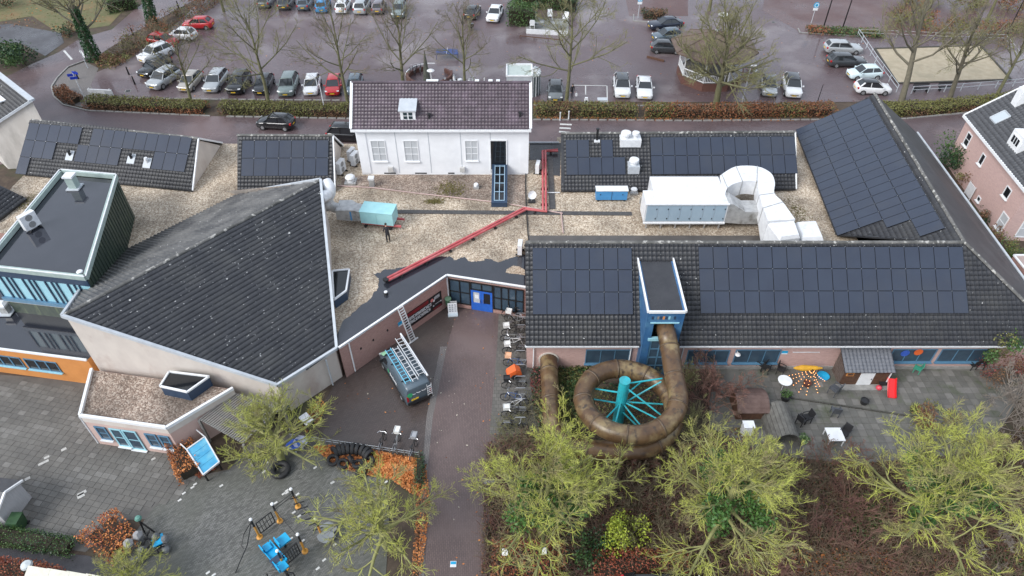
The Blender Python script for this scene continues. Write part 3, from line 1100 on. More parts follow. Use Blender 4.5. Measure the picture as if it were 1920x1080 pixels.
mb.build('weathered_gravel',gravel_dark,mid)
moss_m=mat('roof_moss',(.11,.10,.025),(.17,.14,.05),3,.95,bump=.6,bscale=14)
for(x,y,rx,ry,nn)in[(845,355,1.3,1.2,900),(815,378,.8,.35,500),(640,560,.4,.5,150),(120,365,1.5,1.2,500),(1480,400,1.6,1.8,700),(50,380,.6,1.3,250)]:
 p=at(x,y,GZ-.1)
 ang=RNG.random(nn)*6.283
 rr=np.sqrt(RNG.random(nn))*(1+RNG.normal(0,.25,nn))
 Pm=np.stack([p.x+np.cos(ang)*rr*rx,p.y+np.sin(ang)*rr*ry,GZ-.09+RNG.random(nn)*.06],1)
 v_,f_=leaves(Pm,.11,flat=.4)
 stuff(np_object('moss',v_,f_,moss_m,mid))
wk=MB()
ws=.5
wk.box((0,0,0),(ws-.015,ws-.015,.05))
walk_mesh=wk.mesh('walkway_slab',mat('dark_walkway_slab',(.055,.053,.055),(.085,.082,.08),3,.7))
def walkway(a,b,wide=1):
 d=b-a
 n=int(d.length/ws)
 d.normalize()
 s=d.cross(UP)
 rz=math.atan2(d.y,d.x)
 for i in range(n):
  for k in range(wide):
   p=a+d*((i+.5)*ws)+s*((k-(wide-1)/2)*ws)
   put('walkway_slab',walk_mesh,mid,WM[mid.name].inverted()@(p+V(0,0,.01)),(0,0,rz))
walkway(at(742,397,GZ-.1),at(1196,401,GZ-.1),1)
walkway(at(1036,392,GZ-.1),at(1031,292,GZ-.1),1)
pinkish=mat('pink_conduit',(.50,.36,.33),(.42,.3,.28),4,.6)
for lst,m_,r_ in[([(632,348),(700,352),(780,362),(860,371),(940,380),(1000,390),(1055,400)],pinkish,.05),([(1025,361),(1050,361)],white_metal,.04),([(1052,398),(1056,437)],pinkish,.05),([(987,300),(985,345),(987,392),(990,440),(992,452)],black_rubber,.05)]:
 mb=MB()
 mb.tube([at(x,y,GZ-.03)for x,y in lst],r_,6)
 mb.build('roof_conduit',m_,mid)
mb=MB()
mb.box(((hx0+21)/2+.3,41.85,GZ-.06),(20,1.0,.1))
mb.build('edge_strip',mat('wet_edge_strip',(.10,.088,.08),(.075,.068,.062),1,.35),mid)
mb=MB()
pts=[at(x,y,GZ-.1)for x,y in[(993,268),(1052,268),(1050,330),(1032,328),(1030,300),(993,300)]]
mb.poly(pts)
mb.build('dark_membrane',membrane,mid)
mb=MB()
mb.bar(at(990,267,GZ),at(1048,267,GZ),.1,.1)
mb.build('edge_trim',zinc,mid)
bd=(b1-b0);bd.z=0
bu=bd.normalized()
bn=Vector((bu.y,-bu.x,0))
for k in(.16,.27,.40,.68,.86):
 p=V(b0.x,b0.y,0)+bd*k+UP*1.75+bn*.012
 mb=MB()
 mb.bar(p-UP*.09,p+UP*.09,.12,.03,up=bn)
 mb.build('vent_slot',black_metal,mid)
p=V(b0.x,b0.y,0)+bd*.075+bn*.06
mb=MB()
mb.tube([p+UP*3.0,p+UP*.1],.055,8)
mb.build('downpipe',white_metal,mid)
p=V(b1.x,b1.y,0)+bn*.05-bu*.05
mb=MB()
mb.tube([p+UP*3.0,p+UP*.1],.06,8)
mb.build('downpipe',white_metal,mid)
p=V(b0.x,b0.y,0)+bd*.52+UP*1.55+bn*.02
mb=MB()
mb.bar(p-bu*.22+UP*.06,p+bu*.22+UP*.06,.02,.3)
mb.mi=1
mb.bar(p-bu*.2-UP*.16,p+bu*.2-UP*.16,.022,.12)
mb.build('wall_plaque',[cyan_toy,white_paint],mid)
ban=thing('banner','black and dark red banner with white lines of lettering on brick wall','banner',(V(b0.x,b0.y,0)+bd*.60+bn*.05))
s0,s1=.565,.925
BW=bd.length*(s1-s0)
po=V(b0.x,b0.y,.62)+bd*s0+bn*.04
def bq(x,z,w,h,off):
 a=po+bu*x+UP*z+bn*off
 return a,a+bu*w,a+bu*w+UP*h,a+UP*h
mb=MB()
mb.bar(po+UP*.72,po+bu*BW+UP*.72,.03,1.44)
mb.build('board',mat('banner_black',(.012,.008,.009),None,rough=.5),ban)
for q_ in((.05,1.06,BW*.62,.34),(BW*.74,.06,BW*.24,.16)):
 mb=MB()
 mb.quad(*bq(*q_,.02))
 mb.build('red_field',mat('banner_red',(.22,.012,.018),(.14,.01,.014),2,.5),ban)
txt=MB()
jr=random.Random(5)
def letters(x,z,w,h,n):
 """dense blocky capitals; too soft to read in the photograph"""
 cw=w/n
 for i in range(n):
  k=jr.randrange(4)
  t=cw*.24
  lx=x+i*cw
  txt.quad(*bq(lx,z,t,h,.024))
  if k in(0,1):
   txt.quad(*bq(lx+cw*.55,z,t,h,.024))
  if k in(0,2,3):
   txt.quad(*bq(lx,z+h*.8,cw*.78,h*.2,.0255))
  if k in(1,2):
   txt.quad(*bq(lx,z+h*.4,cw*.78,h*.2,.0255))
  if k in(2,3):
   txt.quad(*bq(lx,z,cw*.78,h*.2,.0255))
letters(.18,.66,BW*.66,.30,13)
letters(.18,.26,BW*.62,.30,12)
letters(BW*.80,1.0,BW*.15,.3,4)
txt.quad(*bq(BW*.76,.86,.14,.2,.024))
txt.quad(*bq(BW*.8,.52,BW*.14,.04,.024))
txt.quad(*bq(BW*.95,.46,.12,.12,.024))
txt.quad(*bq(BW*.74,.42,.12,.12,.024))
txt.build('lettering',white_paint,ban)
mb=MB()
p=po+bu*(BW*.73)+UP*1.12+bn*.03
mb.lathe(p,[(0,0),(.16,0)],10,'Y',rz=math.atan2(bu.y,bu.x))
mb.build('emblem',mat('emblem_pink',(.6,.2,.18),None,rough=.5),ban)
eu=(b2-b1);eu.z=0
EL=eu.length
eu.normalize()
en=Vector((eu.y,-eu.x,0))
ent=thing('entrance_front','glazed dark entrance front with blue double doors','entrance',(V(b1.x,b1.y,0)+eu*EL*.5))
eo=V(b1.x,b1.y,0)+eu*.12+en*.02
def wpos(s,z):
 return eo+eu*s+UP*z
W_=EL-.3
ds,de=W_*.29,W_*.585
for a,b in((0,ds-.02),(de+.02,W_)):
 mb=MB()
 mb.bar(wpos(a,.2),wpos(b,.2),.08,.4)
 mb.build('plinth',pink_brick,ent)
for(s,e,c)in((0,ds-.02,2),(de+.02,W_,4)):
 window(ent,wpos(s,.42),eu,e-s,2.42,en,c,2,black_metal,glass_blue,fw=.08,mull=.07,proud=.09)
window(ent,wpos(ds,2.12),eu,de-ds,.72,en,2,1,black_metal,glass_blue,fw=.06,mull=.06,proud=.09)
for k in range(2):
 s=ds+.02+k*(de-ds-.04)/2
 w=(de-ds-.04)/2-.01
 mb=MB()
 for(a,b,wd)in((wpos(s,.06+.1),wpos(s+w,.16),.28),(wpos(s,1.98),wpos(s+w,1.98),.16)):
  mb.bar(a+en*.04,b+en*.04,.06,wd)
 for x in(s+.08,s+w-.08):
  mb.bar(wpos(x,.3)+en*.04,wpos(x,1.9)+en*.04,.16,.06,up=en)
 mb.bar(wpos(s+.1,.55)+en*.04,wpos(s+w-.1,.55)+en*.04,.05,.5)
 d_=mb.build('door',blue_door,ent)
 mb=MB()
 a=wpos(s+.14,.78)+en*.03
 mb.quad(a,a+eu*(w-.28),a+eu*(w-.28)+UP*1.14,a+UP*1.14)
 mb.build('pane',glass_pale if k==0 else glass_dark,d_)
 mb=MB()
 hx=s+(w-.12 if k==0 else .12)
 mb.tube([wpos(hx,.9)+en*.12,wpos(hx,1.3)+en*.12],.02,6)
 mb.build('handle',chrome,d_)
mb=MB()
a=wpos(ds+.32,1.25)+en*.05
mb.quad(a,a+eu*.3,a+eu*.3+UP*.4,a+UP*.4)
mb.build('notice',white_paint,ent)
def skylight(label,px,ztop,zbase,parent_frame=white_paint):
 pts=[at(x,y,ztop)for x,y in px]
 c=sum(pts,Vector())/len(pts)
 t=thing('roof_light',label,'skylight',(c.x,c.y,zbase))
 mb=MB()
 mb.prism([(p.x,p.y)for p in pts],zbase,ztop-.06,top=False)
 mb.build('upstand',navy,t)
 mb=MB()
 k=len(pts)
 for i in range(k):
  mb.bar(pts[i],pts[(i+1)%k],.11,.12)
 mb.build('frame',parent_frame,t)
 mb=MB()
 mb.poly([p-UP*.03 for p in pts])
 mb.build('pane',glass_dark,t)
 return t
skylight('angular dark skylight on gravel roof beside the big tiled roof',[(623,508),(655,505),(649,545),(626,562)],GZ+.75,GZ-.1)
WY=51.13
house=thing('white_house','white rendered house with purple tiled roof and small dormer','building',(-6,WY,0))
wx0,wx1=-13.25,1.36
wyb=WY+5.2
ez=7.75
mb=MB()
mb.prism([(wx0,WY),(wx1,WY),(wx1,wyb),(wx0,wyb)],0,ez,top=False)
rz_=ez+2.75
for x in(wx0,wx1):
 mb.add([(x,WY,ez),(x,wyb,ez),(x,(WY+wyb)/2,rz_-.1)],[(0,1,2)])
mb.build('wall',white_render,house)
ga,gb=V(wx0-.22,WY-.32,ez+.02),V(wx1+.2,WY-.32,ez+.02)
ra,rb=V(wx0-.22,(WY+wyb)/2,rz_),V(wx1+.2,(WY+wyb)/2,rz_)
ba,bb=V(wx0-.22,wyb+.32,ez+.02),V(wx1+.2,wyb+.32,ez+.02)
mb=MB()
mb.slab([ga,gb,rb,ra],.12)
mb.slab([ra,rb,bb,ba],.12)
mb.build('roof',tile_purple,house)
roof_tiles([ga,gb,rb,ra],(1,0,0),tile_purple,house,tw=.28,tl=.30,roll=.022,lip=.035)
ridge_run(ra+V(0,0,.05),rb+V(0,0,.05),house,material=tile_purple)
mb=MB()
for(p,q,r2)in((ga,ra,1),(gb,rb,1),(ba,ra,1),(bb,rb,1)):
 mb.bar(p+UP*.05,q+UP*.05,.22,.16)
mb.build('verge_board',white_paint,house)
mb=MB()
mb.bar(ga+V(-.05,-.05,-.1),gb+V(.05,-.05,-.1),.2,.2)
mb.build('gutter',white_paint,house)
for x in(745,806,865,920):
 p=at_y(x,290,WY)
 mb=MB()
 mb.box((p.x,WY-.004,(GZ+ez)/2),(.05,.03,ez-GZ-.1))
 mb.build('wall_joint',zinc,house)
for x in(wx0+.45,wx1-.3):
 mb=MB()
 mb.box((x,WY-.03,(GZ+ez)/2-.05),(.75,.06,ez-GZ-.15))
 mb.build('pilaster',white_render,house)
for(x0,y0,x1,y1)in[(700,263,727,302),(760,263,787,302),(873,263,897,301)]:
 p,w,h=wall_px(WY,x0,y0,x1,y1)
 window(house,p,(1,0,0),w,h,NF,2,3,white_paint,glass_pale,fw=.06,sill=white_paint,mull=.04,proud=.06)
p,w,h=wall_px(WY,919,262,951,319)
window(house,p,(1,0,0),w,h,NF,1,1,white_paint,glass_dark,fw=.09,name='tall_window',proud=.07)
for x,y in((733,316),(994-7-120,316)):
 p=at_y(x,y,WY)
 mb=MB()
 mb.box((p.x,WY-.14,p.z),(.42,.28,.42))
 mb.build('wall_vent',mat('vent_cream',(.5,.49,.47),None,rough=.6),house)
mb=MB()
for x0,x1 in((720,742),(778,800),(840,852)):
 a,b=at_y(x0,322,WY),at_y(x1,322,WY)
 mb.box(((a.x+b.x)/2,WY-.008,GZ+.02),(b.x-a.x,.02,.12))
mb.build('low_vent',black_metal,house)
dY=WY+.25
p=at_y(767,238,dY)
dm=thing_part=None
mb=MB()
dw,dh=1.25,.95
dz0=ez+.45
slope=(rz_-ez)/((wyb-WY)/2+.32)
yb_=WY-.32+(dz0+dh-ez)/slope
mb.prism([(p.x-dw/2,dY),(p.x+dw/2,dY),(p.x+dw/2,yb_+.3),(p.x-dw/2,yb_+.3)],dz0-.3,dz0+dh)
dormer=mb.build('dormer',white_paint,house)
mb=MB()
mb.slab([V(p.x-dw/2-.12,dY-.15,dz0+dh+.1),V(p.x+dw/2+.12,dY-.15,dz0+dh+.1),V(p.x+dw/2+.12,yb_+.9,dz0+dh+.55),V(p.x-dw/2-.12,yb_+.9,dz0+dh+.55)],.1)
mb.build('dormer_roof',zinc,dormer)
mb=MB()
for i in(-1,1):
 for j in(0,1):
  mb.box((p.x+i*.22,dY-.012,dz0+.34+j*.33),(.32,.02,.26))
mb.build('pane',glass_dark,dormer)
for(x,y)in[(805,222),(975,219)]:
 q=at_plane(x,y,ga,plane_n(ga,gb,ra))
 mb=MB()
 mb.cyl(q-UP*.05,.09,.4,10)
 mb.cyl(q+UP*.35,.14,.1,10)
 mb.build('vent_pipe',black_plastic,house)
for(x,w)in[(812,1.0),(895,.35),(920,.35),(934,.3)]:
 q=at_y(x,168,ra.y)
 mb=MB()
 mb.box((q.x,ra.y,rz_+.2),(w,.3,.05))
 mb.build('ridge_flashing',white_paint,house)
lt=thing('lean_to_light','navy framed lean-to roof light below the tall dark window','skylight',(-.6,WY-1.2,GZ-.1))
a,b=at(921,380,GZ+.35),at(951,380,GZ+.35)
ly0=a.y
lx0,lx1=a.x,b.x
lz0,lz1=GZ+.35,GZ+.95
mb=MB()
mb.prism([(lx0,ly0),(lx1,ly0),(lx1,WY-.03),(lx0,WY-.03)],GZ-.1,[lz0,lz0,lz1,lz1],top=True)
mb.build('body',navy,lt)
mb=MB()
def lp(s,t,off=.03):
 return V(lx0+(lx1-lx0)*s,ly0+(WY-.05-ly0)*t,lz0+(lz1-lz0)*t+off)
for i in range(2):
 for j in range(4):
  s0_,s1_=.2+i*.32,.2+i*.32+.27
  t0_,t1_=.06+j*.225,.06+j*.225+.19
  mb.quad(lp(s0_,t0_),lp(s1_,t0_),lp(s1_,t1_),lp(s0_,t1_))
mb.build('pane',glass_dark,lt)
mb=MB()
for s in(.185,.5,.815):
 mb.bar(lp(s,.04,.05),lp(s,.96,.05),.06,.05)
for t in(.045,.265,.49,.715,.945):
 mb.bar(lp(.18,t,.045),lp(.82,t,.045),.06,.05)
mb.build('glazing_bar',mat('pale_blue_bar',(.30,.42,.52),None,rough=.4),lt)
def slope_ridge(e0,e1,px0,px1,deg):
 u=(e1-e0).normalized()
 b=Vector((-u.y,u.x,0))
 n=(-b*math.sin(R(deg))+UP*math.cos(R(deg))).normalized()
 return at_plane(*px0,e0,n),at_plane(*px1,e0,n)
def gable_range(name,label,e0,e1,r0,r1,material,wallm,ends,tw=.3,mono=False):
 t=thing(name,label,'building',V((e0.x+e1.x)/2,(e0.y+e1.y)/2,0))
 back0,back1=r0*2-e0,r1*2-e1
 back0.z,back1.z=e0.z,e1.z
 if mono:
  back0,back1=r0.lerp(back0,.12),r1.lerp(back1,.12)
  back0.z,back1.z=r0.z-.5,r1.z-.5
 mb=MB()
 mb.slab([e0,e1,r1,r0],.12)
 mb.slab([r0,r1,back1,back0],.12)
 mb.build('roof',material,t)
 roof_tiles([e0,e1,r1,r0],e1-e0,material,t,tw=tw)
 ridge_run(r0+V(0,0,.05),r1+V(0,0,.05),t)
 u=(e1-e0).normalized()
 mb=MB()
 i0,i1=e0+u*.2,e1-u*.12
 k0,k1=back0+u*.2,back1-u*.12
 yi=(r0-e0);yi.z=0
 yi=yi.normalized()*.3
 c=[i0+yi,i1+yi,k1-yi,k0-yi]
 mb.prism([(p.x,p.y)for p in c],0,[e0.z-.05,e0.z-.05,back1.z-.1,back0.z-.1],top=False)
 for(a,b,r_)in((c[1],c[2],r1-u*.12),(c[0],c[3],r0+u*.2)):
  mb.add([(a.x,a.y,e0.z-.05),(b.x,b.y,back0.z-.1),(r_.x,r_.y,r_.z-.14)],[(0,1,2)])
 mb.build('wall',wallm,t)
 mb=MB()
 for(a,b)in((e1,r1),(r1,back1)):
  mb.bar(a+u*.03+UP*.03,b+u*.03+UP*.03,.1,.16)
 mb.build('verge_trim',white_paint,t)
 return t
e0,e1=at(1052,358,3.3),at(1492,355,3.3)
r0,r1_=slope_ridge(e0,e1,(1052,251),(1490,248),37)
NE=gable_range('rear_range','low tiled range with solar panels behind the white duct',e0,e1,r0,r1_,tile_mat,pale_brick,None,mono=True)
nn=plane_n(e0,e1,r0)
u_=(e1-e0).normalized()
d_=u_.cross(nn).normalized()
d_=d_ if d_.z<0 else-d_
a=at_plane(1060,263,e0,nn)
solar('small stepped solar array beside the roof vents of the rear range',a,u_,d_,5,2,1.02,(at_plane(1062,329,e0,nn)-a).length/2,mask=lambda c,r:r==1 or c in(0,1,3))
a,b=at_plane(1218,258,e0,nn),at_plane(1489,256,e0,nn)
solar('two-row solar array of twelve columns behind the white duct',a,u_,d_,12,2,(b-a).length/12,(at_plane(1222,328,e0,nn)-a).length/2)
we0,we1=at(45,327,3.2),at(361,358,3.2)
wr1=V(-27.31,52.34,5.97)
wr0=at(60,226,5.97)
NWr=gable_range('corner_range','tiled range with patchy solar array next to the black flat roof',we0,we1,wr0,wr1,tile_mat,cream_render,None)
nn=plane_n(we0,we1,wr1)
u_=(we1-we0).normalized()
d_=u_.cross(nn).normalized()
d_=d_ if d_.z<0 else-d_
a=at_plane(57,231,we0,nn)
pw_=1.0
pat={0:'111110'+'1111111111'[:9],1:'111000'+'111100011'[:9],2:'200000'+'000000011'}
rows={0:[0,1,2,3,4,6,7,8,9,10,11,12,13,14],1:[0,1,2,5,6,7,8,12,13,14],2:[0]}
Lw=(at_plane(366,268,we0,nn)-a).length
solar('patchy solar array with gaps round roof vents on the corner range',a,u_,d_,15,3,Lw/15.3,1.62,mask=lambda c,r:c in rows[r])
se0,se1=at(445,358,3.25),at(628,357,3.25)
sr0,sr1=slope_ridge(se0,se1,(445,254),(624,255),41)
SR=gable_range('small_range','short tiled range with two-row solar array left of white house',se0,se1,sr0,sr1,tile_mat,cream_render,None)
nn=plane_n(se0,se1,sr1)
u_=(se1-se0).normalized()
d_=u_.cross(nn).normalized()
d_=d_ if d_.z<0 else-d_
a,b=at_plane(455,264,se0,nn),at_plane(617,264,se0,nn)
solar('seven-column solar array on the short range left of white house',a,u_,d_,7,2,(b-a).length/7,(at_plane(455,331,se0,nn)-a).length/2)
TZ=7.65
tL,tR=at(118,593,TZ),at(601,338,TZ)
tE1=at(631,654,2.95)
nT=plane_n(tL,tR,tE1)
tE2=at_plane(520,723,tL,nT)
rd=(tR-tL).normalized()
side=rd.cross(UP).normalized()
if side.y>0:
 side=-side
bslope=math.tan(R(25))
pb=tL-side*5-UP*5*bslope
nB=plane_n(tL,tR,pb)
tB1,tB2=at_plane(330,384,tL,nB),at_plane(163,528,tL,nB)
big=thing('angular_hall','big angular hall with dark tiled roof and tall cream walls','building',((tL+tE1)/2-V(0,0,((tL+tE1)/2).z)))
mb=MB()
mb.slab([tL,tE2,tE1,tR],.14)
mb.slab([tL,tR,tB1,tB2],.14)
mb.build('roof',tile_mat,big)
roof_tiles([tE2,tE1,tR,tL],rd,tile_speck,big,tw=.25,tl=.33,lip=.085,roll=.012)
roof_tiles([tB2,tB1,tR,tL],rd,tile_pale,big,tw=.31,tl=.36,lip=.02,roll=.06)
ridge_run(tL+V(0,0,.05),tR+V(0,0,.05),big)
outl=[tL,tE2,tE1,tR,tB1,tB2]
cen=sum(outl,Vector())/6
ins=[p+(cen-p).normalized()*.12 for p in outl]
mb=MB()
mb.prism([(p.x,p.y)for p in ins],0,[p.z-.12 for p in outl],top=False)
mb.build('wall',cream_render,big)
mb=MB()
k=6
for i in range(k):
 p,q=outl[i],outl[(i+1)%k]
 out=((p+q)/2-cen)
 out.z=0
 out.normalize()
 mb.bar(p+out*.02+UP*.06,q+out*.02+UP*.06,.18,.22)
mb.build('verge_trim',zinc,big)
for(p,q,f)in((tE2,tE1,.78),):
 c=p.lerp(q,f)
 out=(c-cen);out.z=0
 out.normalize()
 mb=MB()
 mb.tube([V(c.x,c.y,2.7)+out*.1,V(c.x,c.y,.1)+out*.1],.06,8)
 mb.build('downpipe',zinc,big)
BZ=7.0
k0,k1,k2=at(115,322,BZ),at(218,331,BZ),at(161,521,BZ)
kl=at(0,462,BZ)
ks=at(0,503,BZ)
def meet(a,b,c,d):
 r_,s_=b-a,d-c
 t_=((c.x-a.x)*s_.y-(c.y-a.y)*s_.x)/(r_.x*s_.y-r_.y*s_.x)
 return a+r_*t_
k3=meet(k0,kl,k2,ks)
blk=thing('black_roof_box','tall box with wet black flat roof and green metal side','building',((k0+k2)/2-V(0,0,BZ)))
q=[k0,k1,k2,k3]
mb=MB()
mb.prism([(p.x,p.y)for p in q],0,BZ-.1,top=False)
mb.build('wall',green_clad,blk)
cc=sum(q,Vector())/4
mb=MB()
mb.poly([p+(cc-p).normalized()*.2-UP*.22 for p in q])
mb.build('flat_roof',membrane_wet,blk)
mb=MB()
for i in range(4):
 mb.bar(q[i],q[(i+1)%4],.24,.34)
mb.build('parapet',green_trim,blk)
mb=MB()
for i in range(4):
 o_=((q[i]+q[(i+1)%4])/2-cc).normalized()*.07
 mb.bar(q[i]+UP*.19+o_,q[(i+1)%4]+UP*.19+o_,.08,.05)
mb.build('coping',white_metal,blk)
for i in(1,):
 p,r_=q[1],q[2]
 d=r_-p
 o_=Vector((d.y,-d.x,0)).normalized()
 o_=o_ if o_.x>0 else-o_
 for j in range(1,24):
  c=p+d*(j/24)
  mb=MB()
  mb.bar(c+o_*.02-UP*.2,c+o_*.02-UP*4.2,.04,.05,up=o_)
  mb.build('seam',green_clad,blk)
fu=(k2-k3);fu.z=0
FL=fu.length
fu.normalize()
fn=Vector((fu.y,-fu.x,0))
mb=MB()
base=V(k3.x,k3.y,0)+fn*.03
mb.bar(base+UP*6.55,base+fu*FL+UP*6.55,.08,.55)
mb.build('fascia',navy,blk)
mb=MB()
npan=9
j=0
mbm=MB()
for i in range(npan):
 s0_,s1_=FL*i/npan+.08,FL*(i+1)/npan-.02
 a=base+fu*s0_+UP*4.35+fn*.02
 w=(s1_-s0_)
 mp=MB()
 mp.quad(a,a+fu*w,a+fu*w+UP*1.95,a+UP*1.95)
 mp.build('glazing_panel',sky_blue,blk)
 for xx in((s0_-.05,s0_+.42)if i%2 else(s0_-.05,)):
  mbm=MB()
  c=base+fu*xx+fn*.06
  mbm.bar(c+UP*4.3,c+UP*6.3,.09,.08,up=fn)
  mbm.build('mullion',navy,blk)
mb=MB()
mb.bar(base+UP*4.2+fn*.1,base+fu*FL+UP*4.2+fn*.1,.22,.3)
mb.build('sill',frame_blue,blk)
mb=MB()
mb.bar(base+UP*4.02+fn*.12,base+fu*FL+UP*4.02+fn*.12,.16,.05)
mb.build('sill_trim',steel,blk)
OZ=2.75
o2,o3=at(163,674,OZ),at(0,653,OZ)
od=(o2-o3);od.z=0
od.normalize()
o3=o3-od*9
onr=Vector((od.y,-od.x,0))
orw=thing('orange_wing','low orange rendered wing with wet black roof and blue windows','building',(o2-V(2,0,OZ)))
bk2=o2-onr*7.5
bk3=o3-onr*7.5
mb=MB()
mb.prism([(p.x,p.y)for p in(o3,o2,bk2,bk3)],0,OZ-.06,top=False)
mb.build('wall',orange_render,orw)
mb=MB()
mb.poly([V(p.x,p.y,OZ-.05)for p in(o3,o2,bk2+od*1.0,bk3)])
mb.build('flat_roof',membrane_wet,orw)
mb=MB()
mb.bar(o3+onr*.05,o2+onr*.05,.12,.14)
mb.build('roof_edge_trim',white_paint,orw)
for i in range(5):
 s=9-4.1+i*2.72-.05
 p=V(o3.x,o3.y,.95)+od*s+onr*.01
 if s+2.4<(o2-o3).length-.6:
  window(orw,p,od,2.45,1.05,onr,3,1,frame_blue,glass_dark,fw=.07,sill=sky_blue,mull=.10)
an=[at(172,692,3.0),at(437,728,3.0),at(312,802,3.0),at(150,779,3.0)]
anx=thing('annex','low pale annex with old gravel roof and blue framed windows','building',(an[2]-V(1,-1,3)))
mb=MB()
mb.prism([(p.x,p.y)for p in an],0,2.9,top=False)
mb.build('wall',annex_render,anx)
mb=MB()
mb.poly([p-UP*.12 for p in an])
stuff(mb.build('gravel',gravel_dark,anx))
mb=MB()
for i in(1,2,3):
 mb.bar(an[i],an[(i+1)%4],.16,.22)
mb.build('parapet',white_paint,anx)
mb=MB()
for i in(1,2,3):
 p,r_=an[i],an[(i+1)%4]
 o_=Vector((-(r_-p).y,(r_-p).x,0)).normalized()
 mb.bar(p-UP*.38-o_*.0,r_-UP*.38-o_*.0,.05,.46)
mb.build('fascia',cream_render,anx)
au=(an[2]-an[3]);au.z=0
AL=au.length
au.normalize()
anr=Vector((au.y,-au.x,0))
for(s,w,z,h)in[(.5,.75,.75,1.35),(1.5,.8,.25,1.85),(2.35,.95,.12,2.0),(3.85,.75,.75,1.35),(4.75,.7,.75,1.35)]:
 if s+w<AL:
  window(anx,V(an[3].x,an[3].y,z)+au*s+anr*.03,au,w,h,anr,1,2,sky_blue if s in(1.5,2.35)else frame_blue,glass_blue,fw=.1,sill=white_paint)
skylight('angular black skylight with white frame on the annex roof',[(317,697),(392,706),(351,735),(300,724)],3.75,2.88)
mb=MB()
mb.tube([V(an[3].x-.08,an[3].y,2.9),V(an[3].x-.08,an[3].y,.1)],.05,8)
mb.build('downpipe',white_metal,anx)
hA,hB=at(60,188,7.0),at(17,318,0)
hB=V(hB.x,hB.y,4.3)
hC=at(0,141,7.0)
hd=(hC-hA);hd.z=0
hd.normalize()
nwh=thing('corner_house','white gabled house with dark roof at the left edge','building',V(hA.x-4,hA.y,0))
hC=hA+hd*16
hD=hB+hd*16
hE=V(hA.x,hA.y,4.3)
mb=MB()
mb.slab([hA,hB,hD,hC],.14)
mb.build('roof',tile_mat,nwh)
roof_tiles([hB,hA,hC,hD],hd,tile_mat,nwh)
ind=hd*.15
mb=MB()
mb.prism([(hB+ind).xy,(hE+ind).xy,(hE+hd*15.8).xy,(hD-ind).xy],0,4.25,top=False)
mb.add([tuple(V((hB+ind).x,(hB+ind).y,4.25)),tuple(V((hE+ind).x,(hE+ind).y,4.25)),tuple(hA+ind-UP*.14)],[(0,1,2)])
mb.build('wall',mat('old_white_render',(.62,.59,.55),(.52,.49,.45),.8,.8,c4=(.38,.36,.33),c4scale=.6,stretch=(1,1,.4),bump=.15,bscale=12),nwh)
mb=MB()
mb.bar(hA,hB,.22,.2)
mb.bar(hA,hC,.5,.16)
mb.build('verge_trim',zinc,nwh)
nh=plane_n(hA,hB,hC)
p=at_plane(4,186,hA,nh)
mb=MB()
mb.box(p+nh*.12,(1.5,1.0,.1),rz=math.atan2(hd.y,hd.x),rx=0)
g_=mb.build('roof_window',white_paint,nwh)
lo=thing('dark_lean_to','dark sloping tiled roof piece at the left edge below the house','building',at(-20,370,0))
la,lb,lc,ld=at(-60,318,5.0),at(50,372,3.3),at(-6,415,3.3),at(-110,365,5.0)
mb=MB()
mb.slab([la,lb,lc,ld],.14)
mb.build('roof',tile_mat,lo)
roof_tiles([lc,lb,la,ld],lb-lc,tile_mat,lo)
mb=MB()
mb.prism([(p.x,p.y)for p in(la,lb,lc,ld)],0,[4.8,3.1,3.1,4.8],top=False)
mb.build('wall',cream_render,lo)
P1=at(1808,216,5.1)
P2g=at(1868,452,0)
P2=V(P2g.x,P2g.y,5.1)
pk=thing('pink_house','pink brick house with grey tiled roof and white dormer at right edge','building',V((P1.x+P2.x)/2+4,(P1.y+P2.y)/2,0))
pd=(P2-P1);pd.z=0
PL=pd.length
pd.normalize()
pn=Vector((pd.y,-pd.x,0))
if pn.x>0:
 pn=-pn
inn=-pn
rise=math.tan(R(38))
dep=4.6
Pr1,Pr2=P1+inn*dep+UP*dep*rise,P2+inn*dep+UP*dep*rise
Pb1,Pb2=P1+inn*dep*2,P2+inn*dep*2
mb=MB()
mb.slab([P1,P2,Pr2,Pr1],.14)
mb.slab([Pr1,Pr2,Pb2,Pb1],.14)
mb.build('roof',tile_house,pk)
roof_tiles([P1,P2,Pr2,Pr1],pd,tile_house,pk,tw=.34,tl=.38)
ridge_run(Pr1+V(0,0,.05),Pr2+V(0,0,.05),pk)
w1,w2=P1+inn*.32+pd*.2,P2+inn*.32-pd*.2
w3,w4=P2+inn*(2*dep-.3)-pd*.2,P1+inn*(2*dep-.3)+pd*.2
mb=MB()
mb.prism([(p.x,p.y)for p in(w1,w2,w3,w4)],0,4.98,top=False)
for(a,b,r_)in((w1,w4,Pr1+pd*.2),(w2,w3,Pr2-pd*.2)):
 mb.add([(a.x,a.y,4.98),(b.x,b.y,4.98),(r_.x,r_.y,r_.z-.15)],[(0,1,2)])
mb.build('wall',house_brick,pk)
mb=MB()
mb.bar(P1-UP*.05,P2-UP*.05,.26,.22)
mb.build('gutter',white_paint,pk)
for a,b in((P1,Pr1),(P2,Pr2)):
 mb=MB()
 mb.bar(a,b,.14,.2)
 mb.build('verge_board',white_paint,pk)
for(s,w,z,h)in[(.09,.9,2.9,1.3),(.36,.7,2.9,1.1),(.76,.9,2.9,1.0),(.55,.6,.5,.5),(.86,1.1,.5,1.6)]:
 p=V(w1.x,w1.y,z)+pd*(s*PL)+pn*.01
 window(pk,p,pd,w,h,pn,1,2 if h>1.2 else 1,white_paint,glass_dark if h<1.5 else glass_pale,fw=.09,sill=white_paint)
su=inn
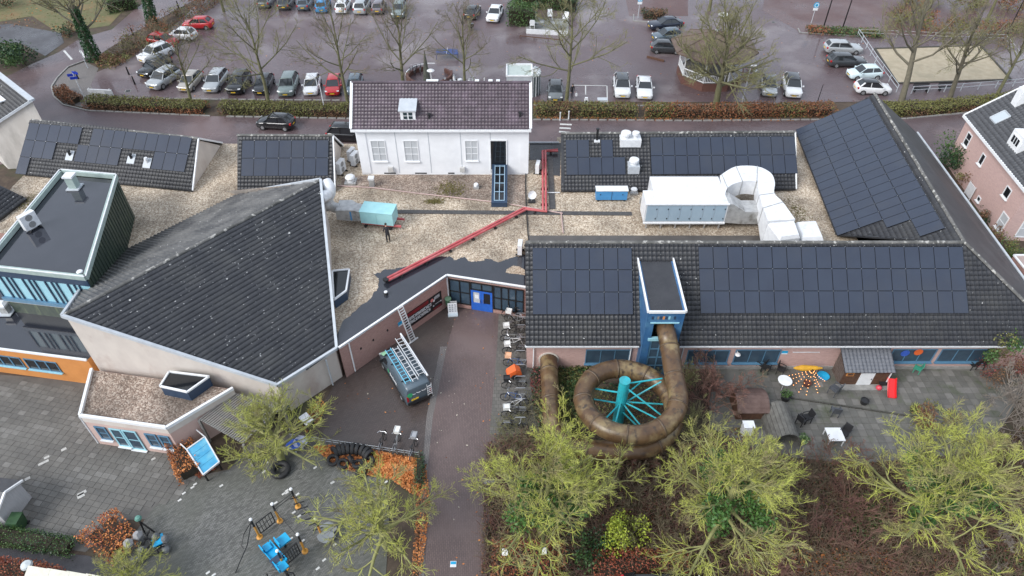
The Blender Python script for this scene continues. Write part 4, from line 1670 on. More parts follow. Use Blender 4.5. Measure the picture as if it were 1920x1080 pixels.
for s,w,z,h in[(1.0,1.6,.4,1.9),(.6,1.2,2.9,1.2)]:
 p=V(w2.x,w2.y,z)+su*s+pd*.01
 window(pk,p,su,w,h,pd,1,2,white_paint,glass_pale,fw=.1)
nP=plane_n(P1,P2,Pr1)
for(x0,y0)in[(1876,221)]:
 p=at_plane(x0,y0,P1,nP)
 mb=MB()
 M3=frame_of(pd,nP)
 pts=[p+M3@V(sx*.55,sy*.6,.12)for sx,sy in((-1,-1),(1,-1),(1,1),(-1,1))]
 mb.slab(pts,.12)
 g_=mb.build('roof_window',mat('pale_roof_glass',(.42,.47,.50),None,rough=.12),pk)
 mb=MB()
 for i in range(4):
  mb.bar(pts[i],pts[(i+1)%4],.1,.09)
 mb.build('frame',zinc,g_)
p=at_plane(1905,275,P1,nP)
mb=MB()
for(a,b)in((0,0),):
 fr_=p+pn*.3
 c0,c1=fr_-pd*.9-UP*.3,fr_+pd*.9-UP*.3
 dk0,dk1=c0+inn*2.2,c1+inn*2.2
 mb.prism([(c0.x,c0.y),(c1.x,c1.y),(dk1.x,dk1.y),(dk0.x,dk0.y)],p.z-.6,p.z+1.25)
dm_=mb.build('dormer',white_paint,pk)
window(dm_,V(c0.x,c0.y,p.z+.15)+pd*.25,pd,1.3,.8,pn,3,1,white_paint,glass_dark,fw=.08)
ch=at_plane(1912,192,P1,nP)
mb=MB()
mb.box(ch+UP*.5,(.9,.9,1.6),rz=math.atan2(pd.y,pd.x))
mb.build('chimney',white_paint,pk)
for(x,y,lab,h)in[(1815,372,'pale grey garden screen beside the bush at pink house',1.2),(1848,405,'pale screen leaning below the pink house windows',1.3)]:
 p=at(x,y)
 mb=MB()
 mb.bar(p+UP*(h/2+.1)-pd*.9,p+UP*(h/2+.1)+pd*.3,.06,h)
 mb.bar(p-pd*.85,p-pd*.85+UP*(h+.15),.08,.08,up=pd)
 mb.bar(p+pd*.25,p+pd*.25+UP*(h+.15),.08,.08,up=pd)
 tag(mb.build('garden_screen',white_metal),lab,'screen')
gs=thing('brick_garden_shed','small red brown brick shed in the corner garden at right edge','shed',at(1915,530,0))
mb=MB()
p=at(1912,535,0)
mb.prism([(p.x-.9,p.y-.8),(p.x+1.6,p.y-.8),(p.x+1.6,p.y+1.2),(p.x-.9,p.y+1.2)],0,2.1)
mb.build('wall',pink_brick,gs)
mb=MB()
for a,b in(((-.9,-.8),(1.6,-.8)),((1.6,-.8),(1.6,1.2)),((1.6,1.2),(-.9,1.2)),((-.9,1.2),(-.9,-.8))):
 mb.bar((p.x+a[0],p.y+a[1],2.14),(p.x+b[0],p.y+b[1],2.14),.14,.1)
mb.build('roof_edge_trim',white_paint,gs)
# ================================================================== SLIDE TOWER AND SLIDE
TY=30.6
A0=V(hx0,EY,FR)
tz=at_y(1247,584,TY).z
tow=thing('slide_tower','blue clad tower on the hall roof with brown tube emerging','tower',V((TWX0+TWX1)/2,TY,0))
_tb=at_plane(1231,490,A0,n_front)
tb_y,zbk=_tb.y+.3,_tb.z+.1
def twall(x):
 mb.prism([(x-w_/2,TY),(x+w_/2,TY),(x+w_/2,tb_y),(x-w_/2,tb_y)],0,[tz-.05,tz-.05,zbk-.05,zbk-.05])
mb=MB()
w_=.14
twall(TWX0+w_/2)
mb.build('side_wall',tower_blue,tow)
mb=MB()
twall(TWX1-w_/2)
mb.build('side_wall',tower_blue,tow)
mb=MB()
mb.box(((TWX0+TWX1)/2,TY+1.6,tz/2),(TWX1-TWX0-.3,.12,tz-.2))
mb.build('back_wall',navy,tow)
def tz_at(y):
 return at_y(1240,y,TY).z
mb=MB()
mb.box(((TWX0+TWX1)/2,TY+.06,(tz+tz_at(606))/2),(TWX1-TWX0-.28,.12,tz-tz_at(606)-.08))
mb.build('lintel',tower_blue,tow)
for x in(TWX0+.32,TWX1-.32):
 mb=MB()
 mb.box((x,TY+.06,(tz_at(606)+0)/2),(.36,.12,tz_at(606)))
 mb.build('front_post',tower_blue,tow)
mb=MB()
mb.box(((TWX0+TWX1)/2,TY+.05,tz_at(605)),(TWX1-TWX0-.5,.2,.1))
mb.build('ledge',sky_blue,tow)
slx0,slx1=at_y(1221,597,TY).x,at_y(1268,597,TY).x
for i,cm in enumerate([navy,frame_blue,wood,navy,orange_render,navy,sky_blue,frame_blue,navy]):
 mb=MB()
 x=slx0+(slx1-slx0)*(i+.5)/9
 mb.box((x,TY-.008,tz_at(596)),((slx1-slx0)/9*.7,.02,.26))
 mb.build('clerestory_pane',cm,tow)
mb=MB()
mb.poly([V(TWX0,TY,tz-.06),V(TWX1,TY,tz-.06),V(TWX1,tb_y,zbk-.06),V(TWX0,tb_y,zbk-.06)])
mb.build('flat_roof',membrane,tow)
mb=MB()
mb.bar((TWX0-.03,TY-.05,tz),(TWX0-.03,tb_y,zbk),.1,.2)
mb.bar((TWX1+.03,TY-.05,tz),(TWX1+.03,tb_y,zbk),.1,.2)
mb.bar((TWX0+.03,TY-.05,tz-.001),(TWX1-.03,TY-.05,tz-.001),.1,.19)
mb.build('roof_edge_trim',white_paint,tow)
zb_,zt_=.2,tz_at(638)
p=V(TWX0+.52,TY+.1,zb_)
window(tow,p,(1,0,0),TWX1-TWX0-1.04,zt_-zb_,NF,2,4,frame_blue,glass_blue,fw=.1,mull=.08)
mb=MB()
mb.box(((TWX0+TWX1)/2,TY+.02,zt_+.12),(TWX1-TWX0-.6,.24,.2))
mb.build('ledge',sky_blue,tow)
slide_m=mat('weathered_brown_tube',(.135,.08,.038),(.075,.042,.023),1.3,.36,bump=.12,bscale=10,c4=(.23,.17,.085),c4scale=.8,c4lo=.5,c4hi=.66,c3=(.05,.035,.025),c3scale=2.6,c3lo=.58,c3hi=.72,stretch=(1,1,.6))
sl=thing('tube_slide','brown spiral tube slide winding out of the blue tower','slide',at(1180,770,0))
ring_r=2.88
cx_=(at(1259,752,3.3).x+at(1105,752,3.0).x)/2
cy_=(at(1180,700,2.9).y+at(1180,800,3.4).y)/2+.05
path=[]
s0=at_y(1240,628,TY+.8)
path+=[V(s0.x-.02,TY+1.3,tz_at(618)),V(s0.x,TY-.1,tz_at(618)-.12),V((s0.x+cx_+ring_r)/2+.05,TY-1.4,4.15),V(cx_+ring_r-.05,(TY-1.4+cy_)/2+.1,3.9)]
zt,zb2=3.75,1.75
N_=40
tot=1.27*2*math.pi
for i in range(N_+1):
 a=-tot*i/N_
 path.append(V(cx_+ring_r*math.cos(a),cy_+ring_r*math.sin(a),zt+(zb2-zt)*i/N_))
last=path[-1]
ex=at(1031,720,.95).x
path=path[:-1]
a_end=-tot*(N_-1)/N_
p_out=path[-1]
path+=[V(p_out.x-1.2,p_out.y+0.12,1.62),V(ex+1.5,p_out.y+.3,1.45),V(ex+.5,p_out.y+.8,1.35),V(ex+.05,p_out.y+1.8,1.25),V(ex,p_out.y+3.0,1.15),V(ex,31.5,.92)]
def smooth_path(P,it=2):
 for _ in range(it):
  Q=[P[0]]
  for i in range(len(P)-1):
   Q+=[P[i].lerp(P[i+1],.25),P[i].lerp(P[i+1],.75)]
  Q.append(P[-1])
  P=Q
 return P
sp=smooth_path(path,1)
seg=[]
acc,cur=0,[sp[0]]
for i in range(1,len(sp)):
 acc+=(sp[i]-sp[i-1]).length
 cur.append(sp[i])
 if acc>1.9 or i==len(sp)-1:
  seg.append(cur)
  cur=[sp[i]]
  acc=0
SR_=.60
for k,s_ in enumerate(seg):
 mb=MB()
 mb.smooth=True
 mb.tube(s_,SR_,18,caps=(k==0))
 o=mb.build('tube_section',slide_m,sl)
 d=(s_[1]-s_[0]).normalized()
 mb=MB()
 mb.smooth=True
 mb.tube([s_[0]-d*.05,s_[0]+d*.05],SR_+.045,18)
 mb.build('flange',mat('tube_flange',(.07,.045,.028),(.12,.08,.045),3,.5),o)
mb=MB()
mb.lathe((ex,31.34,.95),[(.6,0),(.72,0),(.72,.06),(.6,.06)],18,'Y')
mb.build('wall_collar',cream_render,sl)
mast=thing('slide_mast','turquoise steel mast with thin struts inside the slide spiral','mast',at(1158,792,0))
mp_=at(1158,792,0)
mtz=at_y(1170,714,mp_.y).z
mb=MB()
mb.smooth=False
mb.tube([mp_,V(mp_.x,mp_.y,mtz*.5),V(mp_.x,mp_.y,mtz)],[.36,.34,.33],18)
mb.build('column',turquoise,mast)
mb=MB()
mb.cyl((mp_.x,mp_.y,mtz),.35,.04,18)
mb.build('cap',turquoise,mast)
def ring_pt(deg,z):
 a=R(deg)
 return V(cx_+(ring_r-.5)*math.cos(a),cy_+(ring_r-.5)*math.sin(a),z)
for(deg,zc,zr)in[(28,mtz-.3,3.7),(28,mtz-2.4,3.4),(8,2.2,2.1),(-28,mtz-.5,2.6),(-30,2.3,2.3),(-62,2.2,2.0),(150,mtz-1.2,2.6),(165,2.0,2.3),(-120,2.4,2.6),(-140,2.1,2.8),(-62,1.4,1.9),(60,2.6,2.3)]:
 mb=MB()
 mb.tube([V(mp_.x,mp_.y,max(zc,.6)),ring_pt(deg,zr)],.055,8)
 mb.build('strut',turquoise,mast)
# ================================================================== ROOF EQUIPMENT
def box_unit(name,label,cat,px,z0,z1,parts,group=None):
 """px: four plan corners (front-left, front-right, back-right, back-left) read at height z1"""
 pts=[at(x,y,z1)for x,y in px]
 c=sum(pts,Vector())/4
 t=thing(name,label,cat,(c.x,c.y,z0),group=group)
 return t,pts
ah=thing('air_handling_unit','large white air handling box with pale blue front panels','ventilation unit',at(1290,400,GZ))
fy=at(1206,418,3.75).y
ax0,ax1=at(1206,418,3.75).x,at(1357,416,3.75).x
az1=at_y(1207,383,fy).z
my=at(1210,357,az1).y
byy=at(1225,331,az1).y
ax0b=at(1222,345,az1).x
mb=MB()
mb.box(((ax0+ax1)/2,(fy+my)/2,(3.75+az1)/2),(ax1-ax0,my-fy,az1-3.75))
mb.build('front_casing',white_metal,ah)
mb=MB()
mb.box(((ax0b+ax1)/2,(my+byy)/2+.003,(3.75+az1)/2-.004),(ax1-ax0b,byy-my,az1-3.75))
mb.build('rear_casing',white_metal,ah)
npn=7
for i in range(npn):
 x0_=ax0+.12+(ax1-ax0-.2)*i/npn
 wd=(ax1-ax0-.2)/npn-.03
 mb=MB()
 mb.box((x0_+wd/2,fy-.015,(3.75+az1)/2+.04),(wd,.03,az1-3.75-.3))
 o=mb.build('access_panel',ahu_grey,ah)
 for zz in(.25,.75):
  mb=MB()
  mb.box((x0_+wd-.1,fy-.04,3.75+(az1-3.75)*zz),(.06,.04,.12))
  mb.build('latch',black_metal,o)
mb=MB()
mb.box(((ax0+ax1)/2,fy-.04,az1+.02),(ax1-ax0+.1,.14,.1))
mb.build('top_trim',white_paint,ah)
mb=MB()
mb.box(((ax0+ax1)/2,fy-.02,3.75),(ax1-ax0+.04,.12,.12))
mb.build('base_rail',white_paint,ah)
for x in np.linspace(ax0+.3,ax1-.3,6):
 for y in(fy+.2,byy-.3):
  mb=MB()
  mb.box((x,y,(GZ-.12+3.7)/2),(.1,.1,3.7-GZ+.12))
  mb.build('leg',steel,ah)
dt=thing('roof_duct','fat white rectangular duct bending off the air handling box','duct',at(1440,400,GZ))
ringpx=[((1358,380),(1350,331),0,1.9),((1364,352),(1353,327),.05,1.7),((1392,340),(1380,312),.2,1.3),((1419,340),(1420,312),.2,1.3),((1421,342),(1445,324),.2,1.3),((1421,347),(1453,342),.2,1.3),((1424,366),(1452,362),.15,1.4),((1431,390),(1468,379),.1,1.6),((1440,414),(1491,411),.0,2.2)]
rings=[]
for(a,b,dz,hgt)in ringpx:
 p,q=at(*a,az1+dz),at(*b,az1+dz)
 rings.append([p,q,q-UP*hgt,p-UP*hgt])
def ring_at(s):
 i=min(int(s),len(rings)-2)
 t_=s-i
 c4=[rings[max(i-1,0)],rings[i],rings[i+1],rings[min(i+2,len(rings)-1)]]
 return[(b*2+(c-a)*t_+(a*2-b*5+c*4-d)*t_**2+(b*3-a-c*3+d)*t_**3)*.5 for a,b,c,d in zip(*c4)]
for i in range(len(rings)-1):
 mb=MB()
 mb.loft([ring_at(i+k/4)for k in range(5)])
 mb.build('duct_section',white_metal,dt)
for i in(1,2,3,6,7):
 mb=MB()
 c=sum(rings[i],Vector())/4
 rr=[c+(p-c)*1.015 for p in rings[i]]
 for j in range(4):
  mb.bar(rr[j],rr[(j+1)%4],.05,.05)
 mb.build('flange',steel,dt)
mb=MB()
za,zb_=az1-.02,3.72
y0_,y1_=fy+.03,fy+1.6
x1_=at(1392,418,3.7).x
x2_=at(1421,420,3.7).x
zl=at_y(1395,398,fy).z
mb.loft([[V(ax1+.01,y0_,zb_),V(ax1+.01,y1_,zb_),V(ax1+.01,y1_,za),V(ax1+.01,y0_,za)],[V(ax1+.35,y0_,zb_),V(ax1+.35,y1_,zb_),V(ax1+.35,y1_,za),V(ax1+.35,y0_,za)],[V(x1_,y0_,zb_-.1),V(x1_,y1_,zb_-.1),V(x1_,y1_,zl),V(x1_,y0_,zl)],[V(x2_,y0_,zb_-.1),V(x2_,y1_,zb_-.1),V(x2_,y1_,zl),V(x2_,y0_,zl)]])
mb.build('reducer',steel,dt)
for nm,tp,z1_,z0_,mm in[('duct_hood',[(1441,416),(1491,412),(1502,441),(1464,446)],az1-.1,3.5,white_metal),('duct_hood',[(1492,414),(1531,412),(1546,446),(1506,447)],az1-.45,3.5,white_metal)]:
 pts=[at(x,y,z1_)for x,y in tp]
 mb=MB()
 c=sum(pts,Vector())/4
 mb.loft([[V(p.x,p.y,z0_)for p in pts],[V(p.x,p.y,z1_-.25)for p in pts],[c+(p-c)*.86+V(0,0,0)for p in pts]])
 mb.build(nm,mm,dt)
for x,y in((1418,425),(1300,422),(1290,424)):
 pass
t=thing('condenser_unit','small blue roof unit with white lid below the rear range','ventilation unit',at(1146,372,GZ))
pz0,pz1=GZ+.05,GZ+.95
fy2=at(1118,375,pz0).y
bx0,bx1=at(1117,375,pz0).x,at(1175,374,pz0).x
by2=at(1120,350,pz1).y
mb=MB()
mb.box(((bx0+bx1)/2,(fy2+by2)/2,(pz0+pz1)/2),(bx1-bx0,by2-fy2,pz1-pz0))
mb.build('casing',ahu_blue,t)
mb=MB()
mb.box(((bx0+bx1)/2,(fy2+by2)/2,pz1+.03),(bx1-bx0+.1,by2-fy2+.1,.06))
mb.build('lid',white_metal,t)
mb=MB()
mb.box(((bx0+bx1)/2,fy2-.01,(pz0+pz1)/2),(.03,.02,pz1-pz0-.1))
mb.build('seam',navy,t)
mb=MB()
for dx in(.35,bx1-bx0-.4):
 mb.box((bx0+dx,fy2-.02,pz1-.35),(.08,.03,.08))
mb.build('latch',black_metal,t)
mb=MB()
for dx in(.2,bx1-bx0-.2):
 mb.box((bx0+dx,(fy2+by2)/2,GZ-.03),(.12,by2-fy2,.14))
mb.build('skid',black_rubber,t)
t=thing('cyan_air_unit','cyan air handling unit on red rails beside the angular hall','ventilation unit',at(706,415,GZ))
cz0,cz1=GZ+.35,GZ+1.45
c0,c1=at(677,418,cz0),at(738,424,cz0)
cu=(c1-c0);cu.z=0
cl=cu.length
cu.normalize()
cn_=Vector((-cu.y,cu.x,0))
cd=1.35
for k in range(2):
 mb=MB()
 a=c0+cu*(cl/2*k+.01)
 pts=[a,a+cu*(cl/2-.02),a+cu*(cl/2-.02)+cn_*cd,a+cn_*cd]
 mb.prism([(p.x,p.y)for p in pts],cz0,cz1)
 mb.build('casing',ahu_cyan,t)
mb=MB()
mb.slab([c0-cn_*.05+V(0,0,cz1-cz0+.06),c0+cu*cl-cn_*.05+V(0,0,cz1-cz0+.06),c0+cu*cl+cn_*(cd+.05)+V(0,0,cz1-cz0+.06),c0+cn_*(cd+.05)+V(0,0,cz1-cz0+.06)],.05)
mb.build('lid',ahu_cyan,t)
for s in(.2,cd-.2):
 mb=MB()
 mb.bar(c0+cn_*s-UP*.12,c0+cu*(cl+.55)+cn_*s-UP*.12,.12,.16)
 mb.build('rail',red_paint,t)
mb=MB()
for s in(.3,cl-.3):
 mb.bar(c0+cu*s+V(0,0,-.33),c0+cu*s+cn_*cd+V(0,0,-.33),.16,.22)
mb.build('block',black_rubber,t)
dj=thing('grey_duct','pale grey duct and bend joining cyan unit to the angular hall','duct',at(648,405,GZ))
mb=MB()
e1_=c0+cn_*.15
e2_=c0+cn_*1.2
g1=at(632,412,cz0);g2=at(640,392,cz0)
mb.loft([[e1_+V(0,0,.1),e2_+V(0,0,.1),e2_+V(0,0,.95),e1_+V(0,0,.95)],[e1_-cu*.6+V(0,0,0),e2_-cu*.6,e2_-cu*.6+V(0,0,1.05),e1_-cu*.6+V(0,0,1.05)],[g1+cu*1.1,g2+cu*1.1,g2+cu*1.1+V(0,0,1.05),g1+cu*1.1+V(0,0,1.05)],[g1,g2,g2+V(0,0,.9),g1+V(0,0,.9)]])
mb.build('plenum',steel,dj)
mb=MB()
q=e1_-cu*.75-cn_*.02
mb.bar(q+V(0,0,.5)-cu*.7,q+V(0,0,.5),.03,.85)
mb.build('side_panel',ahu_blue,dj)
mb=MB()
pb1=(g1+g2)/2+V(.1,0,.6)
up1=pb1+V(-.75,0.1,.3)
mb.smooth=True
bend=smooth_path([pb1,up1,up1+V(-.1,.25,2.0),at(616,378,GZ+3.6),at(604,368,GZ+3.9)],2)
mb.tube(smooth_path([pb1,pb1+V(-.7,.1,.1),pb1+V(-.95,.35,1.0),at(614,388,GZ+2.0)],2),.42,12)
mb.build('riser',steel,dj)
mb=MB()
mb.smooth=True
mb.tube(smooth_path([at(612,372,GZ+2.2),at(618,362,GZ+3.4),at(618,352,GZ+3.9),at(611,342,GZ+4.1)],2),.47,14)
mb.build('bend',white_metal,dj)
mb=MB()
mb.smooth=True
mb.tube(smooth_path([at(618,362,GZ+3.2),at(610,366,GZ+3.7),at(602,372,GZ+3.7)],2),.42,14)
mb.build('bend',white_metal,dj)
rp=thing('red_pipe_run','pair of red pipes running across the gravel roof','pipe',at(860,455,GZ))
pipe_px=[(726,524),(985,391),(1021,396),(1020,283),(1046,282)]
pts=[at(x,y,GZ+.18)for x,y in pipe_px]
for off in(-.13,.13):
 P_=[]
 for i,p in enumerate(pts):
  d=(pts[min(i+1,len(pts)-1)]-pts[max(i-1,0)])
  d.z=0
  d.normalize()
  P_.append(p+d.cross(UP)*off)
 mb=MB()
 mb.tube(P_,.095,8)
 mb.build('pipe',red_paint,rp)
for i in range(len(pts)-1):
 a,b=pts[i],pts[i+1]
 n=max(1,int((b-a).length/2.2))
 for j in range(n):
  c=a.lerp(b,(j+.5)/n)
  d=(b-a).normalized()
  s=d.cross(UP)
  mb=MB()
  mb.bar(c-s*.3-UP*.2,c+s*.3-UP*.2,.14,.18)
  mb.build('support_block',black_rubber,rp)
mb=MB()
d=(pts[1]-pts[0]).normalized()
mb.bar(pts[0]-d*.25,pts[0]+d*.05,.4,.22)
mb.build('end_fitting',black_metal,rp)
def fan(label,x,y,z,r=.35,h=.45,sq=True,group=None):
 p=at(x,y,z)
 t=thing('roof_fan',label,'roof vent',p,group=group)
 mb=MB()
 mb.box(p+UP*.08,(r*2.3,r*2.3,.2)if sq else(r,r,.2))
 mb.build('kerb',steel,t)
 mb=MB()
 mb.lathe(p+UP*.18,[(r*.8,0),(r*.8,h*.6),(r,h*.6),(r*1.05,h*.75),(r*.8,h),(0,h*1.05)],16)
 mb.build('cowl',white_metal,t)
 return t
fan('round white roof fan near the left corner of white house',658,342,GZ-.1,.42,.5)
fan('small round roof vent between white house wall and lean-to light',893,352,GZ-.1,.2,.25)
fan('small grey roof vent right of the blue lidded unit',1188,362,GZ-.1,.28,.3)
fan('white cap vent at the front corner of the black roof',153,516,BZ-.2,.2,.2,False)
nn=plane_n(e0,e1,r0)
for x,y,lab,r in[(1187,312,'white round fan on pale kerb between the rear solar arrays',.4),(1172,262,'white mushroom fan near the ridge of the rear range',.42),(1190,262,'pale box vent with round cap near the rear ridge',.3)]:
 p=at_plane(x,y+5,e0,nn)
 t=thing('roof_fan',lab,'roof vent',p)
 mb=MB()
 mb.box(p+UP*.15,(.95,.95,.7))
 mb.build('kerb',white_metal if r!=.4 else zinc,t)
 mb=MB()
 mb.lathe(p+UP*.5,[(r*.7,0),(r*.7,.3),(r*1.1,.32),(r*1.0,.5),(0,.56)],16)
 mb.build('cowl',white_metal,t)
p=at_plane(1119,264,e0,nn)
t=thing('flue_pipe','thin black flue with white foot on the rear range','flue',p)
mb=MB()
mb.tube([p,p+UP*1.1],.1,10)
mb.build('stack',black_metal,t)
mb=MB()
mb.box(p+UP*.03,(.5,.5,.12))
mb.build('flashing',white_metal,t)
mb=MB()
mb.cyl(p+UP*1.1,.15,.1,10)
mb.build('cap',black_metal,t)
nn=plane_n(we0,we1,wr1)
for x,y,lab,dk in[(132,292,'dark capped roof vent on pale flashing at the left panel gap',True),(247,298,'small dark roof flue on pale flashing in the middle gap',True),(277,306,'white cowl roof vent on large pale flashing near right panels',False)]:
 p=at_plane(x,y,we0,nn)
 t=thing('roof_vent',lab,'roof vent',p)
 mb=MB()
 M3=frame_of((we1-we0),nn)
 pts_=[p+M3@V(sx*.35,sy*.45,.09)for sx,sy in((-1,-1),(1,-1),(1,1),(-1,1))]
 mb.slab(pts_,.05)
 mb.build('flashing',zinc,t)
 mb=MB()
 mb.tube([p+UP*.05,p+UP*.45],.11,10)
 mb.cyl(p+UP*.42,.19,.14,12,.14)
 mb.build('cowl',black_plastic if dk else white_metal,t)
p=at(141,352,BZ-.2)
t=thing('exhaust_shaft','pale green exhaust shaft with white cap on the black roof','roof vent',p)
mb=MB()
mb.loft([[p+V(x*.3,y*.3,0)for x,y in((-1,-1),(1,-1),(1,1),(-1,1))],[p+V(x*.3,y*.3,1.0)for x,y in((-1,-1),(1,-1),(1,1),(-1,1))]])
mb.build('shaft',green_trim,t)
mb=MB()
mb.box(p+UP*.06,(.95,.95,.1))
mb.build('flashing',zinc,t)
mb=MB()
mb.box(p+UP*1.12,(.75,.75,.14))
mb.build('cap',white_metal,t)
def aircon(label,p,rz,s=1.0,two=True,group=None):
 t=thing('air_conditioner',label,'air conditioner',p,rz,group)
 mb=MB()
 mb.box((0,0,.62*s),(.95*s,.36*s,1.0*s if two else .7*s))
 mb.build('casing',white_metal,t,world=False)
 for k in((-.24,.24)if two else(0,)):
  mb=MB()
  mb.lathe((0,-.185*s,(.62+k)*s),[(0,0),(.2*s,0),(.21*s,-.015),(.21*s,.01)],14,'Y')
  mb.build('fan_grille',mat('fan_grille',(.28,.28,.28),(.2,.2,.2),12,.5),t,world=False)
 for k in(-.34,.34):
  mb=MB()
  mb.box((k*s,0,.06),(.08,.7*s,.12))
  mb.build('foot',black_rubber,t,world=False)
 return t
aircon('white twin-fan air conditioner on black feet in roof puddle',at(63,428,BZ-.2),R(60),1.15)
aircon('white wall-side air conditioner at the left foot of white house',at(641,338-14,GZ-.1),R(72),1.1)
aircon('rear one of two air conditioners beside white house corner',at(661,300,GZ-.1),R(72),1.0)
aircon('front one of two air conditioners beside white house corner',at(667,308,GZ-.1),R(72),1.05)
aircon('slim white air conditioner between white house and red pipes',at(1008,323,GZ-.1),R(80),.9)
p=at(698,348,GZ-.1)
t=thing('vent_stack','slim grey square vent stack in front of white house','roof vent',p)
mb=MB()
mb.box(p+UP*.35,(.42,.42,.7))
mb.build('stack',steel,t)
mb=MB()
mb.box(p+UP*.78,(.5,.5,.16))
mb.build('cap',white_metal,t)
p=at(997,378,GZ-.1)
t=thing('satellite_dish','small white satellite dish on a tripod beside red pipes','satellite dish',p)
mb=MB()
mb.tube([p,p+UP*.6],.03,6)
mb.build('mast',steel,t)
mb=MB()
mb.box(p+UP*.04,(.6,.5,.08))
mb.build('ballast',black_rubber,t)
mb=MB()
mb.smooth=True
dish=[(0,0),(.14,.02),(.26,.06),(.36,.12)]
c=p+UP*.7
mb.lathe((0,0,0),dish,16)
M_=Matrix.Translation(c)@Matrix.Rotation(R(65),4,'X')@Matrix.Rotation(R(10),4,'Y')
mb.v=[tuple(M_@Vector(v))for v in mb.v]
mb.build('dish',white_paint,t)
mb=MB()
mb.tube([c+V(0,-.05,-.3),c+V(0,-.42,.05)],.015,6)
mb.build('arm',steel,t)
aircon('white air conditioner at the ridge end of the pool hall',at(975,474,GZ-.1),R(85),.9)
p=at(724,552,GZ-.1)
t=thing('drain_pot','small black and white roof outlet below the red pipe end','roof outlet',p)
mb=MB()
mb.cyl(p,.16,.22,12)
mb.build('pot',black_plastic,t)
mb=MB()
mb.cyl(p+UP*.22,.13,.06,12)
mb.build('lid',white_metal,t)
p=at(14,585,OZ)
t=thing('vent_hood','grey square vent hood on the low black roof at left edge','roof vent',p)
mb=MB()
mb.box(p+UP*.35,(.5,.5,.7))
mb.build('stack',steel,t)
mb=MB()
mb.loft([[p+V(x*.36,y*.36,.7)for x,y in((-1,-1),(1,-1),(1,1),(-1,1))],[p+V(x*.36,y*.36,.85)for x,y in((-1,-1),(1,-1),(1,1),(-1,1))],[p+V(x*.15,y*.15,1.0)for x,y in((-1,-1),(1,-1),(1,1),(-1,1))]])
mb.build('hood',white_metal,t)
mb=MB()
mb.box(p+UP*.04,(.95,.95,.06))
mb.build('flashing',zinc,t)
for x,y,lab in[(140,640,'white wall bracket upper one on the cream wall corner'),(155,668,'white wall bracket lower one on the cream wall corner')]:
 pass
# ================================================================== CARS
def paint_m(name,c,rough=.25,metal=.3):
 return mat('paint_'+name,c,tuple(v*.92 for v in c),1.5,rough,metal=metal,coat=.6,coords='obj')
PAINT={'white':paint_m('white',(.72,.73,.74),.3,0),'silver':paint_m('silver',(.42,.44,.45)),'grey':paint_m('grey',(.17,.185,.19)),'darkgrey':paint_m('darkgrey',(.06,.065,.07)),'black':paint_m('black',(.012,.013,.015),.2,0),'navy':paint_m('navy',(.02,.027,.045)),'red':paint_m('red',(.46,.02,.025),.25,0),'blue':paint_m('blue',(.02,.24,.50),.25,0),'beige':paint_m('beige',(.40,.37,.33)),'palegreen':paint_m('palegreen',(.20,.245,.235)),'purple':paint_m('purplegrey',(.17,.15,.165)),'paleblue':paint_m('paleblue',(.60,.72,.75),.3,0),'slate':paint_m('slate',(.10,.135,.165))}
car_glass=mat('car_glass',(.02,.024,.028),None,rough=.05,spec=.8)
lamp_clear=mat('headlamp',(.7,.72,.74),None,rough=.15)
lamp_red=mat('tail_lamp',(.45,.01,.012),None,rough=.2)
plate_y=mat('yellow_plate',(.75,.48,.03),None,rough=.5)
rim_m=mat('wheel_rim',(.38,.39,.4),None,rough=.35,metal=.6)
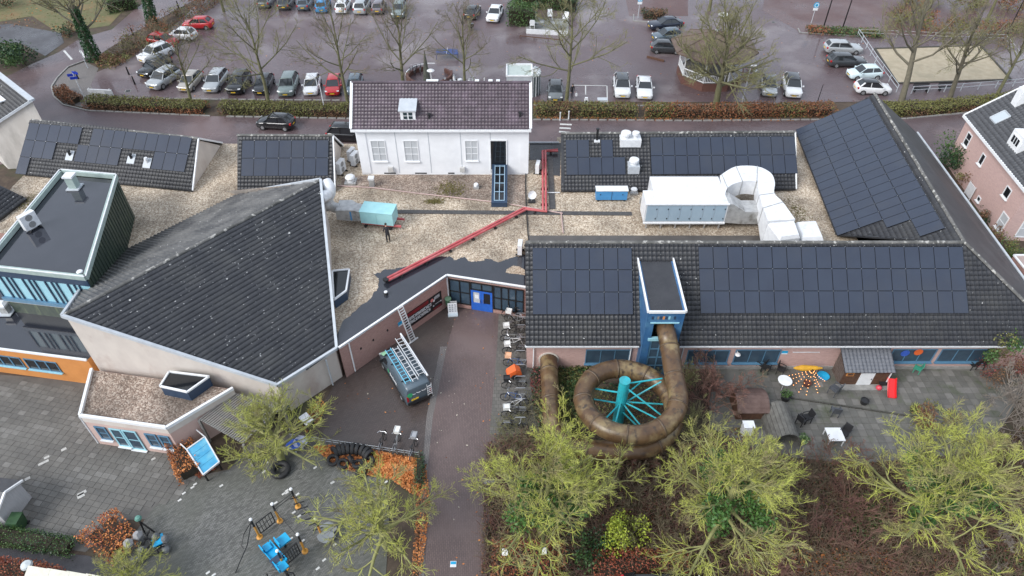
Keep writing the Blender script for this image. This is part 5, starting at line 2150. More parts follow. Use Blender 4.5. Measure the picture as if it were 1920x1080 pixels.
def build_car(kind,L,Wd,Ht,cowl,rf,rr,tail,belt,hood,boot,roofm=None):
 """lofted body; cowl/rf/rr/tail = where windscreen and rear window meet body and roof along x"""
 t=thing(kind,'template','car')
 h=L/2
 hw=Wd/2
 def ring(x,zb,zt,w):
  hh=zt-zb
  side=[(w*.90,zb),(w*.985,zb+.18*hh),(w,zb+.48*hh),(w*.97,zb+.78*hh),(w*.90,zb+.94*hh),(w*.76,zt)]
  return[(x,y,z)for y,z in side]+[(x,-y,z)for y,z in reversed(side)]
 st=[(h,.36,.36+(hood-.36)*.62,hw*.66),(h-.06,.25,.30+(hood-.3)*.75,hw*.80),(h-.22,.2,hood-.07,hw*.93),(h-.6,.19,hood,hw*.99),(cowl+.1,.19,belt-.04,hw),(cowl-.35,.19,belt,hw),(0,.19,belt+.01,hw),(tail+.55,.19,belt+.03,hw),(tail+.15,.2,boot,hw*.985),(-h+.18,.24,boot-.02,hw*.93),(-h+.04,.3,boot-.1,hw*.84),(-h,.4,boot-.25,hw*.74)]
 st.sort(key=lambda s:-s[0])
 mb=MB()
 mb.smooth=True
 mb.loft([ring(*s)for s in st])
 body=mb.build('body',PAINT['white'],t,False)
 rw,bw=hw*.70,hw*.88
 zr=Ht-.06
 G0=[(cowl,bw,belt-.03),(tail,bw*.97,boot-.01)]
 T0=[(rf,rw,zr),(rr,rw*.96,zr-.02)]
 mb=MB()
 a=[(cowl,-bw,belt-.04),(cowl,bw,belt-.04),(rf,rw,zr),(rf,-rw,zr)]
 mb.quad(*a)
 o=mb.build('windscreen',car_glass,t,False)
 mb=MB()
 mb.quad((tail,bw*.97,boot-.03),(tail,-bw*.97,boot-.03),(rr,-rw*.96,zr-.02),(rr,rw*.96,zr-.02))
 mb.build('rear_window',car_glass,t,False)
 for s in(-1,1):
  mb=MB()
  mb.add([(cowl,s*bw,belt-.04),(rf,s*rw,zr),(rr,s*rw*.96,zr-.02),(tail,s*bw*.97,boot-.03)],[(0,1,2,3)if s<0 else(3,2,1,0)])
  mb.build('side_windows',car_glass,t,False)
 mb=MB()
 mb.smooth=True
 xs=[rf+.06,rf-.1,(rf+rr)/2,rr+.12,rr-.06]
 rings=[]
 for i,x in enumerate(xs):
  zc=zr+(.0,.035,.06,.035,-.01)[i]
  ww=rw+.035
  rings.append([(x,-ww,zr-.03-(.02 if i==4 else 0)),(x,-ww*.8,zc),(x,0,zc+.015),(x,ww*.8,zc),(x,ww,zr-.03-(.02 if i==4 else 0)),(x,0,zr-.05)])
 mb.loft(rings)
 mb.build('roof',PAINT['white'],t,False)
 xm=(rf+rr)/2-.05
 for s in(-1,1):
  for a,b,w_,h_ in(((cowl+.02,s*bw,belt-.03),(rf,s*(rw+.01),zr),.06,.05),((tail,s*bw*.97,boot-.02),(rr,s*rw*.97,zr-.02),.16,.07),((xm,s*bw,belt-.02),(xm,s*(rw+.01),zr),.07,.04)):
   mb=MB()
   mb.bar(a,b,w_,h_)
   mb.build('pillar',PAINT['white'],t,False)
 wr=.315 if Ht<1.56 else .35
 tm,rm=MB(),MB()
 tm.lathe((0,0,0),[(wr*.62,-.1),(wr*.93,-.1),(wr,-.07),(wr,.07),(wr*.93,.1),(wr*.62,.1)],16,'Y')
 rm.lathe((0,0,0),[(0,.085),(wr*.2,.09),(wr*.64,.075),(wr*.66,.095)],12,'Y')
 rm2=MB()
 rm2.lathe((0,0,0),[(0,-.085),(wr*.2,-.09),(wr*.64,-.075),(wr*.66,-.095)],12,'Y')
 tmesh_,rmesh,rmesh2=tm.mesh('wheel',black_rubber),rm.mesh('rim',rim_m),rm2.mesh('rim',rim_m)
 for x in(h-.82*L/4.2,-h+.78*L/4.2):
  for s in(-1,1):
   w=put('wheel',tmesh_,t,(x,s*(hw-.075),wr))
   put('rim',rmesh if s>0 else rmesh2,w)
 for s in(-1,1):
  mb=MB()
  z=hood-.15
  mb.loft([[(h-.09,s*hw*.60,z-.05),(h-.16,s*hw*.88,z-.02),(h-.22,s*hw*.9,z+.08),(h-.15,s*hw*.62,z+.07)],[(h-.04,s*hw*.58,z-.05),(h-.11,s*hw*.9,z-.02),(h-.19,s*hw*.92,z+.09),(h-.11,s*hw*.6,z+.08)]])
  mb.build('headlight',lamp_clear,t,False)
  mb=MB()
  z=boot-.18
  mb.box((-h+.1,s*hw*.80,z),(.16,hw*.22,.2))
  mb.build('tail_light',lamp_red,t,False)
  mb=MB()
  mb.box((cowl-.22,s*(hw+.09),belt+.03),(.14,.17,.12))
  mb.build('mirror',PAINT['white'],t,False)
 for x,z in((h-.005,.48),(-h+.0,.6)):
  mb=MB()
  mb.box((x,0,z),(.03,.5,.11))
  mb.build('licence_plate',plate_y,t,False)
 mb=MB()
 mb.box((h-.03,0,.56),(.06,hw*1.0,.1))
 mb.build('grille',black_plastic,t,False)
 return t
TEMPL={'hatchback':build_car('hatchback',3.95,1.72,1.47,1.02,.28,-1.25,-1.72,.92,.86,1.0),'city_car':build_car('city_car',3.5,1.64,1.48,.98,.32,-1.1,-1.52,.92,.86,.98),'estate_car':build_car('estate_car',4.6,1.8,1.48,.98,.2,-1.75,-2.1,.93,.86,1.0),'sports_utility':build_car('sports_utility',4.4,1.86,1.64,1.05,.35,-1.55,-1.98,1.02,.98,1.06),'saloon_car':build_car('saloon_car',4.65,1.82,1.43,.95,.15,-1.1,-1.72,.92,.85,.98),}
used=set()
def car(kind,colour,front,rear,label,group=None,roof=None,z=0.0):
 """front and rear: where the two ends stand on the ground"""
 f,r=at(*front),at(*rear)
 d=f-r
 c=(f+r)/2
 rz=math.atan2(d.y,d.x)
 src=TEMPL[kind]
 o=clone(src,(c.x,c.y,z),rz,label,group,mats={'paint_white':PAINT[colour]})
 if roof:
  for ch in o.children:
   if ch.name.split('.')[0]=='roof':
    ch.material_slots[0].link='OBJECT'
    ch.material_slots[0].material=PAINT[roof]
 return o
ROW='cars parked in the row facing the long hedge'
car('sports_utility','silver',(290,169),(330,143),'silver off-roader angled at the left end of hedge row',ROW)
car('estate_car','black',(268,149),(318,118),'black estate car angled just behind the silver off-roader',ROW)
car('sports_utility','white',(270,119),(320,98),'white off-roader behind the black estate at left',ROW)
car('hatchback','red',(334,88),(282,80),'red hatchback half hidden behind a bare trunk at left')
car('city_car','white',(324,71),(368,74),'small white car between the two red cars')
car('hatchback','red',(354,52),(394,52),'red hatchback farthest up at the left planting')
car('hatchback','beige',(346,176),(374,146),'beige grey hatchback beside the slim bare tree in hedge row',ROW)
car('estate_car','silver',(393,179),(421,142),'silver estate car with roof rails in the hedge row',ROW)
car('sports_utility','black',(438,183),(463,146),'black off-roader left of the forked tree in hedge row',ROW)
car('hatchback','black',(486,186),(507,148),'black hatchback behind the forked tree trunk',ROW)
car('sports_utility','palegreen',(535,188),(551,149),'grey green off-roader right of the forked tree',ROW)
car('hatchback','white',(582,187),(592,149),'white hatchback next to the red one in hedge row',ROW)
car('hatchback','red',(623,187),(632,150),'red hatchback in the hedge row beside the white one',ROW)
car('hatchback','slate',(662,186),(671,150),'slate grey hatchback behind the tree by white house roof',ROW)
FAR='cars parked in the far row'
car('estate_car','grey',(511,-8),(492,22),'grey estate at the left end of the far row',FAR)
car('hatchback','darkgrey',(548,-2),(529,27),'dark grey hatchback second from left in far row',FAR)
car('hatchback','slate',(583,-2),(565,29),'blue grey hatchback left of the bright blue car',FAR)
car('hatchback','blue',(613,3),(601,32),'bright blue hatchback in the far row',FAR)
car('hatchback','white',(652,4),(637,34),'white hatchback with dark rear window in far row',FAR)
car('sports_utility','silver',(688,4),(672,35),'silver off-roader with pale roof right of white far car',FAR)
car('city_car','purple',(717,8),(706,33),'small purple grey car in the far row',FAR)
car('estate_car','palegreen',(743,45),(755,6),'grey green estate sticking out at right end of far row',FAR)
car('hatchback','black',(895,16),(877,44),'black hatchback with motorcycle parked behind it',None)
car('saloon_car','white',(920,50),(936,16),'white saloon parked beside the tall green hedge',None)
car('hatchback','grey',(1041,198),(1041,161),'grey hatchback left of the slim mossy tree by the road',None,'darkgrey')
car('sports_utility','white',(1168,195),(1162,148),'white off-roader with dark glass roof near the road hedge',None,'darkgrey')
car('saloon_car','white',(1209,197),(1205,149),'white saloon with sunroof near the road hedge',None)
car('hatchback','silver',(1442,191),(1437,150),'silver hatchback with dark roof near the right wing',None,'black')
car('sports_utility','white',(1488,192),(1477,150),'white car with black roof beside the right wing ridge',None,'black')
car('saloon_car','navy',(1215,55),(1278,50),'navy saloon at the bandstand side nearest the planting',None)
car('hatchback','slate',(1222,77),(1278,72),'slate hatchback between two dark cars beside bandstand',None)
car('hatchback','darkgrey',(1276,98),(1220,96),'dark hatchback with red tail lamp beside the bandstand',None)
car('estate_car','silver',(1608,98),(1548,97),'silver estate nearest the top beside the sand court',None)
car('estate_car','darkgrey',(1616,122),(1553,122),'dark grey estate second beside the sand court',None)
car('hatchback','paleblue',(1590,146),(1646,144),'pale blue hatchback facing left beside the sand court',None)
car('hatchback','white',(1664,174),(1602,172),'white hatchback with black roof lowest beside the sand court',None,'black')
car('hatchback','black',(489,236),(550,240),'black hatchback driving along the street',None)
car('sports_utility','black',(700,262),(612,258),'black off-roader on the street half hidden by white house',None)
car('sports_utility','black',(1275,1122),(1205,1122),'black car roof just showing at the bottom edge',None)
for t in TEMPL.values():
 for ch in list(t.children):
  for g in list(ch.children):
   bpy.data.objects.remove(g)
  bpy.data.objects.remove(ch)
 bpy.data.objects.remove(t)
# ================================================================== VAN WITH LADDERS
vf,vr=at(748,662),at(785,752)
vf,vr=at(737,672),at(786,752)
vd=(vf-vr);vd.z=0
vc=(vf+vr)/2
van=thing('work_van','slate grey van with ladders on its roof in the courtyard','van',(vc.x,vc.y,0),math.atan2(vd.y,vd.x))
van_p=paint_m('van',(.085,.118,.145),.35,.1)
L,hw,Ht=4.95,.96,1.95
def vring(x,zb,zs,zt,w,wt):
 side=[(w*.92,zb),(w,zb+.2),(w,zs),(wt,zt-.08),(wt*.9,zt)]
 return[(x,y,z)for y,z in side]+[(x,-y,z)for y,z in reversed(side)]
mb=MB()
mb.smooth=True
mb.loft([vring(2.47,.35,.6,.72,.7,.62),vring(2.42,.26,.68,.82,.84,.76),vring(2.2,.22,.82,1.0,.92,.84),vring(1.75,.2,.95,1.14,.95,.86),vring(1.62,.2,1.02,1.2,.955,.86),vring(.98,.2,1.2,1.9,.96,.80),vring(.7,.2,1.25,1.95,.96,.82),vring(-1.0,.2,1.25,1.97,.96,.83),vring(-2.2,.2,1.25,1.95,.955,.82),vring(-2.42,.22,1.2,1.88,.94,.80),vring(-2.47,.35,1.15,1.8,.9,.78)])
mb.build('body',van_p,van,False)
mb=MB()
mb.quad((1.66,-.80,1.20),(1.66,.80,1.20),(1.04,.74,1.865),(1.04,-.74,1.865))
mb.build('windscreen',car_glass,van,False)
for s in(-1,1):
 mb=MB()
 mb.add([(1.55,s*.965,1.12),(.65,s*.97,1.15),(.65,s*.885,1.72),(1.1,s*.885,1.72)],[(0,1,2,3)if s>0 else(3,2,1,0)])
 mb.build('side_window',car_glass,van,False)
 mb=MB()
 mb.box((1.45,s*1.08,1.15),(.12,.2,.24))
 mb.build('mirror',black_plastic,van,False)
 mb=MB()
 mb.box((-2.46,s*.84,1.0),(.08,.12,.5))
 mb.build('tail_light',lamp_red,van,False)
 mb=MB()
 mb.box((2.36,s*.7,.74),(.14,.34,.16))
 mb.build('headlight',lamp_clear,van,False)
 mb=MB()
 mb.bar((2.0,s*.972,.45),(-2.3,s*.972,.45),.02,.16)
 mb.build('side_strip',black_plastic,van,False)
mb=MB()
mb.box((-2.48,0,.5),(.12,1.75,.24))
mb.build('rear_bumper',black_plastic,van,False)
mb=MB()
mb.box((-2.5,.35,.78),(.03,.52,.12))
mb.build('licence_plate',plate_y,van,False)
tm,rm=MB(),MB()
tm.lathe((0,0,0),[(.2,-.11),(.31,-.11),(.335,-.08),(.335,.08),(.31,.11),(.2,.11)],16,'Y')
for s in(-1,1):
 rm=MB()
 rm.lathe((0,0,0),[(0,s*.09),(.21,s*.085),(.22,s*.11)],12,'Y')
 rmm=rm.mesh('rim',rim_m)
 tmm=tm.mesh('wheel',black_rubber)
 for x in(1.62,-1.55):
  w=put('wheel',tmm,van,(x,s*.89,.335))
  put('rim',rmm,w)
leaf_m=mat('leaf_green',(.05,.42,.16),None,rough=.4)
def text_mesh(s,size,material,name='lettering'):
 cu=bpy.data.curves.new(name,'FONT')
 cu.body=s
 cu.size=size
 cu.extrude=.004
 ob=bpy.data.objects.new(name,cu)
 COL.objects.link(ob)
 dg=bpy.context.evaluated_depsgraph_get()
 dg.update()
 me=bpy.data.meshes.new_from_object(ob.evaluated_get(dg))
 bpy.data.objects.remove(ob)
 me.materials.clear()
 me.materials.append(material)
 return me
tmz=text_mesh('ECO',.52,white_paint)
o=put('lettering',tmz,van,(-2.485,.50,1.24),(R(90-10),0,R(-90)))
mb=MB()
mb.lathe((0,0,0),[(0,0),(.2,0),(.2,.01),(0,.01)],14,'X')
o=mb.build('emblem',leaf_m,van,False)
o.location=(-2.5,.66,1.32)
mb=MB()
mb.bar((-2.44,.62,1.66),(-2.44,-.1,1.66),.03,.05)
mb.build('roof_line',white_paint,van,False)
mb=MB()
for i in range(5):
 mb.box((.1-i*.24,.978,1.02),(.15,.012,.28-.1*(i%2)))
mb.build('side_writing',white_paint,van,False)
mb=MB()
mb.box((.42,.978,1.05),(.2,.012,.3))
mb.build('side_emblem',leaf_m,van,False)
mb=MB()
mb.add([(1.7,.78,1.18),(2.25,.86,.93),(2.25,.40,.99),(1.75,.42,1.2)],[(0,3,2,1)])
mb.v=[(x,y,z+.035)for x,y,z in mb.v]
mb.build('green_bonnet_mark',mat('bonnet_green',(.35,.66,.42),None,rough=.4),van,False)
def ladder(name,label,loc,rz,L,w,material,rungs,tilt=0,cat='ladder',parent=None):
 t=thing(name,label,cat,loc,rz)
 if tilt:
  t.rotation_euler=(0,-tilt,rz)
 for s in(-1,1):
  mb=MB()
  mb.bar((-L/2,s*w/2,0),(L/2,s*w/2,0),.04,.07)
  mb.build('rail',material,t,False)
 mb=MB()
 mb.tube([(0,-w/2,0),(0,w/2,0)],.024,6)
 me=mb.mesh('rung',material)
 for i in range(rungs):
  put('rung',me,t,(-L/2+L*(i+.5)/rungs,0,0))
 return t
va=math.atan2(vd.y,vd.x)
def vloc(x,y,z):
 return Matrix.Translation(vc)@Matrix.Rotation(va,4,'Z')@V(x,y,z)
alu=mat('aluminium_rail',(.66,.67,.68),(.58,.59,.6),3,.35,metal=.2)
blue_rail=mat('pale_blue_rail',(.16,.48,.64),None,rough=.4)
mb=MB()
for x in(-1.7,0,1.0):
 mb.bar((x,-.85,2.03),(x,.85,2.03),.07,.06)
mb.build('roof_bar',black_metal,van,False)
ladder('ladder','pale blue ladder strapped left on the van roof',vloc(-.4,.5,2.14),va,3.4,.38,blue_rail,11)
ladder('ladder','wide silver ladder in the middle of van roof',vloc(-.5,.02,2.17),va,3.4,.36,alu,9)
ladder('ladder','long silver ladder along the right side of van roof',vloc(-.05,-.52,2.2),va,3.9,.42,alu,12)
mb=MB()
mb.tube([vloc(2.2,-.84,2.14),vloc(-2.2,-.84,2.14)],.065,10)
tag(mb.build('roof_tube',white_metal),'long white carrier tube on the right of the van roof','tube')
mb=MB()
for i in range(5):
 mb.bar((-2.56,-.55-.0,.75+i*.2),(-2.56,-.88,.75+i*.2),.06,.04)
for s in(-.56,-.87):
 mb.bar((-2.55,s,.6),(-2.55,s,1.75),.03,.03,up=(1,0,0))
mb.build('rear_steps',alu,van,False)
lb_,lt_=at(775,640,.05),V(0,0,0)
ltp=at(750,575,3.55)
dL=(ltp-lb_)
t=thing('leaning_ladder','aluminium ladder leaning against the brick wall by the banner','ladder',lb_)
sideL=bu.copy()
for s in(-1,1):
 mb=MB()
 mb.bar(lb_+sideL*(.22*s),ltp+sideL*(.22*s),.05,.08)
 mb.build('rail',alu,t)
nr=15
for i in range(nr):
 c=lb_+dL*((i+.5)/nr)
 mb=MB()
 mb.bar(c-sideL*.22,c+sideL*.22,.05,.05)
 mb.build('rung',alu,t)
mb=MB()
mb.bar(lb_-sideL*.45+UP*.05,lb_+sideL*.45+UP*.05,.1,.08)
mb.build('stabiliser',alu,t)
# ================================================================== TREES AND PLANTING
def norm(a):
 return a/(np.linalg.norm(a,axis=-1,keepdims=True)+1e-9)
def tubes(P,Rr,k):
 """P (n,m,3) polylines, Rr (n,m) radii -> verts, quads"""
 n,m,_=P.shape
 d=norm(P[:,-1]-P[:,0])
 ref=np.where(np.abs(d[:,2:3])<.9,np.array([[0,0,1.0]]),np.array([[1.0,0,0]]))
 x=norm(np.cross(d,ref))
 y=np.cross(d,x)
 a=2*np.pi*np.arange(k)/k
 ring=x[:,None,:]*np.cos(a)[None,:,None]+y[:,None,:]*np.sin(a)[None,:,None]
 V_=P[:,:,None,:]+ring[:,None,:,:]*Rr[:,:,None,None]
 V_=V_.reshape(-1,3)
 f=[]
 for i in range(m-1):
  for j in range(k):
   f.append([i*k+j,i*k+(j+1)%k,(i+1)*k+(j+1)%k,(i+1)*k+j])
 f=np.array(f)
 F=(np.arange(n)[:,None,None]*(m*k)+f[None]).reshape(-1,4)
 return V_,F
def kids(P,Rr,m,ang,ratio,trop,wob,tmin,rng,rscale=.6,rmin=.004,lenvar=.35,tmax=1.0):
 n=len(P)
 idx=np.repeat(np.arange(n),m)
 t=tmin+(tmax-tmin)*rng.random(n*m)
 K=P.shape[1]-1
 s=np.minimum((t*K).astype(int),K-1)
 fr=(t*K-s)[:,None]
 a,b=P[idx,s],P[idx,s+1]
 st=a+(b-a)*fr
 d=norm(b-a)
 L0=np.linalg.norm(P[idx,-1]-P[idx,0],axis=1)
 L=L0*ratio*(1-lenvar*rng.random(n*m))*(1.15-.5*t)
 rv=rng.normal(size=(n*m,3))
 rv=norm(rv-d*(rv*d).sum(1)[:,None])
 th=ang*(.7+.6*rng.random(n*m))[:,None]
 dd=norm(d*np.cos(th)+rv*np.sin(th))
 r0=(Rr[idx,s]*(1-fr[:,0])+Rr[idx,s+1]*fr[:,0])*rscale
 r0=np.maximum(r0,rmin)
 out=[st]
 cur=st
 M=4
 for i in range(1,M):
  dd=norm(dd+np.array([0,0,trop])/(M-1)+rng.normal(size=dd.shape)*wob)
  cur=cur+dd*(L/(M-1))[:,None]
  out.append(cur)
 Q=np.stack(out,1)
 RR=r0[:,None]*np.linspace(1,.45,M)[None]
 RR=np.maximum(RR,rmin*.6)
 return Q,RR
def make_tree(seed,height=8.0,trunk_h=2.6,trunk_r=.16,limbs=8,limb_len=4.2,limb_el=(35,65),spec=((5,.75,.55),(6,.7,.5),(5,.7,.5)),trop=.25,wob=.16,rmin=.0115,leader=True,lean=(0,0)):
 rng=np.random.default_rng(seed)
 M=5
 top=height*(.8 if leader else 0)or trunk_h*1.05
 zz=np.linspace(0,top,M)
 tp=np.stack([np.cumsum(rng.normal(0,.06,M))+lean[0]*zz,np.cumsum(rng.normal(0,.06,M))+lean[1]*zz,zz],1)
 tp[0,:2]=0
 tr=trunk_r*np.array([1.25,1.0,.8,.55,.22]if leader else[1.25,1.02,1,.95,.8])
 T=tubes(tp[None],tr[None],8)
 n=limbs
 tz_=(trunk_h+(top-trunk_h)*np.linspace(0,.85,n)**1.1)if leader else trunk_h*(.86+.16*rng.random(n))
 az=np.arange(n)*2.4+rng.normal(0,.3,n)
 el=np.radians(np.linspace(limb_el[0],limb_el[1],n)+rng.normal(0,6,n))
 ln=limb_len*(np.linspace(1.0,.55,n)if leader else np.ones(n))*(.85+.3*rng.random(n))
 st=np.stack([np.interp(tz_,zz,tp[:,i])for i in range(3)],1)
 d=np.stack([np.cos(az)*np.cos(el),np.sin(az)*np.cos(el),np.sin(el)],1)
 out,cur=[st],st
 for i in range(3):
  d=norm(d+np.array([0,0,trop*.5])+rng.normal(size=d.shape)*wob*.6)
  cur=cur+d*(ln/3)[:,None]
  out.append(cur)
 LP=np.stack(out,1)
 LR=(trunk_r*(.5 if leader else .55)*np.linspace(1,.6,n))[:,None]*np.array([1,.8,.6,.4])[None]
 levels=[(LP,LR)]
 P,Q=LP,LR
 for(m,ang,ratio)in spec:
  P,Q=kids(P,Q,m,ang,ratio,trop,wob,.15,rng,rmin=rmin)
  levels.append((P,Q))
 tv,tf=[T[0]],[T[1]]
 off=len(T[0])
 for(p,q),k in zip(levels[:2],(6,5)):
  v,f=tubes(p,q,k)
  tv.append(v);tf.append(f+off);off+=len(v)
 trunk=(np.concatenate(tv),np.concatenate(tf))
 cv,cf,off=[],[],0
 for(p,q)in levels[2:]:
  v,f=tubes(p,q,3)
  cv.append(v);cf.append(f+off);off+=len(v)
 crown=(np.concatenate(cv),np.concatenate(cf))
 return trunk,crown,tp,levels
def data_mesh(name,v,f,material):
 o=np_object(name,v,f,material)
 me=o.data
 bpy.data.objects.remove(o)
 return me
bark_olive=mat('mossy_bark',(.12,.115,.055),(.165,.16,.085),3,.85,bump=.4,bscale=20,coords='obj',c4=(.09,.08,.06),c4scale=1.0)
bark_brown=mat('grey_brown_bark',(.13,.115,.085),(.17,.155,.11),3,.85,bump=.4,bscale=20,coords='obj')
twig_brown=mat('brown_twigs',(.17,.14,.10),(.22,.18,.12),1.0,.8,coords='obj',c4=(.20,.19,.085),c4scale=.5)
twig_grey=mat('grey_twigs',(.24,.21,.175),(.19,.165,.13),1.0,.8,coords='obj')
twig_olive=mat('olive_twigs',(.20,.195,.08),(.25,.235,.11),1.0,.8,coords='obj',c4=(.18,.15,.10),c4scale=.5)
bark_lime=mat('lime_mossy_bark',(.20,.20,.075),(.30,.30,.12),2,.85,bump=.4,bscale=20,coords='obj',c4=(.15,.16,.06),c4scale=.8)
twig_lime=mat('lime_green_twigs',(.58,.60,.13),(.40,.44,.085),2.5,.7,coords='obj',c4=(.30,.25,.13),c4scale=.7,c4lo=.48,c4hi=.62)
twig_shade=mat('shaded_brown_shoots',(.16,.14,.07),(.11,.10,.055),2.5,.8,coords='obj')  # dark shoot colour stands in for shade inside the crowns
ivy_m=mat('ivy_leaves',(.012,.055,.018),(.03,.095,.025),4,.4,coords='obj')
ivy2_m=mat('ivy_leaves_mid',(.05,.13,.025),(.085,.17,.04),4,.45,coords='obj')
def plant_tree(label,base,seed,parts,rz,s=1.0,ivy=None,name='bare_tree',group=None,lean=0.0,leandir=0.0):
 t=thing(name,label,'tree',base,rz,group)
 t.scale=(s,s,s)
 if lean:
  t.rotation_euler=(lean*math.cos(leandir),lean*math.sin(leandir),rz)
 put('trunk',parts[0],t)
 put('crown',parts[1],t)
 if ivy is not None:
  put('ivy',ivy,t)
 return t
def tree_parts(seed,bark,twig,tone=0,**kw):
 tr,cr,tp,lv=make_tree(seed,**kw)
 cm=data_mesh('crown',*cr,[twig,twig_shade]if tone else twig)
 if tone:
  k=9
  pick=(np.random.default_rng(seed).random(len(cr[1])//k+1)<tone).astype(np.int32)
  cm.polygons.foreach_set("material_index",np.repeat(pick,k)[:len(cr[1])])
 return data_mesh('trunk',*tr,bark),cm,tp,lv
A1=tree_parts(1,bark_olive,twig_brown,height=11.5,limbs=11,limb_len=5.4,limb_el=(25,70),spec=((6,.75,.6),(6,.7,.55),(5,.7,.55)))
A2=tree_parts(2,bark_olive,twig_brown,height=10.0,limbs=10,limb_len=5.4,trunk_h=2.3,limb_el=(25,72),spec=((6,.75,.6),(6,.7,.55),(5,.7,.55)))
A3=tree_parts(3,bark_olive,twig_olive,height=11.5,limbs=12,limb_len=5.6,trunk_h=3.0,limb_el=(12,68),spec=((6,.75,.6),(6,.7,.55),(5,.7,.55)))
A4=tree_parts(4,bark_brown,twig_olive,height=13,limbs=12,limb_len=6.0,trunk_h=3.6,trunk_r=.26,limb_el=(28,66),spec=((6,.75,.6),(6,.7,.55),(5,.7,.55)))
A5=tree_parts(5,bark_olive,twig_olive,height=8.5,limbs=16,limb_len=5.6,trunk_h=1.9,trunk_r=.24,limb_el=(5,72),spec=((7,.8,.62),(7,.8,.56),(6,.7,.52)),rmin=.011)
def ivy_trunk(seed,h,r0,r1,n,sz,lean=(0,0)):
 rng=np.random.default_rng(seed)
 z=rng.random(n)*h
 a=rng.random(n)*6.283
 r_=(r0+(r1-r0)*z/h)*(.7+.6*rng.random(n))
 P=np.stack([np.cos(a)*r_,np.sin(a)*r_,z],1)
 v,f=leaves(P,sz,rng)
 return data_mesh('ivy',v,f,[ivy_m])
big_ivy=ivy_trunk(9,6.5,.75,.35,2600,.22)
CP='bare trees round the car park'
T_=plant_tree
T_('ivy clad leaning tree on the junction island',at(178,112),0,A4,.3,1.05,big_ivy,group=CP,lean=R(9),leandir=R(20))
T_('ivy clad tree beside the street at the top left',at(287,48),0,A4,1.9,1.0,big_ivy,group=CP,lean=R(7),leandir=R(-10))
T_('slim bare tree in the hedge beside the angled silver car',at(360,197),0,A2,.5,.95,None,group=CP,lean=R(6),leandir=R(60))
T_('forked mossy bare tree in front of the black hatchback',at(505,199),0,A3,2.2,1.1,None,group=CP,lean=R(3),leandir=R(90))
T_('bare tree at the left corner of the white house roof',at(652,192),0,A1,3.0,1.05,None,group=CP)
T_('spreading bare tree beside the round brick planter',at(757,172),0,A2,4.2,1.12,None,group=CP)
T_('bare tree behind the parked scooters',at(872,172),0,A1,5.1,.95,None,group=CP)
T_('tall mossy bare tree beside the grey car and white bay',at(1061,198),0,A3,1.1,1.22,None,group=CP)
T_('dense bare tree in front of the bandstand',at(1342,200),0,A5,.4,1.28,None,group=CP)
T_('large bare tree at the left end of the sand court',at(1690,190),0,A4,2.6,1.1,None,group=CP,lean=R(8),leandir=R(70))
T_('leaning bare tree before the middle of the sand court',at(1780,186),0,A4,4.0,.92,None,group=CP,lean=R(12),leandir=R(75))
T_('smaller bare tree at the right end of the sand court',at(1870,176),0,A1,.9,1.0,None,group=CP,lean=R(8),leandir=R(80))
T_('bare tree by the red cars at the left planting',at(420,22),0,A2,.2,1.0,None,group=CP)
T_('bare tree behind the dark cars at the bandstand',at(1330,20),0,A1,2.8,1.15,None,group=CP)
T_('bare tree at the top right beyond the sand court',at(1740,20),0,A5,1.0,.85,None,group=CP)
T_('bare tree in the far right shrubs',at(1850,40),0,A1,3.3,1.1,None,group=CP)
LSPEC=((7,.85,.66),(8,.78,.66),(9,.66,.62))
def lime(seed,n,ll,el,h,spec,rmin=.0088,trop=.2):
 return tree_parts(seed,bark_lime,twig_lime,height=h,trunk_h=h*.26,trunk_r=.22,limbs=n,limb_len=ll,limb_el=el,leader=True,spec=spec,trop=trop,wob=.15,rmin=rmin,tone=.22)
L1=lime(21,17,3.7,(-8,68),8.0,LSPEC)
L2=lime(22,17,3.7,(-10,68),8.0,LSPEC)
L3=lime(23,18,3.8,(-10,66),8.2,LSPEC)
L4=lime(24,17,3.5,(-5,72),5.2,((6,.85,.66),(6,.75,.68),(8,.65,.64)))
L5=lime(25,16,3.4,(-8,70),4.6,((6,.85,.66),(6,.75,.66),(7,.65,.64)),rmin=.0088)
def ivy_ball(seed,n,c,r,sz,m):
 rng=np.random.default_rng(seed)
 P=[]
 for(x,y,z,q)in c:
  k=int(n/len(c))
  u=norm(rng.normal(size=(k,3)))*(rng.random((k,1))**.45)*q
  P.append(u+np.array([x,y,z]))
 P=np.concatenate(P)
 v,f=leaves(P,sz,rng)
 return data_mesh('ivy',v,f,m)
i1=ivy_ball(31,3600,[(0,0,3.4,1.0),(.8,.5,4.2,.8),(-.7,.3,4.0,.7),(.2,-.8,3.6,.8),(-1.4,-.8,3.8,.8),(1.3,-.9,3.6,.7),(0,0,1.5,.6)],1,.16,[ivy2_m])
i2=ivy_ball(32,3000,[(0,.2,3.6,1.1),(1.2,.8,4.2,.9),(-1.2,.6,4.4,.8),(.4,-1.0,3.8,.9),(-.5,-1.5,3.4,.8),(0,0,1.5,.7)],1,.17,ivy2_m)
FG='yellow-green bare trees in the foreground'
def crown_at(x,y,z):
 p=at(x,y,z)
 return V(p.x,p.y,0)
T_('left one of three big yellow-green trees, beside the lane',crown_at(1022,922,4.5),0,L1,.3,1.18,i1,'mossy_tree',FG)
T_('middle one of three big yellow-green trees, ivy at its heart',crown_at(1368,930,4.5),0,L2,1.2,1.14,i2,'mossy_tree',FG)
T_('right one of three big yellow-green trees, widest crown',crown_at(1770,920,4.5),0,L3,2.4,1.2,i1,'mossy_tree',FG)
T_('yellow-green tree before the angular hall with tyre at its foot',crown_at(508,815,2.8),0,L4,.9,1.0,None,'mossy_tree',FG)
T_('pale mossy tree between playground and lane',crown_at(718,985,2.4),0,L5,2.0,1.12,None,'mossy_tree',FG)
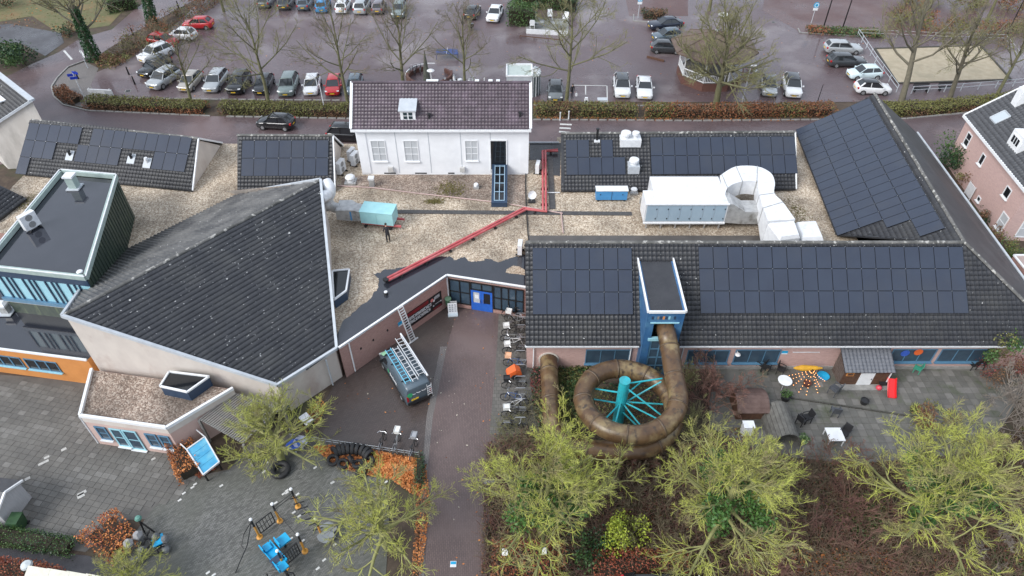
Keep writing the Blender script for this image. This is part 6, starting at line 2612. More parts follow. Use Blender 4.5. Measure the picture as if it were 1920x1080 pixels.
T_('small mossy tree at the bottom left beside the triangular hedge',crown_at(225,1062,2.4),0,L5,4.0,.62,None,'mossy_tree',FG)
def hedge(label,px,width,height,mats_,per=260,leaf=.16,name='hedge',cat='hedge',z0=0.0,wob=.12,top_i=None,group=None,zp=0):
 pts=[at(x,y,zp)-UP*zp for x,y in px]
 c=pts[len(pts)//2]
 t=thing(name,label,cat,(c.x,c.y,0),group=group)
 mb=MB()
 for i in range(len(pts)-1):
  a,b=pts[i],pts[i+1]
  d=(b-a)
  n=max(1,int(d.length/1.0))
  for j in range(n):
   p,q=a.lerp(b,j/n),a.lerp(b,(j+1)/n)
   hh=height*random.uniform(.72,.84)
   if(i,j)==(0,0):
    p=p.lerp(q,.35)
   if i==len(pts)-2 and j==n-1:
    q=q.lerp(p,.35)
   mb.bar(p+UP*hh/2,q+UP*hh/2,width*random.uniform(.62,.78),hh)
 mb.build('stems',mat('hedge_shade_core',(.028,.022,.014),(.04,.03,.02),4,.95),t)  # solid core bars, coloured dark for the shaded hollow inside the hedge
 rng=np.random.default_rng(int(abs(c.x*10)+abs(c.y*7))+1)
 PP=[]
 for i in range(len(pts)-1):
  a,b=pts[i],pts[i+1]
  d=b-a
  L=d.length
  d.normalize()
  s=Vector((-d.y,d.x,0))
  k=int(L*(width+2*height)*per/2.2)
  u=rng.random(k)*L
  face=rng.random(k)
  wtop=width/(width+2*height)
  y=np.where(face<wtop,(rng.random(k)-.5)*width,np.where(face<wtop+(1-wtop)/2,-.5,.5)*width)
  z=np.where(face<wtop,height,rng.random(k)*height)
  bulge=np.sin(u*1.7+i)*.06+np.sin(u*.63)*.05
  y=y*(1+bulge)+rng.normal(0,wob*.5,k)
  z=z*(1+bulge)+rng.normal(0,wob*.6,k)
  z=np.maximum(z,.03)
  PP.append(np.stack([a.x+d.x*u+s.x*y,a.y+d.y*u+s.y*y,z+z0],1))
 P=np.concatenate(PP)
 v,f=leaves(P,leaf,rng)
 ms=mats_ if isinstance(mats_,list)else[mats_]
 mid_=None
 if len(ms)>1:
  n=len(P)
  w=np.sin(P[:,0]*.9)+np.sin(P[:,0]*.37+2)+rng.normal(0,.8,n)
  if top_i is not None:
   mid_=np.where(P[:,2]>height*(.8+rng.normal(0,.12,n)),top_i,np.where(w>0,0,min(1,len(ms)-1)))
  else:
   mid_=np.digitize(w,np.linspace(-1.2,1.2,len(ms)-1))if len(ms)>2 else(w>0).astype(int)
 stuff_o=np_object('foliage',v,f,ms,t,mid_)
 return t
lf_rust=mat('rust_leaf',(.20,.075,.032),(.30,.11,.045),3,.7,coords='pos')
lf_brown=mat('brown_leaf',(.14,.075,.04),(.20,.11,.06),3,.75,coords='pos')
lf_olive=mat('olive_leaf',(.12,.125,.035),(.17,.165,.05),3,.7,coords='pos')
lf_green=mat('hedge_green_leaf',(.04,.09,.022),(.07,.13,.03),3,.6,coords='pos')
lf_dark=mat('dark_green_leaf',(.018,.05,.02),(.03,.075,.028),3,.5,coords='pos')
lf_orange=mat('orange_leaf',(.52,.17,.045),(.62,.26,.08),3,.65,coords='pos')
lf_red=mat('red_brown_leaf',(.20,.05,.03),(.32,.085,.04),3,.65,coords='pos')
lf_yellow=mat('yellow_green_leaf',(.38,.42,.04),(.28,.36,.04),3,.6,coords='pos')
HG='beech hedges along the street'
hedge('rusty beech hedge at the island tip by the junction',[(114,172),(124,184),(150,195)],1.2,.8,[lf_rust,lf_brown],group=HG)
hedge('long beech hedge along the street, rusty at its left end',[(165,197),(230,201),(300,205),(390,209)],1.7,.9,[lf_rust,lf_brown,lf_rust,lf_olive],top_i=3,group=HG)
hedge('beech hedge below the parked row, left of white house',[(415,208),(520,211),(655,213)],1.7,.9,[lf_brown,lf_olive,lf_olive],top_i=2,group=HG)
hedge('clipped beech hedge right of white house up to the gap',[(1000,212),(1100,213),(1194,214)],1.7,.95,[lf_brown,lf_olive,lf_rust],group=HG)
hedge('clipped beech hedge between the gap and the right wing',[(1205,214),(1350,215),(1500,213),(1560,212)],1.7,.95,[lf_rust,lf_brown,lf_rust,lf_olive],group=HG)
hedge('clipped beech hedge right of the wing below the sand court',[(1640,214),(1760,208),(1850,199),(1960,186)],1.7,.95,[lf_brown,lf_olive,lf_brown],top_i=1,group=HG)
hedge('tall green hedge block left of the terrace',[(950,42),(1008,44)],2.6,2.3,[lf_dark,lf_green],per=150,leaf=.2)
hedge('long green hedge behind the terrace',[(960,12),(1020,14),(1085,20)],1.8,2.0,[lf_green,lf_dark,lf_olive],per=150,leaf=.2)
hedge('low green hedge along the path at the bottom left',[(-40,1003),(60,1018),(150,1034)],.9,.7,[lf_green,lf_dark],per=420,leaf=.1)
hedge('narrow green hedge beside the orange leaf bed',[(788,858),(786,918)],.45,.6,[lf_green,lf_dark],per=420,leaf=.09)
hedge('triangular russet hedge in the school yard',[(240,978),(205,1004),(172,1034)],2.5,.8,[lf_red,lf_orange,lf_rust],per=420,leaf=.11,zp=.6)
hedge('russet beech hedge between annex and blue shelter',[(326,802),(338,836),(352,884)],1.3,1.2,[lf_red,lf_rust,lf_orange],per=420,leaf=.12,zp=1.1)
hedge('russet beech hedge at the bottom left corner',[(-60,1078),(40,1082),(110,1096)],1.3,.8,[lf_red,lf_rust],per=420,leaf=.11)
hedge('red brown beech hedge beside the lane at bottom',[(922,1068),(1000,1070),(1060,1072)],2.4,.9,[lf_red,lf_rust,lf_red],per=420,leaf=.12)
hedge('red brown beech hedge piece under the middle tree',[(1110,1072),(1190,1070),(1290,1074)],1.6,.8,[lf_red,lf_rust],per=420,leaf=.12)
hedge('dark evergreen hedge at the top left forecourt',[(200,24),(262,12)],1.6,1.6,[lf_dark,lf_green],per=150,leaf=.2)
hedge('low shrub strip in the island by the navy car',[(1200,32),(1250,33)],1.6,.9,[lf_brown,lf_dark],per=160,leaf=.18)
hedge('green and rusty planting strip below the red bays',[(1512,58),(1580,62),(1655,66)],2.2,.4,[lf_rust,lf_green,lf_brown],per=160,leaf=.18,name='planting_strip',cat='planting')
def shrub(label,p,r,h,ms,n=1500,leaf=.16,name='shrub',squash=1.0,group=None,twigm=None):
 t=thing(name,label,'shrub',(p.x,p.y,0),group=group)
 rng=np.random.default_rng(int(abs(p.x*31+p.y*17))+5)
 k=14
 blob=np.stack([rng.normal(0,.45,k)*r,rng.normal(0,.45,k)*r*squash,h*(.35+.5*rng.random(k))],1)
 rad=(.35+.3*rng.random(k))*min(r,h)
 bi=rng.integers(0,k,n)
 u=norm(rng.normal(size=(n,3)))*(rng.random((n,1))**.35)
 P=blob[bi]+u*rad[bi][:,None]
 P[:,2]=np.maximum(P[:,2],.05)
 P+=np.array([p.x,p.y,0])
 v,f=leaves(P,leaf,rng)
 ms=ms if isinstance(ms,list)else[ms]
 np_object('foliage',v,f,ms,t,(bi%len(ms))if len(ms)>1 else None)
 m=10
 st=np.zeros((m,4,3))
 az=rng.random(m)*6.28
 for i in range(4):
  st[:,i,0]=np.cos(az)*r*.55*i/3
  st[:,i,1]=np.sin(az)*r*.55*i/3
  st[:,i,2]=h*.7*i/3
 st+=np.array([p.x,p.y,0])
 v,f=tubes(st,np.tile(np.linspace(.04,.012,4),(m,1)),4)
 np_object('stems',v,f,twigm or bark_brown,t)
 return t
shrub('dense evergreen bush between the wing gutter and pink house',at(1788,322),2.0,2.6,[lf_dark,lf_green,lf_dark],2600,.2)
shrub('russet bush below the evergreen one beside pink house',at(1812,350),1.0,1.6,[lf_brown,lf_olive],900,.16)
shrub('green garden bush below the pink house windows',at(1898,492),1.3,1.2,[lf_green,lf_olive],1000,.15)
shrub('olive climbing bush under the pink house corner',at(1865,455),1.1,1.3,[lf_olive,lf_brown],800,.15)
shrub('dark shrub along the pink house garden wall',at(1838,420),.8,1.4,[lf_brown,lf_dark],600,.14)
shrub('yellow-green conifer bush between the front trees',at(1165,1018),1.25,1.9,[lf_yellow,lf_yellow,lf_olive],2200,.13)
shrub('dark evergreen bush under the left front tree',at(1105,1040),1.4,1.2,[lf_dark,lf_green],1200,.15)
shrub('green conifer tip at the right end of pool hall',V(33.2,31.3,0),1.2,4.2,[lf_olive,lf_green],1800,.16)
shrub('red leaved shrub at the right end of patio',at(1895,725),2.2,1.8,[mat('dark_red_leaf',(.13,.03,.03),(.2,.055,.045),3,.7),lf_brown],2200,.13)
shrub('russet clipped bush before the patio',at(1745,800),1.4,1.1,[lf_brown,lf_rust,lf_olive],1600,.12)
shrub('dark conifer at the forecourt corner',at(18,118),2.2,2.6,[lf_dark,lf_dark,lf_green],2200,.22)
shrub('tall green conifer in the forecourt corner',at(48,122),1.8,2.2,[lf_dark,lf_green],1800,.22)
shrub('thorny brown shrub left of the red cars',at(250,85),1.8,1.4,[lf_brown,lf_olive],700,.18)
shrub('leggy brown shrub above the white off-roader',at(290,60),1.8,1.4,[lf_brown,lf_rust],600,.18)
shrub('olive shrub strip below the island tree',at(215,120),1.9,1.0,[lf_olive,lf_brown],1000,.18)
shrub('russet shrub near the top of the left planting',at(370,12),2.0,1.4,[lf_rust,lf_brown],700,.18)
shrub('brown shrub by the upper street verge',at(330,30),1.8,1.2,[lf_brown,lf_olive],600,.18)
shrub('dark shrub by the lawn at the top left',at(130,65),1.8,1.2,[lf_dark,lf_brown],700,.2)
shrub('evergreen shrub at the top left lawn corner',at(10,12),2.2,1.8,[lf_dark,lf_brown],700,.24)
for i,(x,y)in enumerate([(1690,40),(1735,52),(1790,58),(1850,66),(1900,60),(1700,8),(1820,14),(1890,18)]):
 shrub(['loose olive shrub at the left end above the sand court','olive shrub second from left above the sand court','brown shrub above the middle of sand court','olive shrub above the right half of sand court','brown shrub above the right end of sand court','olive shrub at the top edge left of far trees','green shrub at the top edge among far trees','brown shrub at the top right corner'][i],at(x,y),2.4,1.6,[[lf_olive,lf_brown],[lf_brown,lf_olive,lf_rust]][i%2],800,.22)
def bare_bush(label,p,seed,r,h,twig,n=12,spec=((6,.6,.55),(6,.6,.5),(4,.6,.5)),name='bare_bush',rmin=.012):
 rng=np.random.default_rng(seed)
 az=rng.random(n)*6.283
 el=np.radians(35+45*rng.random(n))
 d=np.stack([np.cos(az)*np.cos(el),np.sin(az)*np.cos(el),np.sin(el)],1)
 d[:,:2]*=r/h*1.2
 st=np.stack([rng.normal(0,r*.22,n),rng.normal(0,r*.22,n),np.zeros(n)],1)
 out,cur=[st],st
 for i in range(3):
  d=norm(d+rng.normal(size=d.shape)*.12)
  cur=cur+d*h*.33
  out.append(cur)
 P=np.stack(out,1)
 Q=np.tile(np.array([.03,.025,.02,.014]),(n,1))
 V_,F_,off=[],[],0
 v,f=tubes(P,Q,4)
 V_.append(v);F_.append(f);off+=len(v)
 for(m,a,ra)in spec:
  P,Q=kids(P,Q,m,a,ra,.15,.16,.2,rng,rmin=rmin)
  v,f=tubes(P,Q,3)
  V_.append(v);F_.append(f+off);off+=len(v)
 t=thing(name,label,'shrub',(p.x,p.y,0))
 put('stems',data_mesh('stems',np.concatenate(V_),np.concatenate(F_),twig),t)
 return t
twig_red=mat('reddish_twigs',(.17,.085,.07),(.23,.12,.09),1.0,.8,coords='obj',c4=(.20,.16,.10),c4scale=.6)
twig_pale=mat('pale_grey_twigs',(.30,.26,.22),(.24,.20,.165),1.0,.8,coords='obj')
twig_dull=mat('dull_brown_twigs',(.16,.125,.08),(.20,.165,.10),1.0,.8,coords='obj')
bare_bush('tall olive bare bush hiding the lower left slide tube',at(1050,850),55,1.8,3.0,twig_lime,12)
bare_bush('straw bare bush right of the slide spiral foot',at(1290,815),56,1.7,2.4,twig_olive,12)
bare_bush('tawny bare bush below the slide spiral',at(1195,865),57,2.0,1.8,twig_dull,12)
bare_bush('reddish bare bush against the hall wall by the slide',at(1335,745),51,2.4,2.6,twig_red,24,rmin=.014)
bare_bush('pale bare bush hugging the slide tube on its right',at(1278,740),52,1.0,2.4,twig_olive,9)
bare_bush('big grey bare bush at the right edge of patio',at(1895,800),53,3.0,3.4,twig_pale,20,rmin=.014)
bare_bush('grey bare bush at the lower right edge',at(1925,900),54,2.6,2.8,twig_pale,13)
for i,(x,y,r_,h_,m_)in enumerate([(1560,880,2.2,1.8,twig_red),(1480,920,2.2,1.8,twig_dull),(1590,960,2.4,1.9,twig_red),(1520,1010,2.4,1.8,twig_red),(1210,880,1.8,1.7,twig_red),(1200,950,2.0,1.6,twig_dull),(1640,1050,2.3,1.7,twig_red),(1450,1060,2.2,1.7,twig_red),(1880,1020,2.2,1.8,twig_pale),(1640,900,1.9,1.6,twig_dull),(1240,1020,1.8,1.4,twig_dull)]):
 bare_bush(['reddish bare bush just below the patio barrel','dull brown bush right of the middle tree','reddish thicket between middle and right trees','low red thicket lower between the two right trees','reddish bush right of the slide bottom','dull bush between left and middle trees','red brown thicket below the right tree edge','red brown thicket at the bottom between trees','pale bush at lower right corner','dull bush at the left side of the right tree','dull low bush beside the yellow-green conifer'][i],at(x,y),60+i,r_,h_,m_,12,((6,.6,.55),(6,.6,.5),(3,.6,.5)))
bare_bush('brown bare scrub at the left planting of car park',at(235,100),80,2.0,1.6,twig_dull,9,((5,.6,.55),(5,.6,.5)))
bare_bush('brown bare scrub beside the red cars',at(300,52),81,2.2,1.7,twig_dull,9,((5,.6,.55),(5,.6,.5)))
bare_bush('brown bare scrub at the upper left planting end',at(380,20),82,2.4,1.8,twig_grey,9,((5,.6,.55),(5,.6,.5)))
def litter(name,label,px,n,size,ms,z=.03,zr=.05,flat=.75,cat='leaves'):
 poly=[(p.x,p.y)for p in[at(x,y)for x,y in px]]
 q=rand_in(poly,n)
 P=np.column_stack([q,z+RNG.random(len(q))*zr])
 v,f=leaves(P,size,RNG,flat)
 ms=ms if isinstance(ms,list)else[ms]
 k=RNG.integers(0,len(ms),len(q))
 if len(ms)>1:
  w=np.sin(q[:,0]*1.1)+np.sin(q[:,1]*1.4+q[:,0]*.5)+RNG.normal(0,.9,len(q))
  k=np.clip(((w+2.2)/4.4*len(ms)).astype(int),0,len(ms)-1)
 o=np_object(name,v,f,ms,None,k)
 o['kind']='stuff'
 return tag(o,label,cat)
litter('fallen_leaves','bright orange fallen leaves round the tyre ring',[(585,838),(640,836),(700,845),(788,862),(784,930),(770,925),(735,900),(690,892),(660,885),(625,870)],5200,.17,[lf_orange,lf_orange,lf_rust],zr=.09,flat=.5)
litter('fallen_leaves','russet fallen leaves beside the blue shelter',[(318,795),(345,785),(372,800),(395,850),(405,880),(375,898),(350,880),(335,840)],3400,.14,[lf_red,lf_rust,lf_orange],zr=.16,flat=.3)
litter('fallen_leaves','orange leaves along the lane edge',[(782,900),(798,870),(806,930),(800,1000),(790,1090),(770,1090),(778,1000)],1300,.13,[lf_rust,lf_orange,lf_brown])
litter('fallen_leaves','few leaves at the foot of the cream wall',[(560,790),(600,745),(612,760),(600,790),(575,812)],500,.13,[lf_rust,lf_orange,lf_olive])
litter('ground_cover','brown litter under the front trees',[(912,830),(1015,815),(1090,850),(1280,830),(1390,800),(1430,860),(1640,868),(1850,850),(1960,760),(1960,1130),(900,1130)],26000,.16,[lf_brown,lf_olive,mat('umber_leaf',(.085,.05,.035),(.12,.07,.05),3,.8),lf_rust,lf_olive],zr=.12,flat=.4)
litter('ground_cover','green patch of weeds left of the right front tree',[(1590,930),(1650,920),(1670,1000),(1620,1020),(1570,980)],1500,.15,[lf_green,lf_olive],zr=.35,flat=.2,cat='ground cover')
litter('ground_cover','grass and leaves at the bottom right corner',[(1860,1010),(1960,990),(1960,1130),(1850,1130)],1500,.15,[lf_green,lf_green,lf_rust],zr=.3,flat=.2,cat='ground cover')
litter('ground_cover','orange leaf drifts at the bottom between the front trees',[(1400,1030),(1640,1020),(1700,1060),(1660,1110),(1400,1110)],1600,.15,[lf_rust,lf_orange,lf_brown],zr=.15,flat=.4)
litter('ground_cover','green ivy carpet between slide tubes and hall',[(1046,690),(1100,690),(1130,690),(1090,740),(1085,800),(1050,800)],2600,.15,[lf_green,lf_olive,lf_dark],zr=.3,flat=.2,cat='ground cover')
litter('ground_cover','dark plants beside the bicycle stands',[(992,695),(1020,690),(1022,800),(1010,810),(998,760)],1000,.14,[lf_brown,mat('dark_red_leaf',(.1,.03,.03)),lf_dark],zr=.3,flat=.2,cat='ground cover')
litter('ground_cover','scrubby ground inside the slide spiral',[(1100,720),(1250,715),(1275,760),(1270,830),(1120,830)],2200,.14,[lf_brown,lf_olive,lf_dark],zr=.25,flat=.3,cat='ground cover')
litter('ground_cover','weedy verge of the left planting',[(170,108),(240,95),(330,40),(400,-10),(440,-10),(345,50),(260,100),(215,132),(185,130)],2600,.2,[lf_brown,lf_olive,lf_rust],zr=.25,flat=.3,cat='ground cover')
litter('fallen_leaves','scattered leaves over the lawn at top left',[(-60,-20),(180,-20),(200,40),(100,58),(-60,50)],700,.2,[lf_rust,lf_olive,lf_orange])
litter('fallen_leaves','orange leaves round the bandstand foot',[(1375,130),(1410,128),(1412,150),(1370,165),(1350,168)],500,.16,[lf_rust,lf_orange])
litter('fallen_leaves','leaves lying along the street kerb',[(1005,218),(1190,221),(1500,223),(1500,228),(1190,227),(1005,224)],1100,.12,[lf_rust,lf_orange,lf_brown])
litter('fallen_leaves','thin scatter of leaves over the courtyard',[(600,790),(650,715),(830,575),(980,580),(990,700),(920,850),(905,1080),(800,1080),(795,850),(690,830)],110,.12,[lf_orange,lf_rust,mat('pale_leaf',(.5,.45,.36),None)],z=.022,zr=.01,flat=.9)
litter('fallen_leaves','scatter of leaves in the car park',[(240,120),(440,0),(1640,0),(1640,185),(200,180)],500,.16,[lf_orange,lf_rust,lf_brown],z=.018,zr=.01,flat=.9)
def tangle(name,label,px,n,L,material,h=.9,r_=.008):
 poly=[(p.x,p.y)for p in[at(x,y)for x,y in px]]
 q=rand_in(poly,n)
 k=len(q)
 az=RNG.random(k)*6.283
 el=np.radians(20+60*RNG.random(k))
 l=L*(.5+RNG.random(k))
 P=np.zeros((k,4,3))
 for i in range(4):
  s=i/3
  P[:,i,0]=q[:,0]+np.cos(az)*l*s*np.cos(el)+RNG.normal(0,.05,k)*i
  P[:,i,1]=q[:,1]+np.sin(az)*l*s*np.cos(el)+RNG.normal(0,.05,k)*i
  P[:,i,2]=.03+np.sin(el)*l*s*(1.35-.6*s)
 v,f=tubes(P,np.tile(np.linspace(r_*1.3,r_*.6,4),(k,1)),3)
 o=np_object(name,v,f,material)
 o['kind']='stuff'
 return tag(o,label,'undergrowth')
UG=[(912,840),(1015,815),(1090,850),(1280,830),(1400,850),(1640,875),(1850,850),(1960,800),(1960,1130),(900,1130)]
tangle('undergrowth','reddish brown undergrowth of thin stems below the trees',UG,9000,1.0,twig_red,r_=.013)
tangle('undergrowth','straw and olive undergrowth of thin stems below the trees',UG,6000,1.1,twig_dull,r_=.013)
tangle('undergrowth','dry grass stems beside the slide and bicycles',[(930,800),(1020,720),(1045,700),(1090,800),(1090,850),(930,860)],900,.9,twig_olive,r_=.011)
# ================================================================== BICYCLES AND SCOOTERS
def make_bike():
 t=thing('bicycle','template','bicycle')
 wr=.35
 mb=MB()
 mb.lathe((0,0,0),[(wr-.035,-.018),(wr,-.012),(wr,.012),(wr-.035,.018),(wr-.035,-.018)],18,'Y')
 for k in range(6):
  a=math.pi*k/6
  mb.bar((math.cos(a)*wr,0,math.sin(a)*wr),(-math.cos(a)*wr,0,-math.sin(a)*wr),.008,.008)
 me=mb.mesh('wheel',black_rubber)
 put('wheel',me,t,(.54,0,wr))
 put('wheel',me,t,(-.54,0,wr))
 mb=MB()
 for a,b in[((-.54,0,.35),(-.12,0,.3)),((-.54,0,.35),(-.22,0,.85)),((-.12,0,.3),(-.22,0,.88)),((-.12,0,.3),(.36,0,.78)),((-.2,0,.78),(.36,0,.85)),((.34,0,.98),(.54,0,.35))]:
  mb.tube([a,b],.022,5)
 mb.build('frame',black_metal,t,False)
 mb=MB()
 mb.tube([(.26,-.3,1.02),(.36,-.16,1.06),(.34,0,1.04),(.36,.16,1.06),(.26,.3,1.02)],.018,5)
 mb.build('handlebar',chrome,t,False)
 mb=MB()
 mb.loft([[(-.34,-.09,.92),(-.34,.09,.92),(-.34,.08,.97),(-.34,-.08,.97)],[(-.18,-.05,.93),(-.18,.05,.93),(-.18,.04,.97),(-.18,-.04,.97)],[(-.06,-.02,.93),(-.06,.02,.93),(-.06,.02,.96),(-.06,-.02,.96)]])
 mb.build('saddle',black_rubber,t,False)
 mb=MB()
 for s in(-.06,.06):
  mb.tube([(-.78,s,.74),(-.3,s,.76)],.01,4)
 mb.tube([(-.75,-.06,.74),(-.54,-.05,.36)],.01,4)
 mb.tube([(-.75,.06,.74),(-.54,.05,.36)],.01,4)
 mb.build('carrier',chrome,t,False)
 for x in(.54,-.54):
  mb=MB()
  mb.loft([[(x+math.cos(a)*.37,-.03,.35+math.sin(a)*.37),(x+math.cos(a)*.37,.03,.35+math.sin(a)*.37),(x+math.cos(a)*.38,.03,.35+math.sin(a)*.38),(x+math.cos(a)*.38,-.03,.35+math.sin(a)*.38)]for a in np.linspace(.5,2.9,8)])
  mb.build('mudguard',black_plastic,t,False)
 return t
bike0=make_bike()
frames={'grey':mat('bike_grey',(.25,.26,.27),None,rough=.4),'white':mat('bike_white',(.6,.6,.6),None,rough=.4),'red':mat('bike_red',(.4,.04,.03),None,rough=.4),'blue':mat('bike_blue',(.05,.1,.25),None,rough=.4)}
crate_white=mat('white_crate',(.68,.68,.66),None,rough=.6)
def bike(label,x,y,rz,fr=None,crate=None,group='bicycles parked at the stand',lean=.08):
 p=at(x,y)
 t=clone(bike0,(p.x,p.y,.018),rz,label,group,mats={'black_metal':frames[fr]}if fr else None)
 t.rotation_euler=(random.uniform(-lean,lean),0,rz)
 if crate:
  cm,front=crate
  mb=MB()
  x0=.50 if front else-.56
  z0=.98 if front else .80
  w,d,h=.42,.34,.26
  mb.box((x0,0,z0),(w,d,.02))
  for sx,sy,bx_,by_ in((0,d/2,w,.02),(0,-d/2,w,.02),(w/2,0,.02,d),(-w/2,0,.02,d)):
   mb.box((x0+sx,sy,z0+h/2),(bx_,by_,h))
  mb.box((x0,0,z0+h-.06),(w-.04,d-.04,.02))
  mb.build('crate',cm,t,False)
 return t
W0,E0=math.pi,0.0
bike('first bicycle from the entrance doors, leaning by the glass',962,594,W0+.1)
bike('second bicycle from the entrance doors, white crate on front',966,606,W0-.25,'grey',(crate_white,True))
bike('third bicycle from the entrance doors, turned to the wall',970,614,E0+.3,None)
bike('fourth bicycle from the entrance doors, white crate',962,628,W0+.15,None,(crate_white,True))
bike('fifth bicycle from the entrance doors, grey frame',960,640,W0+.05,'grey')
bike('sixth bicycle from the entrance doors, white frame',966,648,E0-.2,'white')
bike('seventh bicycle from the entrance doors, white front crate',964,662,W0+.12,None,(crate_white,True))
bike('eighth bicycle from the entrance doors, white and orange crate',966,688,W0-.1,'blue',(mat('peach_crate',(.72,.42,.26),None,rough=.6),True))
bike('bicycle with black side bag below the orange trailer',964,728,W0+.06,None,(black_plastic,True))
bike('blue bicycle lower in the stand, third from its end',962,752,W0-.06,'blue')
bike('white framed bicycle near the lower end of the stand',968,765,E0+.25,'white')
bike('bicycle with white crate at the lower end of stand',964,782,W0+.08,None,(crate_white,True))
bike('dark bicycle half under the left front tree',966,806,E0-.1)
NB='bicycles standing apart before the wire fence'
bike('left one of three bicycles standing at the wire fence',720,836,R(84),None,None,NB)
bike('middle one of three bicycles at the wire fence, pale saddle',746,838,R(82),'grey',(crate_white,True),NB)
bike('right one of three bicycles at the wire fence',778,848,R(80),None,(mat('grey_bag',(.3,.31,.33),None,rough=.6),True),NB)
PB='bicycles inside the round planter wall'
for i,(x,y,a)in enumerate([(772,140,1.1),(781,138,1.4),(789,137,1.6)]):
 bike(['left bicycle behind the round brick wall','middle bicycle behind the round brick wall','right bicycle behind the round brick wall'][i],x,y,a,None,None,PB)
p=at(963,704)
t=thing('child_trailer','orange red child trailer between bicycles in the stand','trailer',(p.x,p.y,.016),.2)
mb=MB()
mb.loft([[(-.5,-.32,.25),(-.5,.32,.25),(-.45,.28,.5),(-.45,-.28,.5)],[(.1,-.36,.22),(.1,.36,.22),(.1,.3,.85),(.1,-.3,.85)],[(.55,-.28,.25),(.55,.28,.25),(.45,.22,.6),(.45,-.22,.6)]])
mb.build('hood',orange_plastic,t,False)
for s in(-1,1):
 mb=MB()
 mb.lathe((0,s*.42,.27),[(.2,-.02),(.25,-.015),(.25,.015),(.2,.02),(0,.02),(0,-.02),(.2,-.02)],14,'Y')
 mb.build('wheel',black_rubber,t,False)
mb=MB()
mb.tube([(.5,.2,.3),(1.1,.2,.35)],.02,5)
mb.build('tow_bar',black_metal,t,False)
for ch in list(bike0.children):
 bpy.data.objects.remove(ch)
bpy.data.objects.remove(bike0)
mb=MB()
mb.tube([(-.4,0,0),(-.4,0,.6),(-.3,0,.72),(.3,0,.72),(.4,0,.6),(.4,0,0)],.025,6)
hoop=mb.mesh('bicycle_hoop',chrome)
for i,y in enumerate((600,622,645,670,696,718,740,760,776,795)):
 p=at(976,y)
 o=put('bicycle_hoop',hoop,None,(p.x,p.y,.016))
 tag(o,'thin steel hoop between the parked bicycles','bicycle stand','steel hoops of the bicycle stand')
def make_scooter(pm):
 t=thing('motor_scooter','template','scooter')
 mb=MB()
 mb.lathe((0,0,0),[(.12,-.05),(.2,-.055),(.23,-.03),(.23,.03),(.2,.055),(.12,.05),(0,.04),(0,-.04),(.12,-.05)],14,'Y')
 me=mb.mesh('wheel',black_rubber)
 put('wheel',me,t,(.62,0,.23))
 put('wheel',me,t,(-.6,0,.23))
 mb=MB()
 mb.smooth=True
 mb.loft([[(-.75,-.12,.5),(-.75,.12,.5),(-.75,.1,.66),(-.75,-.1,.66)],[(-.4,-.18,.35),(-.4,.18,.35),(-.4,.15,.74),(-.4,-.15,.74)],[(0,-.16,.3),(0,.16,.3),(0,.13,.68),(0,-.13,.68)],[(.12,-.17,.26),(.12,.17,.26),(.12,.15,.34),(.12,-.15,.34)],[(.38,-.2,.26),(.38,.2,.26),(.4,.18,.36),(.4,-.18,.36)],[(.5,-.2,.3),(.5,.2,.3),(.42,.14,.98),(.42,-.14,.98)],[(.56,-.1,.45),(.56,.1,.45),(.47,.08,1.0),(.47,-.08,1.0)]])
 mb.build('body',pm,t,False)
 mb=MB()
 mb.loft([[(-.62,-.13,.74),(-.62,.13,.74),(-.62,.11,.82),(-.62,-.11,.82)],[(.0,-.12,.70),(.0,.12,.70),(.0,.1,.77),(.0,-.1,.77)]])
 mb.build('seat',black_rubber,t,False)
 mb=MB()
 mb.tube([(.36,-.34,1.04),(.44,0,1.06),(.36,.34,1.04)],.02,5)
 mb.build('handlebar',black_metal,t,False)
 mb=MB()
 mb.box((.53,0,.98),(.06,.2,.16))
 mb.build('headlight',lamp_clear,t,False)
 mb=MB()
 mb.box((-.82,0,.92),(.4,.42,.34))
 mb.build('top_box',pm,t,False)
 return t
s0=make_scooter(PAINT['white'])
SG='scooters parked near the white house ridge'
for i,(x,y,a,c)in enumerate([(838,166,2.0,'white'),(848,170,1.9,'white'),(856,160,2.2,'white'),(879,168,1.4,'white'),(888,164,1.7,'silver')]):
 p=at(x,y)
 clone(s0,(p.x,p.y,.01),a,['left one of three scooters by the round planter','middle one of three scooters by the round planter','rear one of three scooters by the round planter','white scooter just right of the bare trunk','silver scooter with top box right of the bare trunk'][i],SG,{'paint_white':PAINT[c]})
p=at(882,55)
clone(s0,(p.x,p.y,.01),1.9,'black motorcycle parked behind the black hatchback','motorcycle by the black hatchback',{'paint_white':PAINT['black']})
for ch in list(s0.children):
 bpy.data.objects.remove(ch)
bpy.data.objects.remove(s0)
